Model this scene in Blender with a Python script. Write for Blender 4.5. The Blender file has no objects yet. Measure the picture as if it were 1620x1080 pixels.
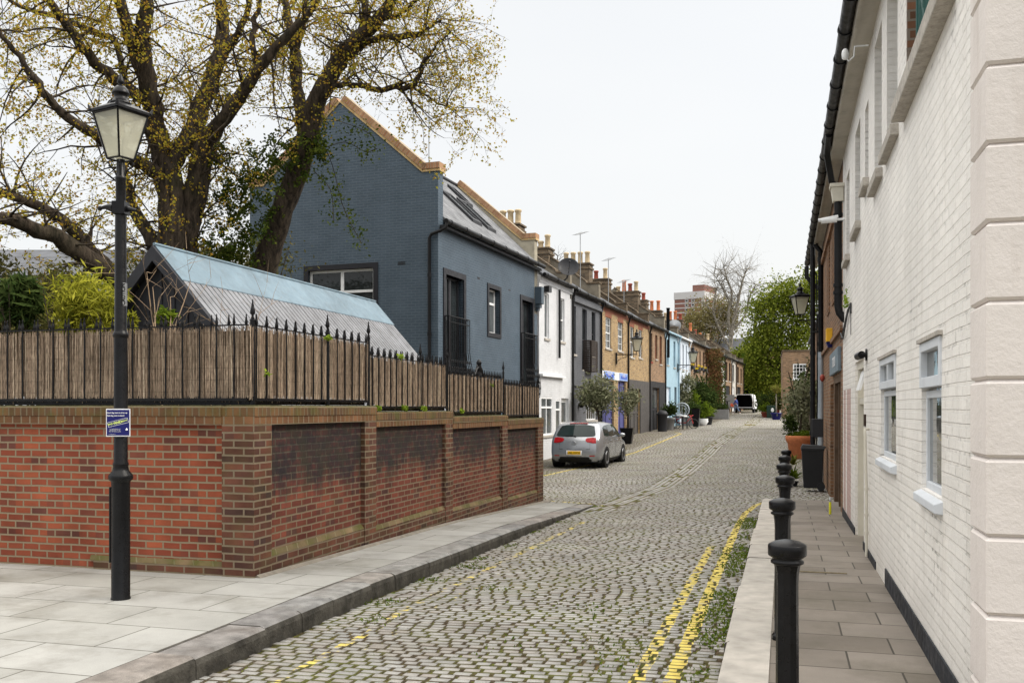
import bpy, math, random
import numpy as np
from mathutils import Vector, Matrix
R = math.radians
random.seed(7); RNG = np.random.default_rng(7)
scn = bpy.context.scene
C = scn.collection
# ---------------------------------------------------------------- camera, sky, sun, exposure
EYE = 1.67; FPX = 1500.0; HOR = 645.0; TH = math.atan(430/1500)
cd = bpy.data.cameras.new("camera"); cam = bpy.data.objects.new("camera", cd); C.objects.link(cam)
cam.location = (0, 0, EYE); cam.rotation_euler = (R(90), 0, TH)
cd.sensor_width = 36; cd.lens = 36*FPX/1620; cd.shift_y = (HOR-540)/1620
cd.clip_start = .05; cd.clip_end = 5000
scn.camera = cam
w = bpy.data.worlds.new("World"); scn.world = w; w.use_nodes = True
nt = w.node_tree; nt.nodes.clear()
def wn(t, **k):
    n = nt.nodes.new(t)
    for a, b in k.items(): setattr(n, a, b)
    return n
sky = wn('ShaderNodeTexSky', sky_type='NISHITA', sun_disc=False, sun_elevation=R(41), sun_rotation=R(81), air_density=1.5, dust_density=4)
bg1 = wn('ShaderNodeBackground'); bg1.inputs[1].default_value = .05
hs_ = wn('ShaderNodeHueSaturation'); hs_.inputs['Saturation'].default_value = .35; nt.links.new(sky.outputs[0], hs_.inputs['Color']); nt.links.new(hs_.outputs[0], bg1.inputs[0])
tc = wn('ShaderNodeTexCoord'); sx = wn('ShaderNodeSeparateXYZ'); nt.links.new(tc.outputs['Generated'], sx.inputs[0])
mr = wn('ShaderNodeMapRange', interpolation_type='SMOOTHSTEP'); nt.links.new(sx.outputs[2], mr.inputs[0])
mr.inputs[1].default_value = .40; mr.inputs[2].default_value = .72; mr.inputs[3].default_value = .67; mr.inputs[4].default_value = 2.4
mp = wn('ShaderNodeMapping'); mp.inputs['Scale'].default_value = (1.2, 1.2, 4); nt.links.new(tc.outputs['Generated'], mp.inputs[0])
nz = wn('ShaderNodeTexNoise'); nz.inputs['Scale'].default_value = 1.3; nz.inputs['Detail'].default_value = 4; nt.links.new(mp.outputs[0], nz.inputs[0])
cr = wn('ShaderNodeMix', data_type='RGBA'); nt.links.new(nz.outputs[0], cr.inputs[0])
cr.inputs[6].default_value = (.95, .975, 1.01, 1); cr.inputs[7].default_value = (1.09, 1.09, 1.08, 1)
mh = wn('ShaderNodeMapRange'); nt.links.new(sx.outputs[2], mh.inputs[0]); mh.inputs[1].default_value = .38; mh.inputs[2].default_value = .75
cw = wn('ShaderNodeMix', data_type='RGBA', blend_type='MULTIPLY'); nt.links.new(mh.outputs[0], cw.inputs[0]); nt.links.new(cr.outputs[2], cw.inputs[6]); cw.inputs[7].default_value = (1.03, .985, .91, 1)
bg2 = wn('ShaderNodeBackground'); nt.links.new(cw.outputs[2], bg2.inputs[0]); nt.links.new(mr.outputs[0], bg2.inputs[1])
ad = wn('ShaderNodeAddShader'); nt.links.new(bg1.outputs[0], ad.inputs[0]); nt.links.new(bg2.outputs[0], ad.inputs[1])
wo = wn('ShaderNodeOutputWorld'); nt.links.new(ad.outputs[0], wo.inputs[0])
sd = bpy.data.lights.new("sun", 'SUN'); sd.energy = 2.3; sd.angle = R(30); sd.color = (1, .93, .82)
so = bpy.data.objects.new("sun", sd); C.objects.link(so)
_d = Vector((.75, .12, .66)); so.rotation_euler = _d.to_track_quat('Z', 'Y').to_euler()
scn.view_settings.view_transform = 'Standard'; scn.view_settings.look = 'None'
scn.view_settings.exposure = 0.12; scn.view_settings.gamma = 1
scn.cycles.max_bounces = 6; scn.cycles.transparent_max_bounces = 12
# ---------------------------------------------------------------- photo geometry helpers
FW = Vector((-math.sin(TH), math.cos(TH), 0)); RT = Vector((math.cos(TH), math.sin(TH), 0))
def ptD(px, py, d):
    p = FW*d + RT*((px-810)/FPX*d); p.z = EYE+(HOR-py)/FPX*d; return p
def hit(px, P, D):
    """ray through column px against the vertical plane P + s*D -> (s, camera depth)"""
    e = FW + RT*((px-810)/FPX)
    det = e.x*(-D[1]) + D[0]*e.y
    d = (P[0]*(-D[1]) + D[0]*P[1])/det
    s = (e.x*P[1] - e.y*P[0])/det
    return -s if False else ((d*e.x-P[0])*D[0]+(d*e.y-P[1])*D[1]), d
def zat(py, d): return EYE+(HOR-py)/FPX*d
def onX(px, X): return hit(px, (X, 0), (0, 1))      # -> (Y, depth)
def onY(px, Y): return hit(px, (0, Y), (1, 0))      # -> (X, depth)
LY = [-30, 0, 8, 14, 20, 30, 38, 50, 65, 80, 100, 130, 4000]
LZ = [-.12, -.13, -.16, -.27, -.38, -.30, -.12, .30, .55, 1.05, 1.38, 1.6, 1.6]
RZ = [-.12, -.12, -.13, -.17, -.20, -.22, -.10, .30, .55, 1.05, 1.38, 1.6, 1.6]
def zr(x, y):
    t = np.clip((np.asarray(x)+3.8)/3.4, 0, 1)
    return np.interp(y, LY, LZ)*(1-t) + np.interp(y, LY, RZ)*t
def pl(y): return float(np.interp(y, [-30, 8, 14, 19, 20], [0, 0, -.13, -.33, -.37]))
def pr(y): return float(np.interp(y, [-30, 8, 14, 19.5], [0, 0, -.05, -.14]))
# ---------------------------------------------------------------- materials
class N:
    def __init__(s, name):
        s.m = bpy.data.materials.new(name); s.m.use_nodes = True; s.t = s.m.node_tree
        s.b = s.t.nodes['Principled BSDF']; s.o = s.t.nodes['Material Output']
        s.c = s.t.nodes.new('ShaderNodeTexCoord').outputs['Object']
    def n(s, typ, ins=None, **k):
        nd = s.t.nodes.new(typ)
        for a, b in k.items(): setattr(nd, a, b)
        if ins:
            for a, b in ins.items(): s.put(nd.inputs[a], b)
        return nd
    def put(s, sock, v):
        if isinstance(v, bpy.types.NodeSocket): s.t.links.new(v, sock)
        elif isinstance(v, tuple) and len(v) == 3 and sock.type == 'RGBA': sock.default_value = (*v, 1)
        else: sock.default_value = v
    def math(s, op, a, b=0., c=0., clamp=False):
        nd = s.n('ShaderNodeMath', {0: a, 1: b, 2: c}, operation=op); nd.use_clamp = clamp; return nd.outputs[0]
    def noise(s, scale, detail=3, vec=None, rough=.55):
        return s.n('ShaderNodeTexNoise', {'Vector': vec or s.c, 'Scale': scale, 'Detail': detail, 'Roughness': rough}).outputs[0]
    def rng(s, v, a, b, c=0., d=1.):
        return s.n('ShaderNodeMapRange', {0: v, 1: a, 2: b, 3: c, 4: d}).outputs[0]
    def mix(s, f, a, b, mode='MIX'):
        nd = s.n('ShaderNodeMix', data_type='RGBA', blend_type=mode)
        s.put(nd.inputs[0], f); s.put(nd.inputs[6], a); s.put(nd.inputs[7], b); return nd.outputs[2]
    def scale(s, col, f):
        v = s.n('ShaderNodeVectorMath', operation='SCALE'); s.put(v.inputs[0], col if not isinstance(col, tuple) else col); s.put(v.inputs['Scale'], f); return v.outputs[0]
    def xyz(s, v=None):
        return s.n('ShaderNodeSeparateXYZ', {0: v or s.c}).outputs
    def comb(s, x=0., y=0., z=0.):
        return s.n('ShaderNodeCombineXYZ', {0: x, 1: y, 2: z}).outputs[0]
    def bump(s, h, st=.5, dist=.02):
        s.put(s.b.inputs['Normal'], s.n('ShaderNodeBump', {'Height': h, 'Strength': st, 'Distance': dist}).outputs[0])
    def done(s, col=None, rough=.6, metal=0., spec=.22):
        if col is not None: s.put(s.b.inputs['Base Color'], col)
        s.put(s.b.inputs['Roughness'], rough); s.put(s.b.inputs['Metallic'], metal)
        if spec is not None: s.put(s.b.inputs['Specular IOR Level'], spec)
        return s.m
def pm(name, col, rough=.6, metal=0., var=.12, vs=3., bump=.0, bs=60., spec=None, grime=0.):
    spec = .22 if spec is None else spec
    k = N(name)
    f = k.rng(k.noise(vs, 5), .3, .7, 1-var, 1+var)
    c = k.scale(col, f)
    if grime: c = k.mix(k.math('MULTIPLY', k.rng(k.noise(vs*2.3, 6, rough=.7), .48, .75), grime, clamp=True), c, (.06, .05, .04))
    if bump: k.bump(k.noise(bs, 4), bump, .01)
    if rough > .1: rough = k.rng(k.noise(vs*2.7+3, 5, rough=.7), .35, .68, rough*.8, min(1., rough*1.35))
    return k.done(c, rough, metal, spec)
def brick(name, c1, c2, mort, w=.225, h=.075, ms=.011, bump=.6, axis='xy', off=.5, dark=None, rough=.85, painted=False, soot=None, moss=0., vary=.25, mfac=.22, streak=0.):
    k = N(name); x, y, z = k.xyz()
    u = {'xy': k.math('ADD', x, y), 'y': y, 'x': x}[axis]
    wob = k.math('MULTIPLY', k.math('SUBTRACT', k.noise(3., 2), .5), .012 if h < .2 else .01)
    v = k.math('ADD', z, wob)
    if axis == 'y': v = k.math('MULTIPLY', z, 1.4)
    vec = k.comb(u, v, 0.)
    br = k.n('ShaderNodeTexBrick', {'Vector': vec, 'Color1': (0., 0., 0.), 'Color2': (1., 1., 1.), 'Mortar': (.5, .5, .5), 'Scale': 1., 'Mortar Size': ms, 'Mortar Smooth': .25, 'Bias': 0., 'Brick Width': w, 'Row Height': h})
    br.offset = off
    n1 = k.noise(2.2, 5); n2 = k.noise(45., 3)
    if painted:
        col = k.mix(k.rng(n1, .3, .7), c1, c2)
        col = k.scale(col, k.rng(br.outputs[0], 0, 1, .955, 1.03)); col = k.scale(col, k.rng(k.noise(.7, 6, rough=.7), .32, .68, .88, 1.08))
        col = k.mix(k.math('MULTIPLY', br.outputs['Fac'], mfac), col, mort)
        crack = k.math('MULTIPLY', k.rng(br.outputs['Fac'], .5, 1.), k.math('MULTIPLY', k.rng(k.noise(1.3, 5, rough=.75), .50, .68), k.rng(k.noise(14., 3), .46, .6), clamp=True))
        col = k.mix(k.math('MULTIPLY', crack, .75, clamp=True), col, tuple(c_*.28 for c_ in mort))
    else:
        col = k.mix(br.outputs[0], c1, c2)
        if dark: 
            cell = k.n('ShaderNodeTexWhiteNoise', {'Vector': k.comb(k.math('FLOOR', k.math('DIVIDE', u, w)), k.math('FLOOR', k.math('DIVIDE', v, h)), 0.)}, noise_dimensions='3D').outputs[0]
            col = k.mix(k.rng(cell, .78, .95, 0., .8), col, dark)
        col = k.scale(col, k.rng(n1, .3, .7, 1-vary, 1+vary))
        col = k.mix(br.outputs['Fac'], col, mort)
    if soot:   # soot = (z where staining starts, z full, colour): an old stain running down from the coping
        st = k.noise(1.1, 5, k.n('ShaderNodeMapping', {'Vector': vec, 'Scale': (2.2, .45, 1)}).outputs[0], .7)
        m = k.math('MULTIPLY', k.rng(k.math('ADD', z, k.math('MULTIPLY', k.math('SUBTRACT', st, .5), 1.3)), soot[0], soot[1]), k.rng(k.noise(8, 3), .25, .55, .6, 1.))
        col = k.mix(k.math('MULTIPLY', m, .9), col, soot[2])
    if moss:
        col = k.mix(k.math('MULTIPLY', k.rng(k.noise(4., 6), .45, .7), moss, clamp=True), col, (.085, .085, .02))
    if streak:
        sn = k.noise(1., 6, k.comb(k.math('MULTIPLY', u, 5.), k.math('MULTIPLY', z, .5), 0.), .7)
        col = k.mix(k.math('MULTIPLY', k.rng(sn, .52, .74), streak, clamp=True), col, (.26, .20, .13))
        base_ = k.math('MULTIPLY', k.rng(k.math('ADD', z, k.math('MULTIPLY', sn, .9)), .95, .35), streak*1.3, clamp=True)
        col = k.mix(base_, col, (.22, .18, .12))
    hgt = k.math('ADD', k.math('MULTIPLY', k.math('SUBTRACT', 1., br.outputs['Fac']), 1.), k.math('MULTIPLY', n2, .35))
    k.bump(hgt, bump, .016 if painted else .009)
    return k.done(col, rough)
def slabs(name, c1, c2, joint, w, h, ms=.006, rough=.75, swap=False, spots=.0, grime=.5, bump=.25):
    k = N(name); x, y, z = k.xyz()
    vec = k.comb(y, x, 0.) if swap else k.comb(x, y, 0.)
    br = k.n('ShaderNodeTexBrick', {'Vector': vec, 'Color1': (0., 0., 0.), 'Color2': (1., 1., 1.), 'Mortar': (.5, .5, .5), 'Scale': 1., 'Mortar Size': ms, 'Mortar Smooth': .3, 'Bias': 0., 'Brick Width': w, 'Row Height': h})
    br.offset = .43
    col = k.mix(br.outputs[0], c1, c2)
    col = k.scale(col, k.rng(k.noise(1.7, 6, rough=.65), .3, .7, .86, 1.12))
    col = k.scale(col, k.rng(k.noise(120., 2), .3, .7, .93, 1.07))
    col = k.mix(k.math('MULTIPLY', k.rng(k.noise(.9, 6, rough=.7), .5, .72), grime, clamp=True), col, (.10, .088, .06))
    if spots: col = k.mix(k.rng(k.noise(22., 2), .72, .76, 0., spots), col, (.07, .06, .05))
    col = k.mix(br.outputs['Fac'], col, joint)
    k.bump(k.math('ADD', k.math('SUBTRACT', 1., br.outputs['Fac']), k.math('MULTIPLY', k.noise(60., 4), .3)), bump, .006)
    return k.done(col, rough)
def leafmat(name, cols, trans=.35):
    k = N(name)
    ri = k.n('ShaderNodeNewGeometry').outputs['Random Per Island']
    cr = k.n('ShaderNodeValToRGB', {0: ri}); e = cr.color_ramp.elements
    while len(e) < len(cols): e.new(.5)
    for i, c in enumerate(cols): e[i].position = i/(len(cols)-1); e[i].color = (*c, 1)
    d = k.n('ShaderNodeBsdfDiffuse', {0: cr.outputs[0]}); t = k.n('ShaderNodeBsdfTranslucent', {0: cr.outputs[0]})
    mx = k.n('ShaderNodeMixShader', {0: trans, 1: d.outputs[0], 2: t.outputs[0]})
    k.t.links.new(mx.outputs[0], k.o.inputs[0]); return k.m
def island(name, cols, rough=.8, bump=.3, bs=60., nvar=.2, ns=6., streak=0.):
    k = N(name); ri = k.n('ShaderNodeNewGeometry').outputs['Random Per Island']
    cr = k.n('ShaderNodeValToRGB', {0: ri}); e = cr.color_ramp.elements
    while len(e) < len(cols): e.new(.5)
    for i, c in enumerate(cols): e[i].position = i/(len(cols)-1); e[i].color = (*c, 1)
    c = k.scale(cr.outputs[0], k.rng(k.noise(ns, 5), .3, .7, 1-nvar, 1+nvar))
    if streak: c = k.scale(c, k.rng(k.noise(1., 3, k.n('ShaderNodeMapping', {'Vector': k.c, 'Scale': (150., 150., 16.)}).outputs[0]), .32, .68, 1-streak, 1+streak)); c = k.mix(k.rng(k.noise(2.5, 5), .5, .7, 0, .5), c, (.07, .05, .035))
    k.bump(k.noise(bs, 4), bump, .006); return k.done(c, rough)
M = {}
M['black'] = pm('black_paint', (.006, .006, .007), .3, bump=.12, bs=35, var=.3, vs=6)
M['pipe'] = pm('pipe_black', (.009, .009, .010), .4, bump=.1, bs=30, var=.4)
M['glass'] = pm('window_glass', (.02, .024, .026), .04, spec=.4, var=.5, vs=1.5)
M['glassl'] = pm('pale_glass', (.09, .10, .105), .06, spec=.5, var=.4, vs=2)
M['white'] = pm('white_paint', (.76, .77, .78), .5, var=.05, grime=.05)
M['whiteold'] = pm('worn_white_paint', (.60, .63, .67), .55, var=.04, vs=1.2, grime=.15)
M['cream'] = pm('cream_paint', (.60, .57, .49), .6, var=.07, grime=.12)
M['stone'] = pm('sill_stone', (.42, .39, .35), .85, var=.18, vs=14, bump=.5, bs=40, grime=.45)
M['dgrey'] = pm('charcoal_paint', (.03, .031, .035), .5, var=.12)
M['blackp'] = pm('near_black_frame', (.02, .02, .024), .45)
M['steel'] = pm('steel', (.35, .36, .37), .35, .8)
M['alu'] = pm('galvanised', (.42, .47, .52), .45, .4)
M['terra'] = pm('terracotta', (.50, .17, .075), .8, var=.18, vs=8, grime=.12)
M['terrad'] = pm('dark_red_pot', (.25, .06, .04), .8, var=.2, vs=8)
M['creampot'] = pm('buff_pot', (.48, .38, .24), .85, var=.2, vs=8, grime=.2)
M['slate'] = brick('roof_slate', (.085, .09, .10), (.12, .125, .14), (.03, .03, .03), .25, .18, .006, .4, 'y')
M['slate2'] = brick('roof_slate_light', (.135, .14, .15), (.185, .19, .20), (.05, .05, .055), .3, .16, .005, .5, 'y')
M['lead'] = pm('lead', (.22, .23, .25), .5, .3)
M['bark'] = None
def bark(name, col, sc=9.):
    k = N(name); v = k.n('ShaderNodeMapping', {'Vector': k.c, 'Scale': (1, 1, .22)}).outputs[0]
    n = k.noise(sc, 6, v, .7); m = k.noise(1.3, 3)
    c = k.mix(k.rng(n, .38, .64), tuple(a*.35 for a in col), tuple(a*1.9 for a in col))
    c = k.mix(k.rng(m, .52, .7, 0., .35), c, (.035, .036, .016)); k.bump(n, 1., .05); return k.done(c, .95)
M['bark'] = bark('tree_bark', (.042, .032, .023), 11.)
M['barkl'] = bark('pale_bark', (.20, .18, .15))
M['soil'] = pm('soil', (.03, .022, .015), .95, bump=1, bs=30)
# ---------------------------------------------------------------- mesh builder
class MB:
    def __init__(s): s.v = []; s.f = []; s.mi = []; s.sm = []
    def add(s, vs, fs, mi=0, sm=False):
        o = len(s.v); s.v += [tuple(v) for v in vs]
        for f in fs: s.f.append(tuple(i+o for i in f)); s.mi.append(mi); s.sm.append(sm)
        return s
    def box(s, x0, x1, y0, y1, z0, z1, mi=0):
        return s.add([(x0,y0,z0),(x1,y0,z0),(x1,y1,z0),(x0,y1,z0),(x0,y0,z1),(x1,y0,z1),(x1,y1,z1),(x0,y1,z1)],
            [(0,3,2,1),(4,5,6,7),(0,1,5,4),(1,2,6,5),(2,3,7,6),(3,0,4,7)], mi)
    def hexa(s, p, mi=0):     # 8 points, same order as box
        return s.add(p, [(0,3,2,1),(4,5,6,7),(0,1,5,4),(1,2,6,5),(2,3,7,6),(3,0,4,7)], mi)
    def cham(s, x0, x1, y0, y1, z0, z1, c, mi=0):   # box with chamfered top
        return s.add([(x0,y0,z0),(x1,y0,z0),(x1,y1,z0),(x0,y1,z0),(x0,y0,z1-c),(x1,y0,z1-c),(x1,y1,z1-c),(x0,y1,z1-c),
            (x0+c,y0+c,z1),(x1-c,y0+c,z1),(x1-c,y1-c,z1),(x0+c,y1-c,z1)],
            [(0,3,2,1),(0,1,5,4),(1,2,6,5),(2,3,7,6),(3,0,4,7),(4,5,9,8),(5,6,10,9),(6,7,11,10),(7,4,8,11),(8,9,10,11)], mi)
    def quad(s, a, b, c, d, mi=0): return s.add([a, b, c, d], [(0, 1, 2, 3)], mi)
    def poly(s, pts, mi=0): return s.add(pts, [tuple(range(len(pts)))], mi)
    def lathe(s, prof, n=16, c=(0, 0, 0), mi=0, sm=True, rot=0., cap=True):
        vs = []; fs = []
        for r, z in prof:
            for i in range(n):
                a = rot+2*math.pi*i/n; vs.append((c[0]+r*math.cos(a), c[1]+r*math.sin(a), c[2]+z))
        for j in range(len(prof)-1):
            for i in range(n):
                k = (i+1) % n; fs.append((j*n+i, j*n+k, (j+1)*n+k, (j+1)*n+i))
        s.add(vs, fs, mi, sm)
        if cap:
            m = len(prof)
            s.add(vs[:n], [tuple(reversed(range(n)))], mi); s.add(vs[(m-1)*n:], [tuple(range(n))], mi)
        return s
    def tube(s, pts, rad, n=6, mi=0, sm=True, cap=True):
        pts = [Vector(p) for p in pts]
        if not isinstance(rad, (list, tuple)): rad = [rad]*len(pts)
        vs = []; fs = []; up = None
        for i, p in enumerate(pts):
            t = (pts[min(i+1, len(pts)-1)]-pts[max(i-1, 0)])
            if t.length < 1e-9: t = Vector((0, 0, 1))
            t.normalize()
            if up is None:
                up = Vector((0, 0, 1)) if abs(t.z) < .9 else Vector((1, 0, 0))
            a = t.cross(up)
            if a.length < 1e-4: a = t.cross(Vector((.3, 1, .2)))
            a.normalize(); b = a.cross(t).normalized(); up = b
            for k in range(n):
                an = 2*math.pi*k/n; vs.append(p+(a*math.cos(an)+b*math.sin(an))*rad[i])
        for j in range(len(pts)-1):
            for i in range(n):
                k = (i+1) % n; fs.append((j*n+i, j*n+k, (j+1)*n+k, (j+1)*n+i))
        s.add(vs, fs, mi, sm)
        if cap: s.add(vs[:n], [tuple(range(n))], mi); s.add(vs[-n:], [tuple(range(n))], mi)
        return s
    def prism(s, poly, ext, f, mi=0):   # poly of (a,b), extruded over ext=(n0,n1); f(a,b,n)->xyz
        n = len(poly); vs = [f(a, b, ext[0]) for a, b in poly]+[f(a, b, ext[1]) for a, b in poly]
        fs = [tuple(range(n)), tuple(range(2*n-1, n-1, -1))]+[(i, (i+1) % n, n+(i+1) % n, n+i) for i in range(n)]
        return s.add(vs, fs, mi)
    def ball(s, c, r, n=10, m=6, mi=0):
        if not isinstance(r, (tuple, list)): r = (r, r, r)
        vs = [(c[0], c[1], c[2]-r[2])]; fs = []
        for j in range(1, m):
            t = -math.pi/2+math.pi*j/m
            for i in range(n):
                a = 2*math.pi*i/n; vs.append((c[0]+r[0]*math.cos(t)*math.cos(a), c[1]+r[1]*math.cos(t)*math.sin(a), c[2]+r[2]*math.sin(t)))
        vs.append((c[0], c[1], c[2]+r[2])); L = len(vs)-1
        for i in range(n):
            k = (i+1) % n; fs.append((0, 1+k, 1+i)); fs.append((L, L-n+i, L-n+k))
            for j in range(m-2): fs.append((1+j*n+i, 1+j*n+k, 1+(j+1)*n+k, 1+(j+1)*n+i))
        return s.add(vs, fs, mi, True)
    def mesh(s, name, mats):
        me = bpy.data.meshes.new(name); me.from_pydata(s.v, [], s.f)
        if not isinstance(mats, (list, tuple)): mats = [mats]
        for m in mats: me.materials.append(M[m] if isinstance(m, str) else m)
        me.polygons.foreach_set('material_index', s.mi); me.polygons.foreach_set('use_smooth', s.sm); me.update(); return me
    def build(s, name, mats, parent=None, bevel=0.):
        o = bpy.data.objects.new(name, s.mesh(name, mats)); C.objects.link(o)
        if parent: o.parent = parent
        if bevel:
            b = o.modifiers.new('bevel', 'BEVEL'); b.width = bevel; b.segments = 2; b.limit_method = 'ANGLE'; b.angle_limit = R(40)
        return o
def tag(o, label, cat, group=None):
    o['label'] = label; o['category'] = cat
    if group: o['group'] = group
    return o
def T(name, label, cat, loc=(0, 0, 0), rz=0., group=None):
    o = bpy.data.objects.new(name, None); C.objects.link(o); o.location = loc; o.rotation_euler = (0, 0, rz); o.empty_display_size = .2
    return tag(o, label, cat, group)
def struct(o): o['kind'] = 'structure'; return o
def stuff(o): o['kind'] = 'stuff'; return o
def copytree(o, parent=None):
    c = o.copy(); C.objects.link(c)
    if parent: c.parent = parent
    for ch in list(o.children): copytree(ch, c)
    return c
def text(body, size, mat, parent, mtx, name='lettering', align='CENTER', bold=0.):
    cu = bpy.data.curves.new(name, 'FONT'); cu.body = body; cu.size = size; cu.align_x = align; cu.align_y = 'CENTER'; cu.extrude = .0008; cu.offset = bold
    tmp = bpy.data.objects.new('tmp', cu); C.objects.link(tmp); bpy.context.view_layer.update()
    me = bpy.data.meshes.new_from_object(tmp.evaluated_get(bpy.context.evaluated_depsgraph_get())); me.name = name
    bpy.data.objects.remove(tmp); me.materials.clear(); me.materials.append(M[mat] if isinstance(mat, str) else mat)
    me.transform(mtx)
    o = bpy.data.objects.new(name, me); C.objects.link(o); o.parent = parent; return o
def leaves(name, P, size, mat, parent=None, asp=1.6, flat=0.):
    P = np.asarray(P, dtype=float); n = len(P)
    a = RNG.normal(size=(n, 3)); a[:, 2] *= (1-flat); a /= np.linalg.norm(a, axis=1)[:, None]
    b = np.cross(a, RNG.normal(size=(n, 3))); b /= np.linalg.norm(b, axis=1)[:, None]
    sz = (size*RNG.uniform(.6, 1.3, n))[:, None]
    a = a*sz*asp*.5; b = b*sz*.5
    V = np.stack([P-a, P-b*.9+a*.1, P+a, P+b*.9+a*.1], 1).reshape(-1, 3)
    me = bpy.data.meshes.new(name); me.vertices.add(4*n); me.vertices.foreach_set('co', V.ravel())
    me.loops.add(4*n); me.loops.foreach_set('vertex_index', np.arange(4*n, dtype=np.int32))
    me.polygons.add(n); me.polygons.foreach_set('loop_start', np.arange(0, 4*n, 4, dtype=np.int32)); me.polygons.foreach_set('loop_total', np.full(n, 4, dtype=np.int32))
    me.update(calc_edges=True); me.materials.append(M[mat] if isinstance(mat, str) else mat)
    o = bpy.data.objects.new(name, me); C.objects.link(o)
    if parent: o.parent = parent
    return o
# wall plane mappers: (a along the wall, z, n outward) -> local xyz
fE = lambda x0: (lambda a, z, n: (x0+n, a, z))       # faces +X
fW = lambda x0: (lambda a, z, n: (x0-n, a, z))       # faces -X
fS = lambda y0: (lambda a, z, n: (a, y0-n, z))       # faces -Y
def wallface(mb, f, a0, a1, z0, z1, holes=(), rec=.12, mi=0, rmi=None, top=None):
    A = sorted({a0, a1, *[h[0] for h in holes], *[h[1] for h in holes]}); Z = sorted({z0, z1, *[h[2] for h in holes], *[h[3] for h in holes]})
    for i in range(len(A)-1):
        for j in range(len(Z)-1):
            ca = (A[i]+A[i+1])/2; cz = (Z[j]+Z[j+1])/2
            if any(h[0] < ca < h[1] and h[2] < cz < h[3] for h in holes): continue
            mb.quad(f(A[i], Z[j], 0), f(A[i+1], Z[j], 0), f(A[i+1], Z[j+1], 0), f(A[i], Z[j+1], 0), mi)
    rm = mi if rmi is None else rmi
    for h in holes:
        a, b, c, d = h[:4]
        for p, q in (((a, c), (b, c)), ((b, c), (b, d)), ((b, d), (a, d)), ((a, d), (a, c))):
            mb.quad(f(p[0], p[1], 0), f(q[0], q[1], 0), f(q[0], q[1], -rec), f(p[0], p[1], -rec), rm)
    return mb
def fbox(mb, f, a0, a1, z0, z1, n0, n1, mi=0):
    return mb.hexa([f(a0, z0, n0), f(a1, z0, n0), f(a1, z0, n1), f(a0, z0, n1), f(a0, z1, n0), f(a1, z1, n0), f(a1, z1, n1), f(a0, z1, n1)], mi)
def window(parent, f, a0, a1, z0, z1, rec=.10, fr=.05, nx=1, nz=2, mat='white', glass='glass', sill=None, name='window', bar=.022, transom=None, sillmat='stone'):
    mb = MB(); n0, n1 = -rec, -rec+.05
    fbox(mb, f, a0, a0+fr, z0, z1, n0, n1); fbox(mb, f, a1-fr, a1, z0, z1, n0, n1)
    fbox(mb, f, a0+fr, a1-fr, z0, z0+fr, n0, n1); fbox(mb, f, a0+fr, a1-fr, z1-fr, z1, n0, n1)
    if transom: fbox(mb, f, a0+fr, a1-fr, transom-.035, transom+.035, n0, n1)
    elif nz >= 2 and nz % 2 == 0: zm = (z0+z1)/2; fbox(mb, f, a0+fr, a1-fr, zm-.025, zm+.025, n0, n1)
    for i in range(1, nx):
        a = a0+(a1-a0)*i/nx; fbox(mb, f, a-bar/2, a+bar/2, z0+fr, z1-fr, n0+.01, n1-.01)
    for j in range(1, nz):
        z = z0+(z1-z0)*j/nz; fbox(mb, f, a0+fr, a1-fr, z-bar/2, z+bar/2, n0+.013, n1-.013)
    o = mb.build(name, mat, parent)
    MB().quad(f(a0, z0, n0+.02), f(a1, z0, n0+.02), f(a1, z1, n0+.02), f(a0, z1, n0+.02)).build('pane', glass, o)
    if sill: fbox(MB(), f, a0-.05, a1+.05, z0-.09, z0-.003, -rec+.052, sill).build('sill', sillmat, o, bevel=.006)
    return o
def bspl(pts, k=4):
    """Catmull-Rom through rows of numbers"""
    P = [np.array(p, dtype=float) for p in pts]; P = [2*P[0]-P[1]]+P+[2*P[-1]-P[-2]]; out = []
    for i in range(1, len(P)-2):
        for j in range(k):
            t = j/k; out.append(.5*((2*P[i])+(-P[i-1]+P[i+1])*t+(2*P[i-1]-5*P[i]+4*P[i+1]-P[i+2])*t*t+(-P[i-1]+3*P[i]-3*P[i+1]+P[i+2])*t**3))
    out.append(P[-2]); return out
# ---------------------------------------------------------------- the setting: ground, setts, pavements, kerbs
RA = R(3.3); RD = (math.sin(RA), math.cos(RA)); RO = (-8.95, 24.0)      # the terrace line on the left of the mews
def rowx(y): return RO[0]+(y-RO[1])*math.tan(RA)
def xc(y): return float(np.interp(y, [17, 19, 24, 42, 60, 80, 100], [-3.62, -3.5, -2.95, -2.9, -2.3, -1.8, -1.6]))
mb = MB()
ys = [-60, -30, 0, 4, 8, 11, 14, 17, 20, 25, 30, 34, 38, 44, 50, 58, 65, 72, 80, 90, 100, 115, 130, 300, 900, 3000]
xs = [-2500, -400, -60, -20, -9, -6, -3.8, -2, -.4, 2, 8, 60, 400, 2500]
vs = [(x, y, float(zr(x, y))-.10) for y in ys for x in xs]; n = len(xs)
mb.add(vs, [(j*n+i, j*n+i+1, (j+1)*n+i+1, (j+1)*n+i) for j in range(len(ys)-1) for i in range(n-1)])
M['earth'] = pm('garden_earth', (.05, .045, .03), .95, var=.3)
struct(mb.build('ground', 'earth'))
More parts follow.
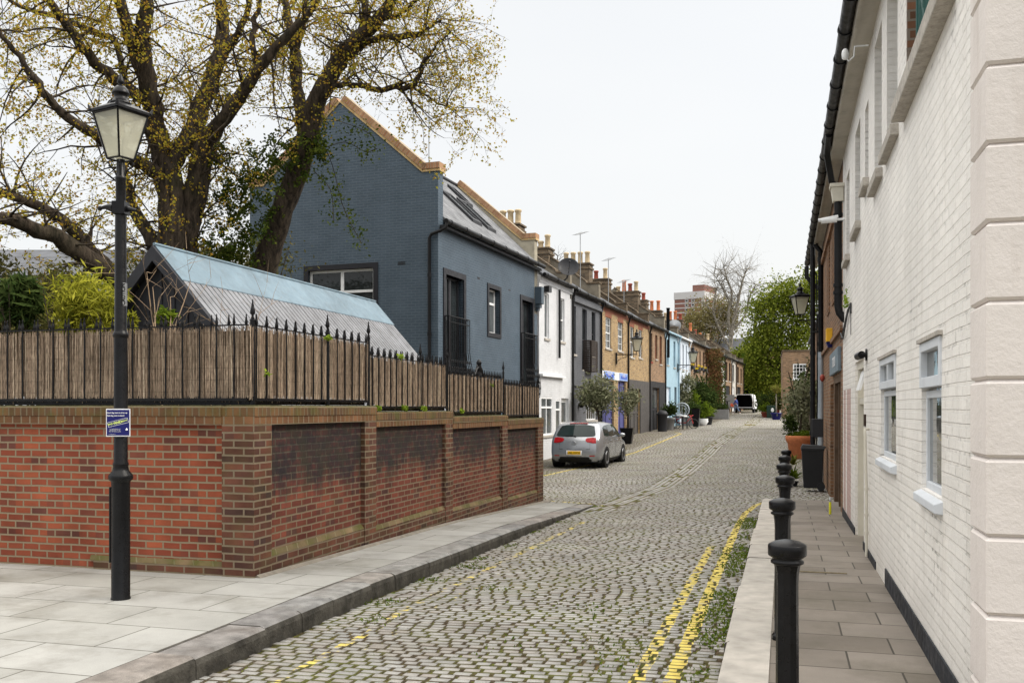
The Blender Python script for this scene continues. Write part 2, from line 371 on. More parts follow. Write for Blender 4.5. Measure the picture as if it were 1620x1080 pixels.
# joint bed below the setts: earth with moss
k = N('joint_bed'); nn = k.rng(k.noise(3., 5, rough=.7), .42, .62); n2 = k.rng(k.noise(30., 3), .4, .6)
col = k.mix(nn, (.075, .052, .028), (.12, .135, .018)); col = k.mix(k.rng(k.noise(1.2, 4), .55, .7, 0, .7), col, (.16, .10, .025)); col = k.scale(col, k.rng(n2, 0, 1, .6, 1.4)); k.bump(k.noise(60., 4), 1, .02); M['bed'] = k.done(col, .95)
mb = MB(); ys = [-8+.5*i for i in range(76)]+[30+2*i for i in range(51)]; xs = [-12, -6, -3.8, -2.9, -1.7, -.4, 0, 4]
vs = [(x, y, float(zr(x, y))-.0135) for y in ys for x in xs]; n = len(xs)
mb.add(vs, [(j*n+i, j*n+i+1, (j+1)*n+i+1, (j+1)*n+i) for j in range(len(ys)-1) for i in range(n-1)])
struct(mb.build('road_bed', 'bed'))
def sett_mesh():
    V = []
    def block(cx, cy, hx, hy, ang):
        m = len(cx); j = lambda s: RNG.normal(0, s, m)
        dz = RNG.normal(0, .0013, m); out = np.zeros((m, 8, 3))
        for q, (sx, sy) in enumerate(((-1, -1), (1, -1), (1, 1), (-1, 1))):
            ex = sx*hx+j(.0032); ey = sy*hy+j(.0016)
            for lev, sc in ((0, 1.0), (4, .80)):
                if lev: ex2 = ex-sx*.005; ey2 = ey-sy*.0035
                else: ex2, ey2 = ex, ey
                X = cx+ex2*np.cos(ang)-ey2*np.sin(ang); Y = cy+ex2*np.sin(ang)+ey2*np.cos(ang)
                out[:, q+lev, 0] = X; out[:, q+lev, 1] = Y
                out[:, q+lev, 2] = (dz if lev else dz-.020)
        V.append(out)
    y = 1.0
    while y < 112:
        pitch = .089 if y < 45 else .13
        if y < 19.4: xl, xr = -3.86, -.40
        else: xl, xr = rowx(y)-.1, (.95 if y < 25.2 else 1.5)
        x = xl+random.uniform(-.1, 0); cs = []; hs = []
        lo, hi = ((.115, .165) if y < 45 else (.13, .2))
        while x < xr:
            L = random.uniform(lo, hi)
            cs.append(x+L/2); hs.append(L/2-(.0095 if random.random() < .8 else .015)); x += L
        cs = np.array(cs); hs = np.array(hs)
        wav = .055*np.sin(cs*1.1+y*.33)+.016*np.sin(cs*2.9+y*.8)+RNG.normal(0, .003, len(cs))
        slope = .06*np.cos(cs*1.1+y*.33)+.046*np.cos(cs*2.9+y*.8)
        cy = y+wav; keep = np.ones(len(cs), bool)
        if y > 18: keep &= np.abs(cs-xc(y)) > .33
        keep &= ~((cs > -.4) & (cy < 19.62)) & ~((cs < -3.8) & (cy < 19.9) & (cs < -3.7-(cy-19.3)*.3))
        block(cs[keep], cy[keep], hs[keep], np.full(keep.sum(), pitch/2-.0066), slope[keep]*.8); y += pitch
    y = 17.9                                                           # the wheel track: five lines of long setts
    while y < 108:
        L = random.uniform(.3, .5); a = math.atan2(xc(y+L)-xc(y), L)
        for i in range(5):
            if abs(xc(y)+(-2+i)*.135 - -3.8) < .0: continue
            cx = xc(y+L/2)+(-2+i)*.13; block(np.array([cx]), np.array([y+L/2+(i % 2)*.15]), np.array([.052]), np.array([L/2-.008]), np.array([-a]))
        y += L
    V = np.concatenate(V); m = len(V)
    V[:, :, 2] += zr(V[:, :, 0], V[:, :, 1])
    tr = np.abs(V[:, :, 0]-np.interp(V[:, :, 1], [17, 19, 24, 42, 60, 80, 100], [-3.62, -3.5, -2.95, -2.9, -2.3, -1.8, -1.6])) < .34
    V[:, :, 2] -= np.where(tr & (V[:, :, 1] > 17.9), .012, 0)
    base = np.array([[4,5,6,7],[0,1,5,4],[1,2,6,5],[2,3,7,6],[3,0,4,7]])
    F = (np.arange(m)[:, None, None]*8+base[None]).reshape(-1, 4)
    me = bpy.data.meshes.new('road_setts'); me.vertices.add(m*8); me.vertices.foreach_set('co', V.ravel())
    me.loops.add(F.size); me.loops.foreach_set('vertex_index', F.ravel().astype(np.int32))
    me.polygons.add(len(F)); me.polygons.foreach_set('loop_start', np.arange(0, F.size, 4, dtype=np.int32)); me.polygons.foreach_set('loop_total', np.full(len(F), 4, dtype=np.int32))
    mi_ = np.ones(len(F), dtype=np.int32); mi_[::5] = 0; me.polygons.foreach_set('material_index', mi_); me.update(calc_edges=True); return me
# sett stone with the worn yellow lines painted on it
k = N('sett_stone'); ri = k.n('ShaderNodeNewGeometry').outputs['Random Per Island']
cr = k.n('ShaderNodeValToRGB', {0: ri}); e = cr.color_ramp.elements
for i, (p, c) in enumerate(((0, (.295, .287, .268)), (.3, (.335, .327, .308)), (.55, (.37, .36, .34)), (.78, (.34, .315, .288)), (.92, (.30, .275, .25)), (1, (.40, .39, .37)))):
    if i > 1: e.new(.5)
for i, (p, c) in enumerate(((0, (.295, .287, .268)), (.3, (.335, .327, .308)), (.55, (.37, .36, .34)), (.78, (.34, .315, .288)), (.92, (.30, .275, .25)), (1, (.40, .39, .37)))):
    e[i].position = p; e[i].color = (*c, 1)
col = k.scale(cr.outputs[0], k.rng(k.noise(1.1, 6, rough=.65), .3, .7, .74, 1.22)); col = k.scale(col, k.rng(k.noise(90., 3), .3, .7, .8, 1.2))
col = k.mix(k.rng(k.noise(.55, 6, rough=.65), .50, .70, 0., .5), col, (.13, .11, .075)); col = k.mix(k.rng(k.noise(.8, 5, k.n('ShaderNodeMapping', {'Vector': k.c, 'Location': (7., 3., 0.)}).outputs[0]), .62, .68, 0., .35), col, (.08, .078, .075))
xx, yy, zz = k.xyz(); wob = k.math('MULTIPLY', k.math('SUBTRACT', k.noise(4., 3), .5), .05)
def segmask(ax, ay, bx, by, hw):
    dx, dy = bx-ax, by-ay; L2 = dx*dx+dy*dy
    px_ = k.math('SUBTRACT', xx, ax); py_ = k.math('SUBTRACT', yy, ay)
    t = k.math('DIVIDE', k.math('ADD', k.math('MULTIPLY', px_, dx), k.math('MULTIPLY', py_, dy)), L2, clamp=True)
    ex = k.math('SUBTRACT', px_, k.math('MULTIPLY', t, dx)); ey = k.math('SUBTRACT', py_, k.math('MULTIPLY', t, dy))
    d = k.math('ADD', k.math('SQRT', k.math('ADD', k.math('MULTIPLY', ex, ex), k.math('MULTIPLY', ey, ey))), wob)
    return k.math('LESS_THAN', d, hw)
def wear(lo, hi, sc=6.): return k.rng(k.noise(sc, 5, rough=.75), lo, hi)
YEL = (.68, .54, .13)
def line(segs, hw, wr):
    global col
    m = None
    for s_ in segs:
        q = segmask(*s_, hw); m = q if m is None else k.math('MAXIMUM', m, q)
    col = k.mix(k.math('MULTIPLY', m, wr), col, YEL)
line([(-.72, 1, -.70, 15.3), (-.70, 15.3, -.66, 17.3), (-.66, 17.3, -.52, 18.8), (-.52, 18.8, -.28, 19.8)], .052, wear(.66, .57))
line([(-.945, 1, -.93, 10.5), (-.93, 10.5, -.93, 12.9)], .048, wear(.58, .50))
line([(-3.25, 1, -3.245, 7.4)], .04, wear(.52, .46)); line([(-3.03, 5, -3.05, 12.)], .04, wear(.42, .36)); line([(-3.3, 7.5, -3.3, 16)], .045, wear(.50, .42))
line([(-4.9, 20.3, -3.95, 20.0)], .04, wear(.55, .5)); line([(-3.95, 20.0, -3.5, 19.5)], .04, wear(.5, .45))
ya, yb = hit(862, (0, 27.6), (1, 0)), None
Lp = [(-6.75, 27.5), (-5.75, 38.), (-5.2, 50.6), (-5.75, 52.2)]
line([(Lp[0][0]-.6, 24.0, *Lp[0]), (*Lp[0], *Lp[1]), (*Lp[1], *Lp[2]), (*Lp[2], *Lp[3])], .06, wear(.68, .6))
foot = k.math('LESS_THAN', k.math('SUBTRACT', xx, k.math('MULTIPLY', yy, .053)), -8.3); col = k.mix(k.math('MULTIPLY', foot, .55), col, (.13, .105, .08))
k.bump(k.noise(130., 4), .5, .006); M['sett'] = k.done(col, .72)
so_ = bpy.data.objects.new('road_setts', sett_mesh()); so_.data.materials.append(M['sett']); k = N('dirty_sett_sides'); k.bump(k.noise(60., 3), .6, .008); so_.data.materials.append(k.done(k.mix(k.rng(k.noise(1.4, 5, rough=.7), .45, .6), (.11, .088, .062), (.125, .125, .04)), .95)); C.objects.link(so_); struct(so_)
# pavements
M['riser'] = pm('dark_kerb_face', (.085, .078, .066), .9, var=.5, vs=7, bump=1., bs=40, grime=.4)  # darker, mottled tone for kerb faces, stone ends and joints
M['slabL'] = slabs('york_slabs', (.285, .28, .255), (.36, .355, .335), (.085, .08, .065), .93, .62, .007, .7, grime=.6, spots=.25)
M['slabR'] = slabs('brown_flags', (.165, .14, .115), (.235, .205, .175), (.05, .042, .032), .72, .46, .008, .6, grime=.75)
M['kerbL'] = island('granite_kerb', [(.215, .21, .20), (.25, .243, .23), (.255, .22, .19), (.185, .182, .18), (.235, .23, .22), (.27, .235, .205)], .75, 1., 70, .35, 7., .22)
M['kerbR'] = island('pale_granite', [(.37, .345, .31), (.43, .40, .36), (.39, .36, .32), (.34, .315, .285)], .75, .6, 90, .2, 5.)
M['mortar'] = pm('mortar_fillet', (.22, .195, .16), .9, var=.2, vs=8, bump=.8)
def strip(name, mat, y0, y1, xa, xb, zf, step=.5, dz=0.):
    mb = MB(); n = max(2, int((y1-y0)/step)+1); vs = []
    for i in range(n):
        y = y0+(y1-y0)*i/(n-1); vs += [(xa(y), y, zf(y)+dz), (xb(y), y, zf(y)+dz)]
    mb.add(vs, [(2*i, 2*i+1, 2*i+3, 2*i+2) for i in range(n-1)]); return struct(mb.build(name, mat))
kin = lambda y: -4.12
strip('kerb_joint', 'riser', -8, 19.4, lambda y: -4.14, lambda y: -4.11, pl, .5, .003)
strip('pavement_left', 'slabL', -12, 19.75, lambda y: -5.02, lambda y: -4.135-max(0, y-18.6)*.05, pl)
strip('pavement_front', 'slabL', -12, 8.6, lambda y: -40, lambda y: -5.02, pl)
strip('pavement_right', 'slabR', -6, 19.5, lambda y: -.09, lambda y: 1.05, pr)
mb = MB(); mb.poly([(.90, 19.5, -.14), (.90, 26, -.17), (-.0, 26, -.21), (-.0, 19.5, -.15)]); M['bpav'] = brick('brick_paving', (.17, .10, .075), (.25, .17, .13), (.10, .09, .08), .21, .105, .008, .5, 'y', moss=.4)
# mossy mortar fillet along the garden wall foot
mb = MB()
for y in np.arange(8.3, 19.8, .6): mb.hexa([(-5.0, y, pl(y)-.01), (-4.95, y, pl(y)-.01), (-4.95, y+.6, pl(y+.6)-.01), (-5.0, y+.6, pl(y+.6)-.01), (-5.0, y, pl(y)+.03), (-4.96, y, pl(y)+.006), (-4.96, y+.6, pl(y+.6)+.006), (-5.0, y+.6, pl(y+.6)+.03)])
struct(mb.build('wall_foot_mortar', 'mortar'))
def kerbs(name, mat, xo, xi, y0, y1, zf, side, Lr=(.75, 1.15)):
    mb = MB(); y = y0
    while y < y1-.05:
        L = min(random.uniform(*Lr), y1-y); j = random.uniform(-.012, .012); zj = random.uniform(-.004, .006); c = .03 if xo < -1 else .02
        za, zb = zf(y)+zj, zf(y+L)+zj; g = .003
        xo_ = xo+j; s = 1 if xo > xi else -1
        sec = lambda z: [(xi, z), (xo_-s*c*1.6, z), (xo_-s*c*.4, z-c*.6), (xo_, z-c*1.9), (xo_+s*.006, z-.34), (xi, z-.34)]
        A = [(x, y+g, z) for x, z in sec(za)]; B = [(x, y+L-g, z) for x, z in sec(zb)]; n = 6
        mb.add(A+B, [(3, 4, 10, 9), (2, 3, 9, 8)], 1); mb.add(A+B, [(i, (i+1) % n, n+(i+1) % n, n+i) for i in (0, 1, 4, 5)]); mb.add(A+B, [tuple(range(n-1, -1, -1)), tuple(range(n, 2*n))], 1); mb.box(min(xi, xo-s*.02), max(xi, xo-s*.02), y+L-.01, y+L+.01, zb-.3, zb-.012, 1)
        y += L
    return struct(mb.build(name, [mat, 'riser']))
kerbs('kerb_left', 'kerbL', -3.80, -4.12, -8, 19.5, lambda y: pl(y)+.004, -1, (.55, .95))
kerbs('kerb_right', 'kerbR', -.41, -.09, -6, 19.55, lambda y: pr(y)+.004, 1, (1.1, 1.9))
# weeds along the right-hand kerb and tufts between the setts
M['grass'] = leafmat('weed_green', [(.05, .09, .012), (.10, .15, .02), (.16, .19, .03), (.07, .11, .015)], .3)
pts = []
for i in range(5200):
    y = random.uniform(4.2, 16.5); q = math.sin(y*1.7)+.7*math.sin(y*4.1+1)+.4*math.sin(y*9.7)
    if q < random.uniform(-.9, .5): continue
    wd = .05+.075*max(0, q); x = -.55+random.gauss(0, wd)
    if x > -.425: x = -.425-random.uniform(0, .04)
    pts.append((x, y, float(zr(x, y))+random.uniform(.0, .022+.012*max(0, q))))
for cx, cy, r_, nn_ in ((-3.62, 8.3, .1, 90), (-3.7, 9.6, .1, 90), (-3.55, 10.6, .12, 120), (-3.68, 11.3, .1, 90), (-3.66, 12.6, .08, 60), (-3.4, 7.5, .1, 60), (-2.9, 9.2, .1, 50), (-1.25, 7.2, .2, 120), (-1.5, 8.4, .25, 90), (-1.1, 6.6, .15, 80), (-3.72, 14.4, .1, 60), (-1.8, 10.2, .3, 60), (-2.2, 6.8, .3, 50), (-.7, 5.9, .1, 160), (-3.7, 16, .1, 60), (-3.7, 19.3, .12, 60)):
    for i in range(nn_):
        x, y = random.gauss(cx, r_), random.gauss(cy, r_)
        if x < -3.78: x = -3.77
        pts.append((x, y, float(zr(x, y))+random.uniform(-.006, .016)))
for i in range(5200):
    y = random.uniform(5, 18); x = random.uniform(-3.7, -.6)
    if False: pts.append((x, y, float(zr(x, y))-random.uniform(.010, .018)))
for i in range(900):
    y = random.gauss(31, 3); x = random.gauss(-.6, .9); pts.append((x, y, float(zr(x, y))))
g = leaves('weeds', pts, .017, 'grass', asp=2.0); stuff(tag(g, 'low green weeds and moss growing along the kerb and between the setts', 'weeds'))
# ---------------------------------------------------------------- brick garden wall on the left
M['bFront'] = brick('orange_red_brick', (.18, .042, .023), (.275, .072, .034), (.24, .185, .12), w=.205, h=.0765, dark=(.085, .035, .028), bump=.9, vary=.32)
M['bSide'] = brick('brown_red_brick', (.10, .028, .020), (.19, .052, .033), (.20, .15, .10), dark=(.07, .035, .03), bump=.8, soot=(.66, .98, (.017, .017, .020)), moss=.15, vary=.35)
M['bPier'] = brick('brown_pier_brick', (.075, .034, .024), (.15, .055, .034), (.20, .155, .105), dark=(.055, .032, .028), bump=.8, moss=.25, vary=.42)
M['cop1'] = brick('soldier_coping', (.09, .048, .025), (.165, .085, .036), (.15, .115, .07), .078, .24, .01, .8, off=0., dark=(.09, .05, .03), moss=.7, vary=.35)
M['cop2'] = brick('header_coping', (.11, .052, .026), (.19, .09, .042), (.21, .16, .105), .112, .30, .01, .8, off=0., moss=.35, vary=.3)
M['mosstop'] = pm('mossy_mortar', (.10, .095, .04), .95, var=.4, vs=9, bump=1, bs=30)
M['mossbr'] = brick('mossy_plinth', (.11, .085, .04), (.19, .13, .07), (.2, .17, .1), .225, .3, .01, .6, off=0., moss=.9)
wall = T('garden_wall', 'red brick garden wall with recessed panels, brown piers and a mossy soldier coping below the reed fence', 'wall', (-5.02, 8.28, 0))
WX, WY = 5.02, 8.28; W0 = (-5.02, 8.28)
f_s = fE(0.); f_f = fS(0.)
piers = [(8.28, 8.62, 1.69), (10.86, 11.2, 1.69), (13.80, 14.12, 1.615), (16.87, 17.22, 1.53), (19.52, 19.98, 1.455)]
ctop = [1.69, 1.615, 1.53, 1.455]
for i, (a, b, t) in enumerate(piers):
    z0 = pl(a)-.1
    mb = MB(); mb.box(-.36, .0, a-WY+(.0 if i else 0), b-WY, z0, t-.19); mb.build('pier', 'bPier', wall)
for i in range(4):
    a, b = piers[i][1]-WY, piers[i+1][0]-WY; t = ctop[i]
    MB().box(-.30, -.055, a, b, pl(b+WY)-.5, t-.185).build('panel', 'bSide', wall)
    # plinth with a splayed mossy course, parallel with the falling pavement
    zb0, zb1 = pl(a+WY), pl(b+WY); h = .17
    zt = max(zb0, zb1)+h-.03
    MB().hexa([(-.05, a, zb1-.3), (-.012, a, zb1-.3), (-.012, b, zb1-.3), (-.05, b, zb1-.3), (-.05, a, zb0+h), (-.012, a, zb0+h), (-.012, b, zb1+h+.06), (-.05, b, zb1+h+.06)]).build('plinth', 'bPier', wall)
    MB().hexa([(-.052, a, zb0+h), (-.010, a, zb0+h), (-.010, b, zb1+h+.06), (-.052, b, zb1+h+.06), (-.052, a, zb0+h+.055), (-.048, a, zb0+h+.055), (-.048, b, zb1+h+.115), (-.052, b, zb1+h+.115)]).build('splay_course', 'mossbr', wall)
    a2 = 0 if i == 0 else piers[i][0]-WY+.0; b2 = piers[i+1][1]-WY-.003 if i in (0, 3) else piers[i+1][0]-WY+.0
    if i == 0: b2 = piers[1][1]-WY
    if i in (1, 2): a2 = piers[i][1]-WY; b2 = piers[i+1][1]-WY
    if i == 3: a2 = piers[3][1]-WY; b2 = piers[4][1]-WY
    MB().box(-.36, .004, a2+.002, b2-.002, t-.19, t-.105).build('coping', 'cop2', wall)
    MB().cham(-.365, .012, a2+.001, b2-.001, t-.103, t-.004, .01).build('coping', 'cop1', wall)
    mb = MB(); mb.box(-.33, -.01, a2+.02, b2-.02, t-.004, t+.008); mb.build('moss_bed', 'mosstop', wall)
# front part of the wall, running off to the left
MB().box(-30, -.36, .055, .30, -.4, 1.69-.185).build('panel', 'bFront', wall)
MB().box(-30, -.362, -.004, .36, 1.69-.19, 1.69-.105).build('coping', 'cop2', wall)
MB().cham(-30, -.366, -.012, .365, 1.69-.103, 1.686, .01).build('coping', 'cop1', wall)
MB().box(-30, -.38, .01, .33, 1.686, 1.696).build('moss_bed', 'mosstop', wall)
MB().box(-1.9, -.36, .02, .055, -.3, .085).build('plinth', 'bPier', wall)
MB().hexa([(-1.95, .018, .085), (-.36, .018, .085), (-.36, .05, .085), (-1.95, .05, .085), (-1.95, .045, .135), (-.36, .045, .135), (-.36, .052, .135), (-1.95, .052, .135)]).build('splay_course', 'mossbr', wall)
# ---------------------------------------------------------------- iron railings, each length a thing; every other bar stands in front of the reed
SP = [(.008, 0), (.008, .0), (.013, .004), (.013, .012), (.007, .016), (.007, .055), (.014, .062), (.018, .085), (.013, .11), (.006, .15), (.009, .156), (.001, .175)]
def bar_mesh(h, r=.009):
    mb = MB(); mb.lathe([(r, 0), (r, h)], 6, cap=False); mb.lathe(SP, 6, (0, 0, h-.03)); return mb
def post_obj(parent, x, y, z0, z1, r=.026, finial=.2, sq=True):
    mb = MB(); mb.lathe([(r, z0), (r, z1), (r*1.25, z1), (r*1.25, z1+.012), (r*.6, z1+.02)], 8, (x, y, 0), sm=False)
    mb.lathe([(.012, 0), (.02, .01), (.012, .03), (.012, .05), (.025, .065), (.027, .085), (.018, .12), (.006, .18), (.009, .19), (.001, .21)], 8, (x, y, z1+.012)); return mb.build('post', 'black', parent)
def railing(name, label, start, end, z0, ztop, zrail, posts=(), front_off=.0, group='iron railings on the garden wall'):
    """start/end world xy; bars along it; zrail = height of upper rail"""
    sx_, sy_ = start; L = math.hypot(end[0]-sx_, end[1]-sy_); ang = math.atan2(end[1]-sy_, end[0]-sx_)
    t = T(name, label, 'railing', (sx_, sy_, 0), ang, group)
    MB().box(0, L, -.016, .016, zrail-.006, zrail+.006).build('rail', 'black', t)
    MB().box(0, L, -.022, .022, z0+.05, z0+.078).build('rail', 'black', t)
    MB().box(0, L, .03, .05, z0+.012, z0+.075).build('rail', 'black', t)
    n = int(round(L/.1)); me = bar_mesh(ztop-z0-.19).mesh('baluster', 'black'); b0 = None
    for i in range(n):
        x = (i+.5)*L/n; off = -.014 if i % 2 == 0 else .032
        if any(abs(x-p) < .04 for p in posts): continue
        o = bpy.data.objects.new('baluster', me); C.objects.link(o); o.parent = t; o.location = (x, off if False else (-.012 if i % 2 == 0 else .052), z0+.045)
    for p in posts: post_obj(t, p, -.0, z0, ztop-.08)
    return t
RX = -5.115; RY = 8.375
railing('iron_railing', 'black spiked iron railing over the front of the brick wall behind the tall lamp post', (-13.3, RY), (RX-.03, RY), 1.69, 2.62, 2.50, ())
railing('iron_railing', 'black spiked railing on the first and highest step of the side wall, at the corner', (RX, RY+.04), (RX, 11.12), 1.69, 2.62, 2.50, (.0, 1.62))
railing('iron_railing', 'black spiked railing on the second step of the side wall, over green weeds', (RX, 11.22), (RX, 14.08), 1.615, 2.47, 2.345, (1.75, ))
railing('iron_railing', 'black spiked railing with the scrolled crest, third step of the side wall', (RX, 14.16), (RX, 17.2), 1.53, 2.34, 2.22, ())
railing('iron_railing', 'lowest and farthest black spiked railing on the side wall, nearest the silver car', (RX, 17.28), (RX, 19.9), 1.455, 2.23, 2.12, (1.3, 2.6))
pt = T('railing_post', 'tall slim black post with a spike between the first two steps of railing', 'post', (RX, 11.17, 0)); post_obj(pt, 0, 0, 1.69, 2.56, .022)
pt = T('railing_post', 'black spiked post between the second and third steps of railing', 'post', (RX, 14.12, 0)); post_obj(pt, 0, 0, 1.61, 2.40, .02)
pt = T('railing_post', 'black spiked post between the crest and the lowest railing', 'post', (RX, 17.24, 0)); post_obj(pt, 0, 0, 1.52, 2.33, .02)
cr_ = T('scroll_crest', 'black cast iron scrolled crest with a ball finial standing up from the railing', 'crest', (RX, 15.75, 2.2))
mb = MB(); mb.lathe([(.05, 0), (.055, .05), (.03, .09), (.035, .12), (.06, .16), (.03, .2), (.045, .23), (.05, .26), (.03, .3), (.005, .32)], 10)
mb.build('finial', 'black', cr_)
for sg in (-1, 1):
    mb = MB(); P = [(0, sg*(.06+.32*t), .17*(1-t)**1.3+.02*math.sin(t*9)) for t in np.linspace(0, 1, 10)]
    mb.tube(P, [.03-.012*t for t in np.linspace(0, 1, 10)], 6)
    for (yy_, zz_, rr_) in ((.15, .10, .045), (.27, .045, .035), (.09, .18, .03)):
        mb.tube([(0, sg*(yy_+rr_*math.cos(a)), zz_+rr_*math.sin(a)) for a in np.linspace(0, 5.2, 9)], .012, 5)
    mb.build('scroll', 'black', cr_)
# reed screens tied to the railings
M['reed'] = island('dry_reed', [(.19, .135, .092), (.34, .255, .185), (.26, .19, .135), (.41, .32, .235), (.27, .195, .14), (.52, .43, .32)], .9, .4, 80, .2, 5., .55)
M['wire'] = pm('binding_wire', (.03, .022, .018), .8)
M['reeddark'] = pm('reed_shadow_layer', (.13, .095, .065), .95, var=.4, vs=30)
def reed(label, start, end, z0, z1, bulge=.0):
    sx_, sy_ = start; L = math.hypot(end[0]-sx_, end[1]-sy_); ang = math.atan2(end[1]-sy_, end[0]-sx_)
    t = T('reed_screen', label, 'screen', (sx_, sy_, 0), ang, 'reed screens tied behind the railings')
    mb = MB(); x = 0.
    while x < L:
        r = random.uniform(.002, .0042); ph = ((x-.05) % .2)/.2
        yo = random.choice((.018, .016, .011))+ (-bulge*math.sin(math.pi*ph) if bulge else 0)+random.uniform(-.004, .004)
        zt = z1+random.gauss(0, .016); zb = z0+random.gauss(0, .018); dx = random.gauss(0, .014); n = 4
        ring = [(math.cos(q)*r, math.sin(q)*r) for q in (-2.36, -.78, .78, 2.36)]
        dy = random.gauss(0, .004)
        mb.add([(x+a, yo+b, zb) for a, b in ring]+[(x+dx+a, yo+dy+b, zt) for a, b in ring], [(i, (i+1) % 4, 4+(i+1) % 4, 4+i) for i in range(4)]+[(4, 5, 6, 7)])
        x += r*random.uniform(1.3, 2.3)
    mb.build('reeds', 'reed', t)
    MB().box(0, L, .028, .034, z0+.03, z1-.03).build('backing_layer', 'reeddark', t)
    mb = MB(); nz_ = int((z1-z0)/.105)
    for j in range(nz_):
        z = z0+.07+(z1-z0-.12)*j/(nz_-1); P = []
        for i in range(int(L/.05)+1):
            x = i*.05; ph = ((x-.05) % .2)/.2; P.append((x, .0095+(-bulge*math.sin(math.pi*ph) if bulge else 0), z+random.gauss(0, .002)))
        mb.tube(P, .0010, 4, cap=False)
    mb.build('wire', 'wire', t)
reed('brown reed screen along the front of the wall, behind the lamp post', (-13.3, RY), (RX+.02, RY), 1.765, 2.475)
reed('brown reed screen on the first side section below the corner post', (RX, RY), (RX, 11.12), 1.765, 2.475, .026)
reed('brown reed screen on the second side section with green sprigs at its foot', (RX, 11.22), (RX, 14.08), 1.69, 2.33, .026)
reed('brown reed screen on the third side section, below the scrolled crest', (RX, 14.16), (RX, 17.2), 1.605, 2.20, .026)
reed('brown reed screen on the last side section nearest the car', (RX, 17.28), (RX, 19.9), 1.53, 2.10, .026)
M['sprig'] = leafmat('sprig_green', [(.16, .26, .03), (.28, .36, .04), (.10, .17, .02)], .4)
for (x, y, z, lab, n_) in ((RX+.06, 9.95, 2.48, 'bright green sprig poking over the reed beside the middle post', 40), (RX+.05, 11.35, 1.66, 'green weed rooted on the coping at the start of the second step', 70), (RX+.05, 12.25, 1.66, 'green weed in the middle of the second coping', 60), (RX+.05, 13.0, 1.66, 'small weed near the end of the second coping', 50), (RX+.06, 12.1, 2.37, 'two green shoots above the second reed screen', 30), (RX+.06, 16.35, 2.08, 'yellow green leaf caught on the third reed screen', 14), (RX+.05, 14.7, 1.62, 'leafy sprig at the foot of the third reed screen', 30), (RX+.08, 8.55, 2.02, 'single yellow leaf on the reed near the wall corner', 8)):
    g = leaves('sprig', [(random.gauss(0, .014), random.gauss(0, .032), random.gauss(0, .016)) for _ in range(n_)], .035, 'sprig'); g.location = (x, y, z); tag(g, lab, 'sprig')
# ---------------------------------------------------------------- big lamp post on the left pavement
def lantern(parent, a_top=.317, a_bot=.157, h=.39, z=0., rot=0., k=1.):
    """square tapering lantern hung with its foot at z"""
    fr = MB(); c = lambda a, s, zz: tuple(Matrix.Rotation(rot, 3, 'Z') @ Vector((a/2*s[0], a/2*s[1], zz)))
    S = [(-1, -1), (1, -1), (1, 1), (-1, 1)]
    for s in S: fr.tube([c(a_bot, s, z), c(a_top, s, z+h)], .011*k, 4, sm=False)
    for i in range(4):
        fr.tube([c(a_bot, S[i], z), c(a_bot, S[(i+1) % 4], z)], .010*k, 4, sm=False); fr.tube([c(a_top, S[i], z+h), c(a_top, S[(i+1) % 4], z+h)], .012*k, 4, sm=False)
    fr.build('lantern_frame', 'black', parent)
    for i in range(4):
        A, B = S[i], S[(i+1) % 4]; g = MB(); g.quad(c(a_bot*.97, A, z+.01), c(a_bot*.97, B, z+.01), c(a_top*.97, B, z+h-.01), c(a_top*.97, A, z+h-.01)); g.build('lantern_pane', 'lampglass', parent)
    rf = MB(); e = a_top*1.13
    V = [c(e, s, z+h+.005) for s in S]+[c(e, s, z+h+.028*k) for s in S]+[c(a_top*.42, s, z+h+.095*k) for s in S]
    rf.add(V, [(3, 2, 1, 0)]+[(i+4*j, (i+1) % 4+4*j, (i+1) % 4+4*j+4, i+4*j+4) for j in (0, 1) for i in range(4)]+[(8, 9, 10, 11)])
    for s in S: rf.tube([c(e*.97, s, z+h+.02), c(e*1.04, s, z+h+.065*k)], [.018*k, .006*k], 5)
    rf.build('lantern_roof', 'black', parent)
    dm = MB(); q = a_top/.317
    dm.lathe([(.092*q, 0), (.094*q, .012*k), (.075*q, .022*k), (.06*q, .05*k), (.052*q, .085*k), (.074*q, .088*k), (.074*q, .10*k), (.06*q, .135*k), (.035*q, .16*k), (.014*q, .168*k), (.014*q, .178*k), (.027*q, .185*k), (.030*q, .20*k), (.018*q, .235*k), (.006*q, .262*k), (.001, .27*k)], 20, (0, 0, z+h+.088*k))
    dm.build('lantern_dome', 'black', parent)
    lp = MB(); lp.box(-.09*q, .09*q, -.05*q, .05*q, z+h-.05*k, z+h-.02*k); lp.lathe([(.02*q, 0), (.028*q, .03), (.028*q, .1), (.01*q, .13)], 8, (0, 0, z+h-.2*k)); lp.build('lamp_bulb', 'cream', parent)
k = N('lantern_glass'); k.b.inputs['Base Color'].default_value = (.74, .73, .62, 1)
tr = k.n('ShaderNodeBsdfTransparent', {0: (.8, .79, .7)}); tl = k.n('ShaderNodeBsdfTranslucent', {0: (.78, .77, .66)}); k.b.inputs['Roughness'].default_value = .15
m1 = k.n('ShaderNodeMixShader', {0: .55, 1: tl.outputs[0], 2: k.b.outputs[0]}); m2 = k.n('ShaderNodeMixShader', {0: .42, 1: m1.outputs[0], 2: tr.outputs[0]}); k.t.links.new(m2.outputs[0], k.o.inputs[0]); M['lampglass'] = k.m
p = ptD(191, 943, 8.3); LP = (p.x, p.y)
lamp = T('lamp_post', 'tall black lamp post with a square glazed lantern, standing on the left pavement', 'lamp post', (p.x, p.y, 0))
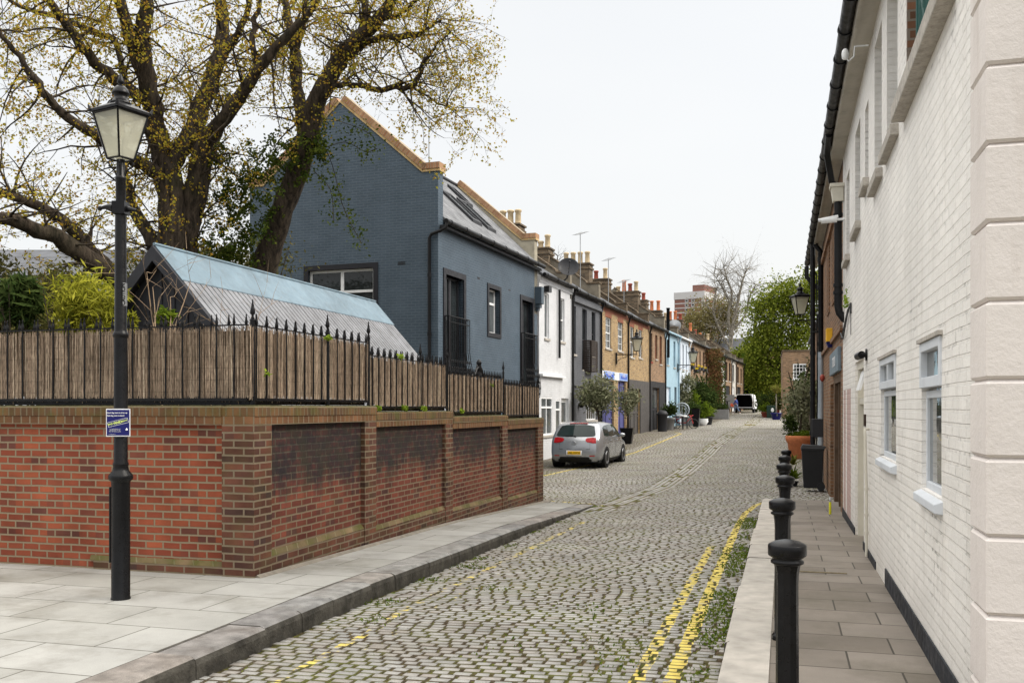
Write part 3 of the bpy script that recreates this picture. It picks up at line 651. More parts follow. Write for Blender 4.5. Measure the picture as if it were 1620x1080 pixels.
mb = MB(); mb.lathe([(.082, -.01), (.084, .01), (.078, .02), (.078, 1.02), (.082, 1.03), (.10, 1.045), (.104, 1.065), (.10, 1.085), (.07, 1.12), (.062, 1.16), (.066, 1.17), (.066, 1.185), (.058, 1.20), (.057, 2.28)], 20); mb.build('column_base', 'black', lamp)
mb = MB(); mb.lathe([(.057, 2.28), (.060, 2.285), (.066, 2.30), (.066, 2.315), (.058, 2.33), (.052, 2.35), (.047, 3.36), (.042, 3.42), (.042, 3.66), (.047, 3.67), (.047, 3.685), (.036, 3.70), (.034, 3.84)], 20); mb.build('column', 'black', lamp)
mb = MB(); mb.box(-.088, -.070, -.045, .045, .32, .98); o = mb.build('access_door', 'black', lamp, bevel=.004)
mb = MB(); mb.box(-.055, .055, -.06, .06, 3.36, 3.47); mb.tube([(-.19, .02, 3.42), (-.14, .015, 3.43), (-.06, 0, 3.42)], [.013, .02, .045], 8); mb.ball((-.19, .02, 3.42), .022); mb.tube([(.05, 0, 3.41), (.11, -.02, 3.40), (.15, -.03, 3.39)], [.03, .016, .012], 8); o = mb.build('ladder_arm', 'black', lamp); o.rotation_euler = (0, 0, TH)
mb = MB()
for a in range(4):
    an = a*math.pi/2+R(45)-R(29)+TH; P = [(.035*math.cos(an), .035*math.sin(an), 3.70)]
    P += [((.04+.06*t)*math.cos(an), (.04+.06*t)*math.sin(an), 3.70+.12*t+.02*math.sin(t*6)) for t in (.2, .5, .8, 1.)]; mb.tube(P, .007, 5)
    mb.tube([((.085+.025*math.cos(q))*math.cos(an), (.085+.025*math.cos(q))*math.sin(an), 3.80+.025*math.sin(q)) for q in np.linspace(0, 5.4, 9)], .005, 4)
mb.build('scroll_bracket', 'black', lamp)
lantern(lamp, z=3.845, rot=TH-R(29))
M['signblue'] = pm('sign_blue', (.012, .014, .115), .4, var=.03); M['signwhite'] = pm('sign_white', (.8, .8, .82), .4, var=.02); M['signyel'] = pm('sign_yellow', (.66, .78, .22), .5, var=.02); M['signlb'] = pm('sign_pale_blue', (.25, .38, .75), .5, var=.05)
sg = T('dog_sign', 'small blue and white dog fouling sign fixed to the lamp post', 'sign', (p.x, p.y, 1.55), TH+R(8)); 
MB().box(-.10, .10, -.083, -.079, -.127, .113).build('panel', 'signwhite', sg); MB().box(-.093, .093, -.0865, -.0835, -.118, .104).build('face', 'signblue', sg)
def st(body, size, x, z, mat='signwhite', rot=0., bold=.0, y=-.088, parent=None): return text(body, size, mat, parent or sg, Matrix.Translation((x, y, z)) @ Matrix.Rotation(R(90), 4, 'X') @ Matrix.Rotation(rot, 4, 'Z'), bold=bold)
st('Good dog owners clean up.', .0155, -.008, .078, bold=.0004); st("Bad dog owners don't!", .0155, -.018, .053, bold=.0004)
mb = MB()
fr_ = Matrix.Translation((0, -.0885, -.006)) @ Matrix.Rotation(-R(14), 4, 'Y')
for (a, b, c, d) in ((-.086, .086, .019, .0215), (-.086, .086, -.0215, -.019), (-.086, -.0835, -.0215, .0215), (.0835, .086, -.0215, .0215)):
    mb.poly([tuple(fr_ @ Vector(q)) for q in ((a, 0, c), (b, 0, c), (b, 0, d), (a, 0, d))])
mb.build('slogan_border', 'signwhite', sg)
st('BAG IT', .021, -.053, -.018, 'signyel', R(14), .0006); st('AND', .029, .0, -.006, 'signyel', R(14), .001); st('BIN IT', .019, .052, .008, 'signyel', R(14), .0006)
for i, s_ in enumerate(('You could be fined for not', 'clearing up after your dog.', 'Please use the bins provided.')): st(s_, .0085, -.025, -.062-.011*i)
st('www.rbkc.gov.uk', .008, -.05, -.108)
MB().lathe([(.008, 0), (.011, .006), (.006, .014), (.001, .022)], 8, (.072, -.088, -.075)).build('emblem', 'signwhite', sg)
stk = T('sticker', 'black and white sticker wrapped on the lamp column above the reed fence', 'sticker', (p.x, p.y, 2.66), TH)
mb = MB()
for i in range(4):
    a0, a1 = R(-50+i*16), R(-34+i*16); r = .0535
    mb.quad((r*math.cos(a0), r*math.sin(a0), -.1), (r*math.cos(a1), r*math.sin(a1), -.1), (r*math.cos(a1), r*math.sin(a1), .1), (r*math.cos(a0), r*math.sin(a0), .1))
mb.build('paper', 'steel', stk); text('CAUTION', .042, 'black', stk, Matrix.Translation((.042, -.039, 0)) @ Matrix.Rotation(R(47), 4, 'Z') @ Matrix.Rotation(R(90), 4, 'X') @ Matrix.Rotation(R(90), 4, 'Z'), bold=.001)
# ---------------------------------------------------------------- six bollards on the right pavement
def bollard_mesh():
    b = MB(); b.lathe([(.075, -.01), (.075, .03), (.060, .05), (.057, .06), (.053, .80), (.056, .86), (.064, .90)], 10, sm=False)
    g = MB(); g.lathe([(.062, .895), (.080, .905), (.080, .917), (.066, .925), (.088, .94), (.0935, .945), (.0935, .990), (.090, .997), (.06, 1.012), (.02, 1.02), (.001, 1.021)], 28); return b.mesh('shaft', 'black'), g.mesh('cap', 'black')
ma, mc = bollard_mesh()
labs = ['nearest and largest black fluted bollard at the bottom of the picture', 'second black bollard on the right pavement, just behind the nearest', 'third black bollard counted from the camera', 'fourth black bollard counted from the camera', 'fifth black bollard, last but one before the bin', 'smallest and farthest black bollard, in front of the terracotta planter']
for i, (px_, d_) in enumerate(((1245.5, 4.69), (1237.5, 6.85), (1242, 9.4), (1240.5, 11.8), (1241.5, 14.3), (1244, 17.5))):
    q = ptD(px_, 700, d_); t = T('bollard', labs[i], 'bollard', (q.x, q.y, pr(q.y)), random.random(), 'black bollards along the right pavement')
    for nm, me in (('shaft', ma), ('cap', mc)):
        o = bpy.data.objects.new(nm, me); C.objects.link(o); o.parent = t
# ---------------------------------------------------------------- garden shed behind the railings
M['shedwall'] = pm('black_boards', (.030, .031, .037), .6, bump=.2, bs=12)
M['zinc'] = pm('weathered_boards', (.20, .205, .22), .65, var=.22, vs=3, bump=.4, bs=20, grime=.45)
M['bluefl'] = pm('pale_blue_flashing', (.155, .215, .26), .6, var=.16, vs=2., grime=.35, bump=.2, bs=8)
M['seam'] = pm('dark_seam', (.05, .05, .055), .7)
shed = T('garden_shed', 'black boarded garden shed with a grey slatted roof and pale blue ridge', 'shed', (-8, 10.9, 0))
HR, L_ = 3.78, 6.75; sl = 1.13; HW = 1.75
mb = MB(); mb.poly([(-HW, 0, -.2), (HW, 0, -.2), (HW, 0, HR-HW*sl-.08), (0, 0, HR-.08), (-HW, 0, HR-HW*sl-.08)]); mb.poly([(-HW, L_, -.2), (HW, L_, -.2), (HW, L_, HR-HW*sl-.08), (0, L_, HR-.08), (-HW, L_, HR-HW*sl-.08)])
mb.quad((HW, 0, -.2), (HW, L_, -.2), (HW, L_, HR-HW*sl-.08), (HW, 0, HR-HW*sl-.08)); mb.quad((-HW, 0, -.2), (-HW, L_, -.2), (-HW, L_, HR-HW*sl-.08), (-HW, 0, HR-HW*sl-.08))
for i in range(-8, 9): x = i*.2; mb.box(x-.015, x+.015, -.02, .0, -.2, HR-abs(x)*sl-.1)
mb.build('wall', 'shedwall', shed)
for sg_ in (-1, 1):
    mb = MB(); e = 1.95; n = 54
    for i in range(n):
        y0 = -.12+(L_+.24)*i/n+.004; y1 = -.12+(L_+.24)*(i+1)/n-.022; dz = random.uniform(0, .004)
        mb.hexa([(sg_*e, y0, HR-e*sl), (0, y0, HR-.0), (0, y1, HR-.0), (sg_*e, y1, HR-e*sl), (sg_*e, y0, HR-e*sl+.03+dz), (0, y0, HR+.03+dz), (0, y1, HR+.03+dz), (sg_*e, y1, HR-e*sl+.03+dz)])
    mb.build('roof', 'zinc', shed)
    MB().hexa([(sg_*e, -.11, HR-e*sl-.03), (0, -.11, HR-.03), (0, L_+.11, HR-.03), (sg_*e, L_+.11, HR-e*sl-.03), (sg_*e, -.11, HR-e*sl+.012), (0, -.11, HR+.012), (0, L_+.11, HR+.012), (sg_*e, L_+.11, HR-e*sl+.012)]).build('roof_deck', 'seam', shed)
    w_ = .42
    MB().hexa([(sg_*w_, -.15, HR-w_*sl+.036), (0, -.15, HR+.036), (0, L_+.15, HR+.036), (sg_*w_, L_+.15, HR-w_*sl+.036), (sg_*w_, -.15, HR-w_*sl+.05), (0, -.15, HR+.05), (0, L_+.15, HR+.05), (sg_*w_, L_+.15, HR-w_*sl+.05)]).build('ridge_flashing', 'bluefl', shed)
    MB().hexa([(sg_*e, -.20, HR-e*sl-.17), (0, -.20, HR-.17), (0, -.152, HR-.17), (sg_*e, -.152, HR-e*sl-.17), (sg_*e, -.20, HR-e*sl+.03), (0, -.20, HR+.03), (0, -.152, HR+.03), (sg_*e, -.152, HR-e*sl+.03)]).build('barge_board', 'shedwall', shed)
mb = MB(); mb.tube([(.0, -.16, HR+.055), (0, L_+.16, HR+.055)], .022, 6); mb.build('ridge_cap', 'bluefl', shed)
# ---------------------------------------------------------------- blue painted house (local x towards the mews, y along it)
def fpx(px, py):      # pixel -> (y, z) on the mews facade plane of the terrace
    s, d = hit(px, RO, RD); return s, zat(py, d)
GD = (-RD[1], RD[0])
def gpx(px, py):      # pixel -> (x, z) on the blue gable
    s, d = hit(px, RO, GD); return -s, zat(py, d)
M['bluewall'] = brick('slate_blue_painted_brick', (.058, .084, .112), (.078, .108, .142), (.15, .19, .23), bump=1., mfac=.45, streak=.0, painted=True, rough=.55)  # pale joint lines painted in for brick edges catching the light
M['bluetrim'] = pm('smooth_blue', (.07, .095, .12), .5)
M['newcop'] = brick('buff_coping', (.30, .145, .075), (.40, .24, .13), (.30, .24, .17), .075, .24, .008, .6, off=0.)
M['newcop2'] = brick('yellow_coping', (.45, .30, .13), (.52, .38, .19), (.45, .38, .28), .225, .075, .008, .5)
M['render'] = pm('pale_render', (.34, .31, .24), .85, grime=.3)
bh = T('blue_house', 'slate blue painted brick house with a brick edged gable and slate roof', 'house', (RO[0], RO[1], 0), -RA)
EZ = 6.75; HL = 8.75; ZB = -.5
PK = (-2.98, 10.25)   # apex
gp = gpx(692, 264); shz = 8.05
wd = [gpx(488, 420), gpx(591, 420)]; g0, g1 = wd[0][0], wd[1][0]; gzt = zat(426, hit(540, RO, GD)[1])
door1 = (fpx(704.5, 430)[0], fpx(733, 430)[0]); dz1 = zat(434, hit(706, RO, RD)[1])
win2 = (fpx(773, 460)[0], fpx(790, 460)[0]); w2t = zat(457, hit(780, RO, RD)[1]); w2b = zat(527, hit(780, RO, RD)[1])
door3 = (fpx(825, 480)[0], fpx(842, 480)[0]); dz3 = zat(474, hit(826, RO, RD)[1])
fm = fE(0.); fg = fS(0.)
dbot = 1.9
mb = MB(); wallface(mb, fm, .0, HL, ZB, EZ, [(door1[0], door1[1], dbot, dz1), (win2[0], win2[1], w2b, w2t), (door3[0], door3[1], dbot, dz3)], .30)
gh = (g0, g1, 3.2, gzt)
wallface(mb, fg, -5.95, 0., ZB, 8.05, [gh], .22)
mb.poly([(-5.95, 0, 8.05), (-5.45, 0, 8.05), (-2.98, 0, 10.2), (-.5, 0, 8.05), (0, 0, 8.05)][1:4])
# returns giving the parapet gables their thickness
for yy_, th in ((0, .33), (HL-.33, .33)):
    hz = 8.05 if yy_ == 0 else 7.6; ap = 10.2 if yy_ == 0 else 9.75
    if yy_ == 0:
        mb.poly([(-5.95, th, 5), (0, th, 5), (0, th, hz), (-.5, th, hz), (-2.98, th, ap), (-5.45, th, hz), (-5.95, th, hz)]); mb.quad((0, 0, EZ), (0, th, EZ), (0, th, hz), (0, 0, hz)); mb.quad((-5.95, 0, ZB), (-5.95, HL, ZB), (-5.95, HL, 8), (-5.95, 0, 8))
mb.build('wall', 'bluewall', bh)
mb = MB(); mb.prism([(-5.95, 5), (.0, 5), (0, 7.6), (-.5, 7.6), (-2.98, 9.75), (-5.45, 7.6), (-5.95, 7.6)], (HL-.33, HL), lambda a, b, n: (a, n, b)); mb.build('party_wall', 'render', bh)
def coping(parent, y0, y1, hz, ap, nm='coping'):
    pts = [(-6.0, hz), (-5.49, hz), (-2.98, ap), (-.47, hz), (.06, hz)]
    for (a, b) in zip(pts[:-1], pts[1:]):
        ln = math.hypot(b[0]-a[0], b[1]-a[1]); an = math.atan2(b[1]-a[1], b[0]-a[0])
        for (z0, z1, mt, e) in ((0, .075, 'newcop2', .03), (.075, .24, 'newcop', .05)):
            o = MB().box(0, ln, y0-e, y1+e, z0, z1).build(nm, mt, parent); o.location = (a[0], 0, a[1])
            # local x runs along the slope
            o.rotation_euler = (0, -an, 0)
coping(bh, 0, .33, 8.05, 10.2); coping(bh, HL-.33, HL, 7.6, 9.75)
# roof
rx = -2.98; rz_ = EZ+(.18+2.98)*1.0
mb = MB(); mb.prism([(.17, EZ-.02), (rx, 9.72), (-6.1, EZ), (-6.1, EZ-.1), (rx, 9.6), (.17, EZ-.12)], (.33, HL-.33), lambda a, b, n: (a, n, b)); mb.build('roof', 'slate2', bh)
sr = (9.72-EZ+.02)/(2.98+.17)
mb = MB(); mb.tube([(rx, .33, 9.75), (rx, HL-.33, 9.75)], .07, 6); mb.build('ridge_tiles', 'dgrey', bh)
for (a0, a1, b0, b1) in ((1.0, 1.9, .95, 2.2), (4.0, 4.8, .75, 1.85), (5.3, 6.1, .75, 1.85), (6.3, 6.9, 1.9, 2.6)):
    rl = T; fsk = lambda y, u, n: (.17-u, y, EZ-.02+u*sr+n*1.2)
    mb = MB()
    for (p0, p1, q0, q1) in ((a0, a0+.09, b0, b1), (a1-.09, a1, b0, b1), (a0+.09, a1-.09, b0, b0+.09), (a0+.09, a1-.09, b1-.09, b1)): fbox(mb, fsk, p0, p1, q0, q1, 0, .09)
    o = mb.build('rooflight', 'dgrey', bh); MB().quad(fsk(a0, b0, .05), fsk(a1, b0, .05), fsk(a1, b1, .05), fsk(a0, b1, .05)).build('pane', 'glassl', o)
mb = MB(); mb.box(.0, .17, .1, HL, EZ-.22, EZ-.14); mb.build('soffit', 'dgrey', bh)
def gutter(parent, y0, y1, x, z, r=.065, mat='pipe', name='gutter', step=1.1):
    mb = MB(); mb.tube([(x, y0, z), (x, y1, z)], r, 8)
    y = y0+.3
    while y < y1: mb.tube([(x, y-.03, z), (x, y+.03, z)], r+.012, 8); y += step
    return mb.build(name, mat, parent)
gutter(bh, -.05, HL, .25, EZ-.07, .075)
mb = MB(); xg = gpx(681, 400)[0]
mb.tube([(.25, .0, EZ-.1), (.25, -.05, EZ-.25), (.1, -.07, EZ-.33), (xg+.06, -.07, EZ-.40), (xg, -.07, EZ-.5), (xg, -.07, 0)], .045, 8)
for z in (5.2, 3.6, 2.2): mb.tube([(xg, -.07, z), (xg, -.07, z+.1)], .06, 8)
mb.build('downpipe', 'pipe', bh)
def trim(parent, f, a0, a1, z0, z1, w_, mat='blackp', n=.03, bottom=True):
    mb = MB(); fbox(mb, f, a0-w_, a0, z0-(w_ if bottom else 0), z1+w_, -.3, n); fbox(mb, f, a1, a1+w_, z0-(w_ if bottom else 0), z1+w_, -.3, n); fbox(mb, f, a0, a1, z1, z1+w_, -.3, n)
    if bottom: fbox(mb, f, a0, a1, z0-w_, z0, -.3, n)
    return mb.build('surround', mat, parent)
trim(bh, fm, door1[0], door1[1], dbot, dz1, .16); trim(bh, fm, door3[0], door3[1], dbot, dz3, .16); trim(bh, fm, win2[0], win2[1], w2b, w2t, .13); trim(bh, fg, g0, g1, 3.2, gzt, .14)
window(bh, fm, *win2, w2b, w2t, .2, .055, 1, 1, transom=w2b+(w2t-w2b)*.68, glass='glassl')
window(bh, fg, g0, g1, 3.2, gzt, .14, .07, 2, 1, transom=gzt-.62, bar=.1)
for (a, b) in ((door1, dz1), (door3, dz3)):
    m_ = (a[0]+a[1])/2; window(bh, fm, a[0], m_, dbot, b, .2, .07, 1, 1, mat='blackp', name='door', glass='glass'); window(bh, fm, m_, a[1], dbot, b, .2, .07, 1, 1, mat='blackp', name='door', glass='glass')
def balconette(parent, y0, y1, z0, z1):
    t = MB(); zt = z1
    for yy_ in (y0, y1): t.tube([(.03, yy_, zt), (.15, yy_, zt)], .014, 5); t.tube([(.03, yy_, z0), (.18, yy_, z0)], .014, 5); t.box(.02, .05, yy_-.02, yy_+.02, z0, zt)
    t.tube([(.15, y0, zt), (.15, y1, zt)], .018, 5); t.tube([(.15, y0, zt-.16), (.15, y1, zt-.16)], .014, 5); t.tube([(.18, y0, z0), (.18, y1, z0)], .02, 5)
    t.build('balcony_frame', 'black', parent)
    n_ = 11; h = zt-z0; prof = [(.15, zt), (.15, zt-.42*h), (.18, zt-.52*h), (.25, zt-.68*h), (.28, zt-.82*h), (.25, z0+.06*h), (.18, z0)]
    for i in range(n_+1):
        yy_ = y0+(y1-y0)*i/n_; b = MB(); b.tube([(a, yy_, c) for a, c in prof], .012, 4)
        if i < n_:
            for j in range(5):
                zc = zt-.55*h-j*.09*h; xx_ = float(np.interp(-zc, [-q[1] for q in prof], [q[0] for q in prof])); b.tube([(xx_, yy_+.0+.035*math.cos(q)+(y1-y0)/n_/2, zc+.035*math.sin(q)) for q in np.linspace(0, 6.28, 7)], .009, 3, cap=False)
        b.build('balcony_bar', 'black', parent)
for d_, zt_ in ((door1, fpx(705, 500)[1]), (door3, fpx(826, 527)[1])):
    bt = T('balcony', 'black bellied wrought iron balconette at the '+('first, nearer' if d_ is door1 else 'far')+' dark door of the blue house', 'balcony', (RO[0], RO[1], 0), -RA, 'balconettes on the blue house'); balconette(bt, d_[0]-.1, d_[1]+.12, dbot+.05, zt_)
vb = MB()
for (a, z) in ((-1.05, zat(413, 25.5)),):
    for i in range(7):
        for j in range(2): fbox(vb, fg, a+i*.033-.15, a+i*.033-.125, z+j*.05-.04, z+j*.05, .0, .004)
vb.build('air_brick', 'blackp', bh)
mb = MB()
for px_, py_ in ((757, 440), (806, 459)):
    a, z = fpx(px_, py_); fbox(mb, fm, a-.1, a+.1, z-.03, z+.03, 0, .004)
mb.build('air_brick', 'blackp', bh)
mb = MB(); a, z = fpx(848, 470); fbox(mb, fm, 8.45, 8.75, z-.25, z+.35, 0, .25); fbox(mb, fm, 8.5, 8.75, z-.38, z-.25, 0, .17); fbox(mb, fm, 8.55, 8.75, z-.48, z-.38, 0, .10); mb.build('corbel', 'bluetrim', bh)
def antenna(parent, x, y, z, h, n=7, d=1, name='aerial'):
    mb = MB(); mb.tube([(x, y, z), (x, y, z+h)], .02, 5); mb.tube([(x-.1, y-.35*d, z+h-.1), (x+.1, y+.45*d, z+h+.15)], .014, 4)
    for i in range(n): t = i/(n-1); c_ = Vector((x-.1+.2*t, y+(-.35+.8*t)*d, z+h-.1+.25*t)); mb.tube([c_+Vector((-.2, .05, 0)), c_+Vector((.2, -.05, 0))], .007, 3)
    return mb.build(name, 'steel', parent)
antenna(bh, -2.98, 6., 9.7, 2.7, 4)
# ---------------------------------------------------------------- the terrace of mews houses beyond it
def pots(parent, x, y, z, kinds, dx=.0, dy=.3, x0=None):
    n_ = len(kinds)
    for i, kd in enumerate(kinds):
        o = (i-(n_-1)/2)
        h = {'b': .62, 't': .72, 'r': .5, 's': .35}[kd]; mt = {'b': 'creampot', 't': 'terra', 'r': 'terrad', 's': 'creampot'}[kd]
        mb = MB(); mb.lathe([(.15, 0), (.13, .05), (.115, h-.12), (.15, h-.08), (.15, h-.03), (.12, h), (.09, h)], 10, (x+o*dx, y+o*dy, z)); mb.build('chimney_pot', mt, parent)
M['sootbrick'] = brick('sooty_brick', (.10, .07, .045), (.17, .12, .075), (.14, .12, .09), dark=(.05, .04, .03), bump=.7, vary=.35)
M['cementw'] = pm('cement_parapet', (.20, .175, .135), .9, var=.25, vs=3, bump=.4, bs=20, grime=.4)
M['oranget'] = brick('orange_tiles', (.42, .14, .06), (.5, .2, .1), (.2, .1, .05), .2, .2, .01, .5, 'y')
def row_house(name, label, px0, px1, e0, e1, wallmat, openings=(), chim=None, lower=None, gut=True, party='cementw', roofm='slate', extra=None, parap=.55, dp=True, gmat='pipe'):
    s0 = hit(px0, RO, RD)[0]; s1 = hit(px1, RO, RD)[0]; L = s1-s0
    za = zat(e0, hit(px0, RO, RD)[1]); zb = zat(e1, hit(px1, RO, RD)[1]); ze = (za+zb)/2
    ox, oy = RO[0]+RD[0]*s0, RO[1]+RD[1]*s0; gz = float(zr(ox, oy+L/2))-.25
    t = T(name, label, 'house', (ox, oy, 0), -RA, 'houses of the mews terrace')
    H = []; W = []
    for op in openings:      # (kind, pxl, pxr, ytop, ybot)
        kd, a, b, yt, yb = op[:5]; sa = hit(a, RO, RD); sb = hit(b, RO, RD); mid = (sa[1]+sb[1])/2
        q = [max(.06, sa[0]-s0), min(L-.06, sb[0]-s0), zat(yb, mid), zat(yt, mid)]
        if kd in ('garage', 'door'): q[2] = max(q[2], gz+.02)
        H.append(tuple(q)); W.append((kd, q, op[5] if len(op) > 5 else {}))
    mb = MB(); wallface(mb, fE(0), 0, L, gz, ze, H, .20)
    mb.quad((0, 0, gz), (-6.2, 0, gz), (-6.2, 0, ze), (0, 0, ze)); mb.quad((0, L, gz), (-6.2, L, gz), (-6.2, L, ze), (0, L, ze)); mb.quad((-6.2, 0, gz), (-6.2, L, gz), (-6.2, L, ze), (-6.2, 0, ze))
    mb.build('wall', wallmat, t)
    if lower:
        zt = zat(lower[0], hit((px0+px1)/2, RO, RD)[1]); low = [h for h in H if h[2] < zt-.3]; mb = MB()
        segs = []; a = 0.
        for h in sorted(low): segs.append((a, h[0])); a = h[1]
        segs.append((a, L))
        for (a, b) in segs:
            if b-a > .02: fbox(mb, fE(0), a, b, gz, zt, .0, .05)
        for h in low:
            if zt > h[3]+.02: fbox(mb, fE(0), h[0], h[1], h[3], zt, 0, .05)
        mb.build('shop_front', lower[1], t)
    for kd, q, o in W:
        f = fE(0)
        if kd == 'sash': window(t, f, *q, .11, .05, o.get('nx', 2), o.get('nz', 4), mat=o.get('mat', 'white'), glass=o.get('glass', 'glassl'), sill=o.get('sill', .05), sillmat=o.get('sm', 'stone'))
        elif kd == 'plain': window(t, f, *q, .14, .05, 1, o.get('nz', 2), mat=o.get('mat', 'blackp'), glass='glass', sill=o.get('sill', .05), sillmat=o.get('sm', 'stone'))
        elif kd == 'case': window(t, f, *q, .06, .06, o.get('nx', 2), 1, mat=o.get('mat', 'white'), transom=q[3]-(q[3]-q[2])*.27, sill=.05, glass='glassl', bar=.06)
        elif kd in ('door', 'garage'):
            mb = MB(); fbox(mb, f, q[0], q[1], q[2], q[3], -.16, -.12)
            n_ = max(1, int((q[1]-q[0])/(.8)))
            for i in range(n_):
                a = q[0]+(q[1]-q[0])*i/n_; b = q[0]+(q[1]-q[0])*(i+1)/n_
                fbox(mb, f, a+.0, a+.06, q[2], q[3], -.12, -.09); fbox(mb, f, b-.06, b, q[2], q[3], -.12, -.09); zz_ = q[2]+(q[3]-q[2])*.5; fbox(mb, f, a+.06, b-.06, zz_-.05, zz_+.05, -.12, -.09); fbox(mb, f, a+.06, b-.06, q[3]-.08, q[3], -.12, -.09)
            d = mb.build('door' if kd == 'door' else 'garage_door', o.get('mat', 'dgrey'), t)
            if o.get('glazed'):
                mb = MB()
                for i in range(n_):
                    a = q[0]+(q[1]-q[0])*i/n_; b = q[0]+(q[1]-q[0])*(i+1)/n_; zz_ = q[2]+(q[3]-q[2])*.5; mb.quad(f(a+.1, zz_+.1, -.10), f(b-.1, zz_+.1, -.10), f(b-.1, q[3]-.15, -.10), f(a+.1, q[3]-.15, -.10))
                mb.build('pane', 'glassl', d)
            MB().ball(f(q[1]-.12, q[2]+1.05, -.08), .03).build('handle', 'steel', d)
    # roof, party wall, chimney
    mb = MB(); mb.prism([(.12, ze-.02), (-3.1, ze+2.0), (-6.3, ze), (-6.3, ze-.12), (-3.1, ze+1.85), (.12, ze-.14)], (0, L-.32), lambda a, b, n: (a, n, b)); mb.build('roof', roofm, t)
    if party:
        mb = MB(); mb.prism([(-6.1, ze-.5), (.0, ze-.5), (0, ze+parap), (-.55, ze+parap), (-.6, ze+parap+.1), (-3.1, ze+2.0+parap-.1), (-6.1, ze+parap-.2)], (L-.32, L-.003), lambda a, b, n: (a, n, b)); mb.build('party_wall', party, t)
        mb = MB(); f2 = lambda a, b, n: (a, n, b); mb.prism([(.04, ze+parap), (.04, ze+parap+.07), (-.58, ze+parap+.07), (-.6, ze+parap+.17), (-3.1, ze+2.0+parap-.03), (-3.1, ze+2.0+parap-.1), (-.6, ze+parap+.1), (-.55, ze+parap)], (L-.37, L+.05), f2); mb.build('coping', 'sootbrick', t)
    if chim:
        for (cx_, w_, top, kinds, cm) in chim:
            c_ = MB(); c_.box(cx_-w_/2, cx_+w_/2, L-.62, L+.15, ze+.5, top); c_.box(cx_-w_/2-.05, cx_+w_/2+.05, L-.67, L+.20, top-.24, top-.14); c_.box(cx_-w_/2-.06, cx_+w_/2+.06, L-.68, L+.21, top, top+.07); o = c_.build('chimney', cm, t)
            pots(o, cx_, L-.23, top+.07, kinds, w_/max(1, len(kinds))*1.0, .0)
    if gut:
        gutter(t, 0, L-.02, .2, ze-.06, .07, gmat, step=1.3)
    if dp:
        mb = MB(); mb.tube([(.2, L-.15, ze-.1), (.12, L-.13, ze-.35), (.07, L-.12, ze-.5), (.07, L-.12, gz+.2)], .05, 6); mb.build('downpipe', gmat, t)
    if extra: extra(t, L, ze, gz, s0)
    return t, L, ze, gz, s0
M['whitewall'] = brick('white_painted_brick', (.58, .59, .61), (.63, .64, .66), (.48, .49, .51), bump=.35, painted=True, rough=.6)
M['greywall'] = brick('grey_painted_brick', (.115, .12, .135), (.145, .15, .165), (.07, .075, .085), bump=.9, painted=True, rough=.6)
M['tan'] = brick('london_stock_brick', (.30, .19, .085), (.42, .29, .14), (.34, .28, .20), dark=(.16, .10, .06), bump=.6, vary=.25)
M['tan2'] = brick('brown_stock_brick', (.21, .125, .07), (.31, .19, .11), (.28, .22, .16), dark=(.13, .08, .05), bump=.6, vary=.25)
M['skyblue'] = pm('sky_blue_render', (.33, .48, .58), .6, var=.08, grime=.08); M['paleblue'] = pm('pale_blue_render', (.56, .63, .72), .6, var=.05, grime=.08)
M['redarch'] = brick('red_dressing', (.22, .07, .045), (.27, .09, .055), (.22, .15, .1), .075, .24, .008, .5, off=0.)
M['violet'] = pm('violet_blue_paint', (.085, .09, .24), .5, var=.12, vs=3); M['gdoor'] = pm('grey_brown_paint', (.085, .08, .078), .55, var=.12)
M['dirtyw'] = brick('stained_white_brick', (.50, .48, .44), (.60, .58, .55), (.35, .33, .3), bump=.5, painted=True)
M['board'] = pm('dark_timber', (.045, .035, .03), .8, var=.3, vs=8)
# 1 white
def x1(t, L, ze, gz, s0):
    mb = MB()
    for i in range(int(L/.14)): fbox(mb, fE(0), i*.14, i*.14+.07, ze-.32, ze-.22, 0, .05)
    fbox(mb, fE(0), 0, L, ze-.22, ze-.08, 0, .06); mb.build('dentil_course', 'whitewall', t)
    y_, z_ = fpx(869.5, 455); y_ -= s0; mb = MB(); mb.tube([(.09, y_+1., ze-.35), (.09, y_+1.0, zat(565, 35.5))], .05, 6); mb.build('downpipe', 'pipe', t)
    mb = MB(); q = fpx(862, 458); fbox(mb, fE(0), .55, .9, q[1]-.1, q[1]+.12, 0, .2); mb.build('floodlight', 'black', t)
    mb = MB(); fbox(mb, fE(0), 0, 3.0, gz+3.25, gz+3.33, 0, .14); mb.build('string_course', 'white', t)
    d = MB(); c_ = Vector((.35, 2.6, ze+.55)); M3 = Matrix.Rotation(R(-60), 3, 'Y') @ Matrix.Rotation(R(0), 3, 'X')
    vs = []
    dd = Vector((.35, -.85, .35)).normalized(); q3 = dd.to_track_quat('Z', 'Y')
    for (r_, z_) in ((.02, -.07), (.18, -.06), (.32, -.02), (.40, .03), (.41, .03)):
        vs += [c_+q3 @ Vector((r_*math.cos(a), r_*.92*math.sin(a), z_)) for a in np.linspace(0, 2*math.pi, 20, endpoint=False)]
    d.add(vs, [(j*20+i, j*20+(i+1) % 20, (j+1)*20+(i+1) % 20, (j+1)*20+i) for j in range(4) for i in range(20)], sm=True)
    d.tube([c_-dd*.07, c_+Vector((-.1, .15, -.4)), Vector((-.05, 2.75, ze-.1))], .03, 6); d.tube([c_+Vector((0, 0, -.35)), c_+dd*.42], .012, 4); d.ball(c_+dd*.42, .04)
    tag(d.build('satellite_dish', 'dgrey'), 'dark grey satellite dish above the gutter of the white house next to the blue one', 'satellite dish').matrix_world = Matrix.Translation(t.location) @ Matrix.Rotation(-RA, 4, 'Z')
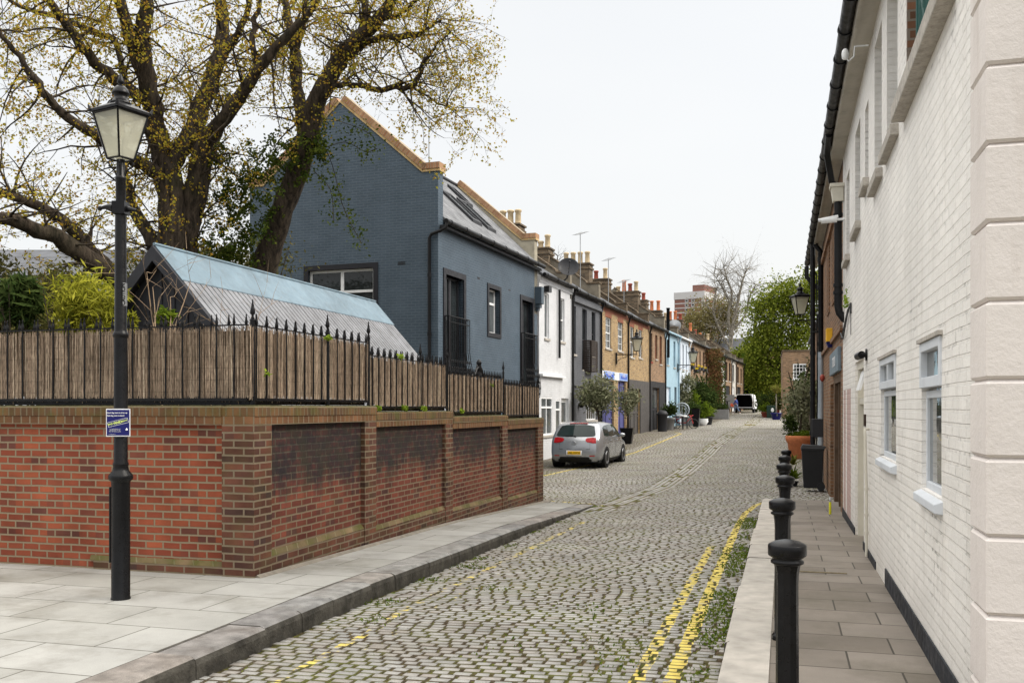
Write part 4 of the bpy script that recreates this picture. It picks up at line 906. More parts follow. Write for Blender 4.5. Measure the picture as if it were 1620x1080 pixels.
row_house('white_house', 'white painted brick mews house right behind the silver car', 853, 905, 429, 456, 'whitewall',
    [('sash', 861.5, 868.5, 464, 535, {'nx': 1, 'nz': 1}), ('sash', 885, 893, 472, 540, {'nx': 2, 'nz': 2}), ('case', 856, 874, 628, 688, {}), ('case', 879, 886.5, 632, 690, {'nx': 1}), ('door', 888, 899.5, 630, 712, {'mat': 'white', 'glazed': 1})], [(-2.7, 1.3, 9.05, 'rbbb', 'sootbrick')], extra=x1)
def x2(t, L, ze, gz, s0):
    mb = MB(); fbox(mb, fE(0), 0, L, ze-.5, ze-.36, 0, .12); fbox(mb, fE(0), 0, L, ze-.36, ze-.25, 0, .07); mb.build('cornice', 'greywall', t); z = zat(601, 40.5); fbox(MB(), fE(0), 0, L, z-.3, z+.35, 0, .08).build('band', 'greywall', t)
    y0 = hit(922.5, RO, RD)[0]-s0; y1 = hit(932.5, RO, RD)[0]-s0; mb = MB()
    z0_, z1_ = zat(589, 40.8), zat(543, 40.8); mb.box(.0, .35, y0, y1, z0_, z0_+.06)
    for i in range(16): zz = z0_+.06+(z1_-z0_)*i/16; mb.box(.33, .36, y0, y1, zz+.02, zz+.08); mb.box(.0, .33, y0-.0, y0+.03, zz+.02, zz+.08)
    mb.box(.30, .37, y0, y0+.06, z0_, z1_); mb.box(.30, .37, y1-.06, y1, z0_, z1_); mb.build('slatted_balcony', 'board', t)
    mb = MB(); a, z = fpx(915.5, 640); mb.ball(fE(0)(a-s0, z, .12), .13); mb.tube([fE(0)(a-s0, z, 0), fE(0)(a-s0, z, .1)], .03, 6); mb.build('wall_lamp', 'black', t)
row_house('grey_house', 'dark grey painted mews house with tall black windows and a slatted balcony', 905.5, 950, 456.5, 476.5, 'greywall',
    [('plain', 907, 911, 484, 560), ('plain', 921, 928.5, 489, 585), ('plain', 936, 942, 494, 563), ('sash', 927, 944, 620, 664, {'nx': 5, 'nz': 2, 'glass': 'glass'})], [(-2.9, 1.3, 8.85, 'btsb', 'sootbrick')], extra=x2, parap=.75)
def arches(t, qs, L, ze):
    mb = MB()
    for q in qs: fbox(mb, fE(0), q[0]-.08, q[1]+.08, q[3], q[3]+.3, .0, .004)
    fbox(mb, fE(0), 0, L, ze-.32, ze-.1, 0, .006); mb.build('red_brick_dressing', 'redarch', t)
def rel(px, py, s0): a, z = fpx(px, py); return a-s0, z
def wlantern(label, origin, k=1., ang=0., arm=.55):
    t = T('wall_lantern', label, 'wall lantern', origin, ang, 'bracket lanterns on the mews walls')
    mb = MB(); mb.box(-.0, .05, -.06, .06, -.45, .1); mb.tube([(.03, 0, 0), (arm, 0, .0), (arm, 0, .14)], .018*k, 6); mb.tube([(.03, 0, -.35), (.2, 0, -.2), (arm*.75, 0, -.01)], .012, 5)
    mb.tube([(arm*.4+.09*math.cos(q), 0, -.1+.09*math.sin(q)) for q in np.linspace(0, 6, 10)], .008, 4); mb.build('bracket', 'black', t)
    h_ = MB(); t2 = T('x', '', ''); 
    for k_ in ('label', 'category'): del t2[k_]
    t2.name = 'lantern_head'; t2.parent = t; t2.location = (arm, 0, .16); lantern(t2, .34*k, .17*k, .42*k, 0, R(20), k)
    return t
def x3(t, L, ze, gz, s0):
    arches(t, [(*[rel(a, 0, s0)[0] for a in ab], 0, z_) for ab, z_ in (((958, 967), zat(501.5, 43.8)), ((977.5, 985.5), zat(509, 46)))], L, ze)
    f = fE(0); zt = zat(588, 45); zb = zat(601, 45)
    a0, a1, a2, a3 = [rel(x, 0, s0)[0] for x in (951, 970.5, 979, 992)]
    mb = MB(); fbox(mb, f, .05, L-.05, zb, zt, 0, .03); mb.build('fascia', 'white', t)
    sgn = T('garage_sign', 'blue and white painted notice boards above the violet garage doors', 'sign', t.location, -RA); sgn.location = (t.location.x, t.location.y, 0)
    for (u0, u1, s1, s2) in ((a0+.4, a1, '24 HOUR ACCESS', 'PARKING'), (a2, a3-.1, 'GARAGE', 'IN USE')):
        mb = MB(); fbox(mb, f, u0, u1, zb+.02, zt-.02, .031, .05); mb.build('board', 'signlb', sgn); fbox(MB(), f, u0+.25, u1-.2, zb+.1, (zb+zt)/2+.05, .051, .056).build('panel', 'signblue2', sgn)
        m_ = (u0+u1)/2; Mx = Matrix(((0, 0, 1, 0), (1, 0, 0, 0), (0, 1, 0, 0), (0, 0, 0, 1)))
        text(s1, .14, 'signwhite', sgn, Matrix.Translation((.056, m_, zt-.1)) @ Mx); text('NO PARKING' if u0 < 2 else 'KEEP CLEAR', .12, 'signwhite', sgn, Matrix.Translation((.062, m_, zb+.2)) @ Mx)
M['signblue2'] = pm('sign_mid_blue', (.06, .13, .55), .5)
t3 = row_house('stock_brick_house', 'tan brick house with violet garage doors and blue notice boards', 950.5, 993, 476.5, 499, 'tan',
    [('sash', 958, 967, 502, 551), ('sash', 977.5, 985.5, 509, 555), ('garage', 953, 971, 602, 697, {'mat': 'violet'}), ('garage', 978, 990, 602, 688, {'mat': 'violet'})], [(-2.6, 1.5, 8.95, 'bbbb', 'sootbrick')], extra=x3, parap=.5, party='sootbrick')
def x4(t, L, ze, gz, s0):
    arches(t, [(*[rel(a, 0, s0)[0] for a in ab], 0, z_) for ab, z_ in (((996.5, 1003), zat(517, 48.8)), ((1010, 1016.5), zat(522, 51)))], L, ze)
t4 = row_house('stock_brick_house', 'tan brick house with two tall white sashes over a dark brown garage front', 993.5, 1027, 499, 512.5, 'tan',
    [('sash', 997, 1003, 517, 565, {'nx': 1, 'nz': 2}), ('sash', 1010.5, 1016, 522, 566, {'nx': 1, 'nz': 2}), ('garage', 995.5, 1012, 615, 690, {'mat': 'gdoor'})], [(-3.0, 1.6, 8.9, 'srb', 'sootbrick')], lower=(602, 'gdoor'), extra=x4, party='sootbrick')
row_house('brown_brick_house', 'brown brick house with narrow arched windows and dark folding doors', 1027.5, 1052, 512.5, 523, 'tan2',
    [('plain', 1029, 1032, 527, 572, {'sm': 'terrad'}), ('plain', 1036.5, 1040, 530, 568, {'mat': 'terrad'}), ('plain', 1043.5, 1047, 532, 576, {'mat': 'terrad'}), ('garage', 1031, 1042, 613, 682, {'mat': 'dgrey', 'glazed': 1})], [(-2.3, 1.5, 8.75, 'strb', 'sootbrick')], lower=(604, 'dgrey'), party='cementw', parap=.8)
row_house('sky_blue_house', 'sky blue rendered house with matching blue pipes', 1052.5, 1073, 523, 532, 'skyblue',
    [('plain', 1055, 1058, 537, 577, {'mat': 'skyblue'}), ('plain', 1065.5, 1068.5, 540, 581, {'mat': 'skyblue'}), ('door', 1054.5, 1061, 612, 674, {'mat': 'paleblue'}), ('door', 1067, 1070.5, 612, 668, {'mat': 'dgrey'})], [(-2.8, 1.6, 8.75, 'rbr', 'sootbrick')], gmat='skyblue')
row_house('pale_blue_house', 'pale blue white house with a lantern beside the sky blue one', 1073.5, 1090, 532, 539, 'paleblue',
    [('plain', 1074.5, 1076.5, 543, 582, {'mat': 'white'}), ('plain', 1079.5, 1082, 545, 584, {'mat': 'white'}), ('plain', 1085, 1087, 547, 585, {'mat': 'white'}), ('door', 1075, 1081, 606, 655, {'mat': 'white', 'glazed': 1}), ('door', 1083.5, 1087.5, 606, 650, {'mat': 'white', 'glazed': 1})], [(-2.6, 1.4, 8.5, 'rtt', 'sootbrick')], gmat='white')
def x8(t, L, ze, gz, s0):
    for i, (px_, py_) in enumerate(((1092.5, 576), (1098.5, 582), (1102, 578), (1107, 579), (1113, 581))):
        a, z = rel(px_, py_, s0); b = T('window_box', ['first and leftmost', 'second, lowest', 'third, middle', 'fourth', 'last and rightmost'][i]+' yellow flower window box on the brick house', 'window box', (0, 0, 0), 0, 'yellow window boxes')
        b.matrix_world = Matrix.Translation(t.location+Vector((RD[0]*a, RD[1]*a, z))) @ Matrix.Rotation(-RA, 4, 'Z')
        MB().box(.01, .28, -.45, .45, -.35, -.12).build('box', 'dgrey', b); leaves('flowers', [(random.uniform(.05, .25), random.uniform(-.35, .35), random.uniform(-.12, .04)) for _ in range(45)], .07, 'yflower', b, 1.)
M['yflower'] = leafmat('yellow_flower', [(.85, .55, .02), (.9, .68, .05), (.6, .5, .03)], .3)
row_house('stock_brick_house', 'tan brick house with black windows and yellow flower boxes', 1090.5, 1117, 539, 549, 'tan2',
    [('plain', 1092, 1094, 550, 584), ('plain', 1097, 1099, 552, 588), ('plain', 1101, 1103, 553, 586), ('plain', 1106.5, 1108.5, 555, 587), ('plain', 1112, 1114, 557, 590), ('garage', 1092, 1103, 610, 655, {'mat': 'dgrey', 'glazed': 1}), ('garage', 1106, 1115, 610, 648, {'mat': 'dgrey', 'glazed': 1})], [(-2.6, 1.6, 8.6, 'bttr', 'sootbrick'), (-4.5, 1., 8.3, 'tr', 'cementw')], lower=(603, 'dgrey'), extra=x8)
row_house('creeper_house', 'brick house almost hidden under brown climbing creeper', 1117.5, 1134, 549, 558, 'tan2',
    [('plain', 1120, 1123, 562, 590), ('plain', 1127, 1129.5, 566, 592), ('garage', 1120, 1130, 612, 646, {'mat': 'dgrey'})], [(-2.6, 1.5, 8.2, 'bt', 'sootbrick')])
row_house('dirty_white_house', 'stained white painted house with ivy growing over it', 1134.5, 1146, 559, 563, 'dirtyw',
    [('plain', 1137, 1139, 610, 640), ('door', 1141, 1144, 612, 650, {'mat': 'white'})], [(-2.6, 1.5, 8.3, 'r', 'sootbrick')])
row_house('dark_timber_house', 'house with dark timber bays beside the stained white one', 1146.5, 1157, 563, 568, 'tan2',
    [('plain', 1147.5, 1151, 572, 602, {'mat': 'board'}), ('plain', 1153, 1156, 574, 603, {'mat': 'board'}), ('garage', 1148, 1155, 610, 650, {'mat': 'dgrey'})], [(-2.6, 1.5, 8.2, 'tb', 'sootbrick')])
row_house('small_white_house', 'narrow off white house near the parked van', 1157.5, 1164, 568, 571, 'dirtyw',
    [('plain', 1159, 1161.5, 577, 603), ('door', 1159, 1162, 612, 650, {'mat': 'white'})], None)
row_house('brown_end_house', 'brown brick end house of the terrace beside the green trees', 1164.5, 1176, 571, 575.5, 'tan2',
    [('plain', 1166, 1169, 580, 606, {'mat': 'board'}), ('plain', 1171.5, 1173.5, 583, 607, {'mat': 'board'}), ('garage', 1166, 1172, 612, 650, {'mat': 'dgrey'})], None)
for (px_, py_, lab) in ((974, 562, 'black bracket lantern on the tan brick house with violet doors'), (1071.5, 578.5, 'black bracket lantern between the sky blue and pale blue houses')):
    s_, d_ = hit(px_, RO, RD); wlantern(lab, (RO[0]+RD[0]*s_+.02, RO[1]+RD[1]*s_, zat(py_-1, d_)), 1.35 if px_ < 1000 else 1.5, -RA, 1.0)
for (px_, dpt, zt, h_) in ((918, 40.5, 6.8, 2.3), (962.5, 45, 6.6, 2.1), (987, 49, 6.6, 1.6)):
    q = ptD(px_, 500, dpt); tag(antenna(None, q.x, q.y, zt, h_, 7, 1, 'tv_aerial'), {918: 'tallest television aerial, on the roof of the grey house', 962.5: 'television aerial with a slanted head above the middle chimneys', 987: 'small television aerial above the tan brick house'}[px_], 'aerial')
q = ptD(1057, 500, 59); o = MB().lathe([(.1, 4.8), (.1, zat(489, 59)), (.12, zat(489, 59)), (.12, zat(487, 59))], 8, (q.x, q.y, 0)).build('flue_pipe', 'black'); tag(o, 'tall black flue pipe at the corner of the sky blue house', 'flue')
q = ptD(1067, 515, 63); d = MB()
d.add([(q.x+.45*math.cos(a)*r_, q.y-.1*(1-r_), q.z+.4*math.sin(a)*r_) for r_ in (.05, .6, 1.) for a in np.linspace(0, 2*math.pi, 14, endpoint=False)], [(j*14+i, j*14+(i+1) % 14, (j+1)*14+(i+1) % 14, (j+1)*14+i) for j in range(2) for i in range(14)], sm=True); d.tube([(q.x, q.y+.1, q.z), (q.x, q.y+.2, q.z-1.2)], .04, 5)
tag(d.build('satellite_dish', 'steel'), 'pale grey satellite dish on the roof of the sky blue house', 'satellite dish')
# ---------------------------------------------------------------- right-hand white building (local = world)
M['wbrick'] = brick('cream_white_painted_brick', (.785, .757, .72), (.845, .82, .785), (.70, .67, .63), bump=.8, streak=.16, painted=True, rough=.6, ms=.012)
k = N('pinkish_white_render'); x, y, z = k.xyz()
sn = k.noise(1., 6, k.comb(k.math('MULTIPLY', k.math('ADD', x, y), 4.), k.math('MULTIPLY', z, .45), 0.), .7)
col = k.scale((.69, .64, .61), k.rng(k.noise(1.5, 5), .3, .7, .95, 1.05)); col = k.mix(k.math('MULTIPLY', k.rng(sn, .54, .74), .28, clamp=True), col, (.30, .22, .16)); col = k.mix(k.rng(k.math('ADD', z, sn), .9, .2, 0, .4), col, (.3, .23, .17))
k.bump(k.math('ADD', k.noise(9., 6, rough=.7), k.math('MULTIPLY', k.noise(60., 3), .3)), .6, .012); M['wrender'] = k.done(col, .75)
M['oldbrick'] = brick('bare_dark_brick', (.10, .055, .035), (.20, .10, .06), (.20, .17, .14), bump=.8, vary=.4)
M['plinthb'] = pm('black_plinth_paint', (.022, .025, .032), .6, var=.3, grime=.3)
M['greenp'] = pm('dark_green_paint', (.01, .07, .06), .45)
M['pink'] = brick('pale_pink_patch', (.50, .36, .33), (.56, .42, .39), (.4, .3, .28), bump=1., painted=True)
M['beige'] = pm('beige_fascia', (.46, .43, .375), .6, var=.08, vs=1.2, grime=.35)
WXr = .93; Y0 = 5.21; Y1 = 16.4; WT = 5.74
wbd = T('white_building', 'cream white painted brick building with a rusticated rendered corner, along the right pavement', 'building', (0, 0, 0))
fR = fW(WXr)
def rY(px): return onX(px, WXr)[0]
def rz(px, py): return zat(py, onX(px, WXr)[1])
W1 = (rY(1417.5), rY(1393.5)); W2 = (rY(1489.5), rY(1458))
w1 = (rz(1405, 726), rz(1405, 565)); w2 = (rz(1473, 779), rz(1473, 538))
DR = (rY(1366.5), rY(1353)); dzt = 2.28
ups = [(4.0+1.9, rY(1433.6), 4.10, 5.55), (rY(1420), rY(1403), 4.06, 5.5), (rY(1395), rY(1383.5), 4.02, 5.5), (rY(1374), rY(1368.6), 4.28, 5.2), (rY(1361), rY(1353), 4.02, 5.35), (rY(1344), rY(1339), 3.92, 5.2)]
holes = [(W1[0], W1[1], *w1), (W2[0], W2[1], *w2), (DR[0], DR[1], -.2, dzt)]+ups[1:]
mb = MB(); wallface(mb, fR, Y0, Y1, -.3, WT, holes+[ups[0]], .20)
mb.quad((WXr, Y1, -.3), (WXr+3, Y1, -.3), (WXr+3, Y1, WT), (WXr, Y1, WT)); mb.build('wall', 'wbrick', wbd)
# deep balcony recess with the bare brick reveal
b0 = ups[0]; mb = MB(); mb.box(WXr+.205, WXr+1.4, b0[1]+.0, b0[1]+.1, b0[2], b0[3]); mb.box(WXr+1.4, WXr+1.5, b0[0], b0[1], b0[2], b0[3]); mb.box(WXr+.006, WXr+.203, b0[1]-.012, b0[1]-.002, b0[2], b0[3]); mb.build('recess', 'oldbrick', wbd)
for u in ups[1:]:
    window(wbd, fR, u[0], u[1], u[2], u[3], .18, .05, 1, 2, mat='whiteold', glass='glass')
def rsill(a, b, z, out=.07, h=.09):
    fbox(MB(), fR, a-.09, b+.09, z-h, z+.006, -.02, out).build('sill', 'stone', wbd, bevel=.008)
for u in ups[1:]: rsill(u[0], u[1], u[2])
fbox(MB(), fR, b0[0]-.1, b0[1]+.16, b0[2]-.13, b0[2]+.0, -.02, .10).build('sill', 'stone', wbd, bevel=.01)
bal = T('balcony_railing', 'dark green iron railing on the upper balcony recess of the white building', 'railing', (WXr-.05, b0[0], b0[2]))
mb = MB(); L_ = 1.05; mb.tube([(0, 0, .52), (0, L_, .52)], .016, 5); mb.tube([(0, 0, .08), (0, L_, .08)], .012, 5); mb.tube([(0, L_, 0), (0, L_, .52)], .018, 5); mb.tube([(0, L_-.02, .5), (.0, L_-.3, .1)], .012, 5); mb.build('rail', 'greenp', bal)
for i in range(17):
    y = L_*i/17; b = MB(); b.tube([(0, y, 0), (0, y, .52)], .009, 5)
    if i % 2: b.tube([(0, y+.05*math.cos(q), .3+.07*math.sin(q)) for q in np.linspace(0, 6.28, 9)], .006, 4)
    b.build('baluster', 'greenp', bal)
# ground-floor windows
def rwin(a, b, z0, z1, ztr, n):
    top = MB(); f = fR; fr = .04
    for (p, q, r, s) in ((a, a+fr, z0, ztr-.02), (b-fr, b, z0, ztr-.02), (a+fr, b-fr, z0, z0+.05), (a+fr, b-fr, ztr-.07, ztr-.02)): fbox(top, f, p, q, r, s, -.10, -.03)
    o = top.build('window', 'whiteold', wbd, bevel=.004); MB().quad(f(a, z0, -.05), f(b, z0, -.05), f(b, ztr, -.05), f(a, ztr, -.05)).build('pane', 'glassr', o)
    t2 = MB()
    for (p, q, r, s) in ((a-.01, a+fr+.01, ztr, z1), (b-fr-.01, b+.01, ztr, z1), (a+fr+.01, b-fr-.01, ztr, ztr+.07), (a+fr+.01, b-fr-.01, z1-.06, z1)): fbox(t2, f, p, q, r, s, -.08, .014)
    for i in range(1, n): m_ = a+(b-a)*i/n; fbox(t2, f, m_-.03, m_+.03, ztr+.07, z1-.06, -.07, .008)
    o = t2.build('casement', 'whiteold', wbd, bevel=.004); MB().quad(f(a, ztr, -.03), f(b, ztr, -.03), f(b, z1, -.03), f(a, z1, -.03)).build('pane', 'glassr', o)
    s = MB(); s.hexa([f(a-.06, z0-.10, -.02), f(b+.05, z0-.10, -.02), f(b+.04, z0-.09, .05), f(a-.04, z0-.09, .05), f(a-.06, z0-.005, -.02), f(b+.05, z0-.005, -.02), f(b+.04, z0-.035, .05), f(a-.04, z0-.035, .05)]); s.build('sill', 'whiteold', wbd, bevel=.006)
    h = MB(); fbox(h, f, a-.05, b+.04, z1+.003, z1+.03, 0, .03); h.build('lintel_shadow_strip', 'stone', wbd)
k = N('reflective_glass'); k.b.inputs['Base Color'].default_value = (.06, .065, .06, 1)
k.bump(k.noise(2.2, 2), .15, .02); M['glassr'] = k.done((.12, .125, .12), .02, .4, .8)
rwin(W1[0], W1[1], w1[0], w1[1], rz(1405, 614), 2); rwin(W2[0], W2[1], w2[0], w2[1], rz(1473, 612), 1)
# doorway with white jambs and an open fanlight
mb = MB(); f = fR
fbox(mb, f, DR[0], DR[0]+.14, -.2, dzt, -.18, -.03); fbox(mb, f, DR[1]-.10, DR[1], -.2, dzt, -.18, -.03); fbox(mb, f, DR[0]+.14, DR[1]-.1, dzt-.10, dzt, -.18, -.03); fbox(mb, f, DR[0]+.14, DR[1]-.1, 1.72, 1.80, -.18, -.05); mb.build('door_frame', 'cream', wbd)
mb = MB(); fbox(mb, f, DR[0]+.14, DR[1]-.1, -.1, 1.72, -.16, -.12); fbox(mb, f, DR[0]+.3, DR[1]-.25, .9, .96, -.12, -.09); d = mb.build('door', 'cream', wbd); MB().ball(f(DR[0]+.22, .9, -.08), .03).build('handle', 'steel', d)
mb = MB(); mb.hexa([f(DR[1]-.62, 1.9, -.03), f(DR[1]-.12, 1.9, -.03), f(DR[1]-.12, 1.9, .0), f(DR[1]-.62, 1.9, .0), f(DR[1]-.62, 2.16, -.10), f(DR[1]-.12, 2.16, -.10), f(DR[1]-.12, 2.16, -.07), f(DR[1]-.62, 2.16, -.07)]); mb.build('fanlight', 'white', wbd)
# plinth, pink patch, corner pilaster
for (a, b, c) in ((Y0, 9.6, .155), (10.6, DR[0], .06), (DR[1], Y1, .05)): fbox(MB(), f, a, b, -.3, c, 0, .012).build('plinth', 'plinthb', wbd)
mb = MB(); a, b = rY(1346), rY(1340); fbox(mb, f, a, b, .02, 1.95, 0, .003); mb.build('pink_patch', 'pink', wbd)
mb = MB(); a, b = rY(1338), rY(1335); fbox(mb, f, a, b, .02, 1.95, 0, .003); mb.build('pink_patch', 'pink', wbd)
XQ = .90; YQ = 4.825; kk = -6; blk = MB()
cores = MB(); cores.box(XQ+.022, 9, YQ+.022, Y0+.0, -.4, 7.4); cores.build('corner_core', 'wrender', wbd)
z = 1.97-.364*6-.17
i = 0
while z < 7.2:
    z0_, z1_ = z+.005, z+.364-.005; c = .013
    # chamfered block wrapping the corner
    V = []
    for (zz, e) in ((z0_, c), (z0_+c, 0), (z1_-c, 0), (z1_, c)):
        V += [(XQ+e, Y0-.003, zz), (XQ+e, YQ+e, zz), (9, YQ+e, zz), (9, Y0-.003, zz)]
    blk.add(V, [(4*j+q, 4*j+q+1, 4*j+q+5, 4*j+q+4) for j in range(3) for q in range(2)]+[(12, 13, 14, 15), (3, 2, 1, 0), (0, 4, 7, 3), (4, 8, 11, 7), (8, 12, 15, 11)])
    z += .364
blk.build('quoins', 'wrender', wbd)
# eaves: fascia, gutter, hopper and downpipe
mb = MB(); mb.box(.73, .93, Y0-.5, 29, WT, WT+.03); mb.box(.725, .76, Y0-.5, 29, WT-.02, WT+.19); mb.build('fascia', 'beige', wbd)
mb = MB(); mb.prism([(.70, WT+.2), (5, WT+2.2), (5, WT+2.1), (.70, WT+.12)], (Y0-.5, 29), lambda a, b, n: (a, n, b)); mb.build('roof', 'slate', wbd)
mb = MB(); mb.tube([(.655, Y0-.5, WT+.12), (.655, 29, WT+.12)], .072, 10)
y = 5.6
while y < 29: mb.tube([(.655, y-.035, WT+.12), (.655, y+.035, WT+.12)], .085, 10); mb.tube([(.655, y, WT+.12), (.74, y, WT+.05)], .02, 5); y += .92
mb.build('gutter', 'pipe', wbd)
hp = T('hopper_pipe', 'thick black rainwater pipe under a cream hopper at the end of the white building', 'pipe', (.84, Y1-.28, 0))
mb = MB(); mb.hexa([(-.08, -.10, 4.98), (.08, -.10, 4.98), (.08, .10, 4.98), (-.08, .10, 4.98), (-.11, -.13, 5.2), (.08, -.13, 5.2), (.08, .13, 5.2), (-.11, .13, 5.2)]); mb.box(-.13, .09, -.15, .15, 5.2, 5.26); mb.build('hopper', 'cream', hp, bevel=.008)
mb = MB(); mb.tube([(0, 0, 5.0), (0, 0, 3.3), (.02, 0, 3.2), (.09, 0, 3.1), (.2, 0, 3.05)], .062, 10)
for z in (4.75, 4.66, 3.62, 3.5): mb.tube([(0, 0, z), (0, 0, z+.05)], .078, 10)
mb.build('pipe', 'pipe', hp)
mb = MB(); mb.tube([(-.185, -1., 5.8), (-.185, -.3, 5.7), (-.1, -.05, 5.3), (0, 0, 5.22)], .05, 8); mb.build('swan_neck', 'pipe', hp)
# things fixed to the white wall
q = onX(1357, WXr)
c1 = T('security_camera', 'white dome security camera on a curved arm under the gutter, high on the white wall', 'security camera', (WXr-.2, 10.9, 5.55)); c1.scale = (.75, .75, .75)
mb = MB(); mb.lathe([(.03, -.13), (.045, -.11), (.05, -.05), (.04, .0), (.02, .02)], 12, (-.12, 0, 0)); mb.build('camera_head', 'white', c1); mb = MB(); mb.tube([(-.12, 0, -.10), (-.07, 0, -.16), (.0, 0, -.10), (.01, 0, .04), (.2, 0, .04)], .013, 6); mb.build('arm', 'white', c1)
c2 = T('security_camera', 'white bullet security camera beside the thick black rainwater pipe', 'security camera', (WXr, 15.9, zat(350, 15.2)))
mb = MB(); mb.tube([(-.36, 0, -.01), (-.12, 0, 0)], .045, 10); mb.tube([(-.40, 0, 0), (-.1, 0, .045)], .03, 6); mb.build('camera_head', 'white', c2); MB().tube([(-.14, 0, 0), (0, 0, 0)], .02, 6).build('arm', 'white', c2)
q = onX(1372, WXr); s5 = T('spot_lamp', 'black cylinder spot lamp on the white wall above the doorway', 'wall lamp', (WXr, q[0], zat(561, q[1])))
mb = MB(); mb.lathe([(.02, 0), (.07, .005), (.07, .02), (.02, .025)], 14); o = mb.build('base', 'black', s5); o.rotation_euler = (0, R(-90), 0)
mb = MB(); mb.tube([(-.02, 0, 0), (-.07, 0, 0)], .025, 8); mb.tube([(-.06, .0, -.0), (-.09, .17, -.01)], .045, 12); mb.build('head', 'black', s5)
q = onX(1369.5, WXr); o = fbox(MB(), fR, q[0]-.07, q[0]+.07, zat(674, q[1]), zat(655, q[1]), 0, .02).build('entry_plaque', pm('bronze', (.05, .03, .022), .4, .5), None, bevel=.004); tag(o, 'small dark bronze entry plaque right of the doorway on the white wall', 'plaque')
wp = T('waste_pipe', 'thin cream waste pipe running down the white wall to the pavement', 'pipe', (WXr, rY(1376), 0))
mb = MB(); mb.tube([(0, .06, .93+.5), (-.05, .03, .93+.5), (-.05, .02, 1.38), (-.035, 0, .75), (-.035, 0, .0)], .016, 8)
for z in (.74, .45, .25): mb.tube([(-.035, 0, z), (-.035, 0, z+.03)], .022, 8)
mb.build('pipe', 'cream', wp)
cb = T('wall_cable', 'dark cables and a straggling weed sagging across the far end of the white wall', 'cable', (WXr-.01, Y1, 0))
mb = MB()
for i in range(4): mb.tube([(-.02, .1, 2.9-.05*i), (-.03, -.7, 2.75+.04*i+.05*math.sin(i)), (-.02, -1.6, 3.05+.02*i), (-.01, -2.2, 3.15), (-.01, -2.22, 3.0-.1*i)], .006+.006*(i == 0), 4)
mb.build('cables', 'dgrey', cb); leaves('weed', [(-.04+random.gauss(0, .02), -1.7+random.gauss(0, .12), 3.16+abs(random.gauss(0, .08))) for _ in range(60)], .035, 'sprig', cb)
mp_ = T('marker_post', 'short yellow topped post at the foot of the black pipe', 'post', (.74, 16.6, pr(16.6))); mp_.scale = (.9, .9, .65); MB().lathe([(.022, 0), (.022, .3), (.018, .31)], 8).build('sleeve', pm('yellow_plastic', (.62, .60, .03), .5), mp_); MB().lathe([(.017, .31), (.017, .42), (.001, .43)], 8).build('tip', 'steel', mp_)
mb = MB(); mb.box(.15, .62, 10.2, 10.26, pr(10), pr(10)+.004); M['drain'] = pm('drain_grate', (.16, .13, .08), .9, var=.4, vs=30); o = mb.build('drain_grate', 'drain'); tag(o, 'thin brown drainage channel grate across the right pavement', 'drain')
# ---------------------------------------------------------------- brown brick building after it
M['brownb'] = brick('red_brown_brick', (.17, .085, .045), (.25, .13, .07), (.22, .17, .12), dark=(.09, .05, .035), bump=.8, vary=.3)
bb = T('brown_brick_building', 'brown brick building with a dark doorway and lattice window guards, behind the wheelie bin', 'building', (0, 0, 0))
BY1 = 24.9; dd = (17.15, 19.4); fB = fW(.94)
mb = MB(); wallface(mb, fB, Y1, BY1, -.4, WT, [(dd[0], dd[1], -.35, 2.25), (19.6, 21.0, -.35, 2.15), (19.0, 20.0, 3.7, 5.3), (21.2, 22.2, 3.7, 5.3)], .45)
mb.quad((.94, BY1, -.4), (6, BY1, -.4), (6, BY1, WT), (.94, BY1, WT)); mb.box(1.4, 6, Y1+.05, BY1-.05, -.4, WT-.05); mb.build('wall', 'brownb', bb)
mb = MB(); fbox(mb, fB, Y1+.1, BY1, 2.95, 3.03, 0, .05); fbox(mb, fB, Y1+.1, BY1, 5.2, 5.32, 0, .06); mb.build('string_course', 'brownb', bb)
for (a, b) in ((19.0, 20.0), (21.2, 22.2)):
    mb = MB()
    for i in range(7): y = a+.0+(b-a)*i/6; fbox(mb, fB, y-.03, y+.03, 3.7, 5.3, -.05, .02)
    for j in range(14): z = 3.7+1.6*j/14; fbox(mb, fB, a, b, z, z+.05, -.052, .018)
    mb.build('lattice_guard', 'brownb', bb)
M['brownw'] = pm('brown_timber', (.11, .07, .045), .7, var=.25, vs=5, grime=.3)
mb = MB(); fbox(mb, fB, dd[0], dd[0]+.12, -.35, 2.25, -.3, .0); fbox(mb, fB, dd[1]-.12, dd[1], -.35, 2.25, -.3, .0); fbox(mb, fB, dd[0]+.12, dd[1]-.12, 2.13, 2.25, -.3, 0); fbox(mb, fB, dd[0]+1, dd[0]+1.1, -.3, 2.13, -.28, -.02); mb.build('door_frame', 'brownw', bb)
mb = MB(); fbox(mb, fB, dd[0]+.12, dd[1]-.12, -.35, 2.13, -.32, -.29); d = mb.build('door', 'dgrey', bb)
MB().ball(fB(dd[0]+.9, .95, -.26), .03).build('handle', 'steel', d)
mb = MB(); fbox(mb, fB, 19.6, 21., -.35, 2.15, -.4, -.35); mb.build('door', 'brownw', bb)
sgn = T('fascia_sign', 'weathered grey blue fascia sign with white lettering above the dark doorway', 'sign', (0, 0, 0)); mb = MB(); fbox(mb, fB, dd[0]-.1, dd[1]+.6, 2.3, 2.72, 0, .06); mb.build('board', pm('grey_blue_sign', (.17, .22, .26), .6, grime=.3), sgn, bevel=.01)
MR = Matrix(((0, 0, -1, 0), (-1, 0, 0, 0), (0, 1, 0, 0), (0, 0, 0, 1)))
text('STUDIOS', .26, 'signwhite', sgn, Matrix.Translation((.94-.063, dd[0]+1.2, 2.5)) @ MR)
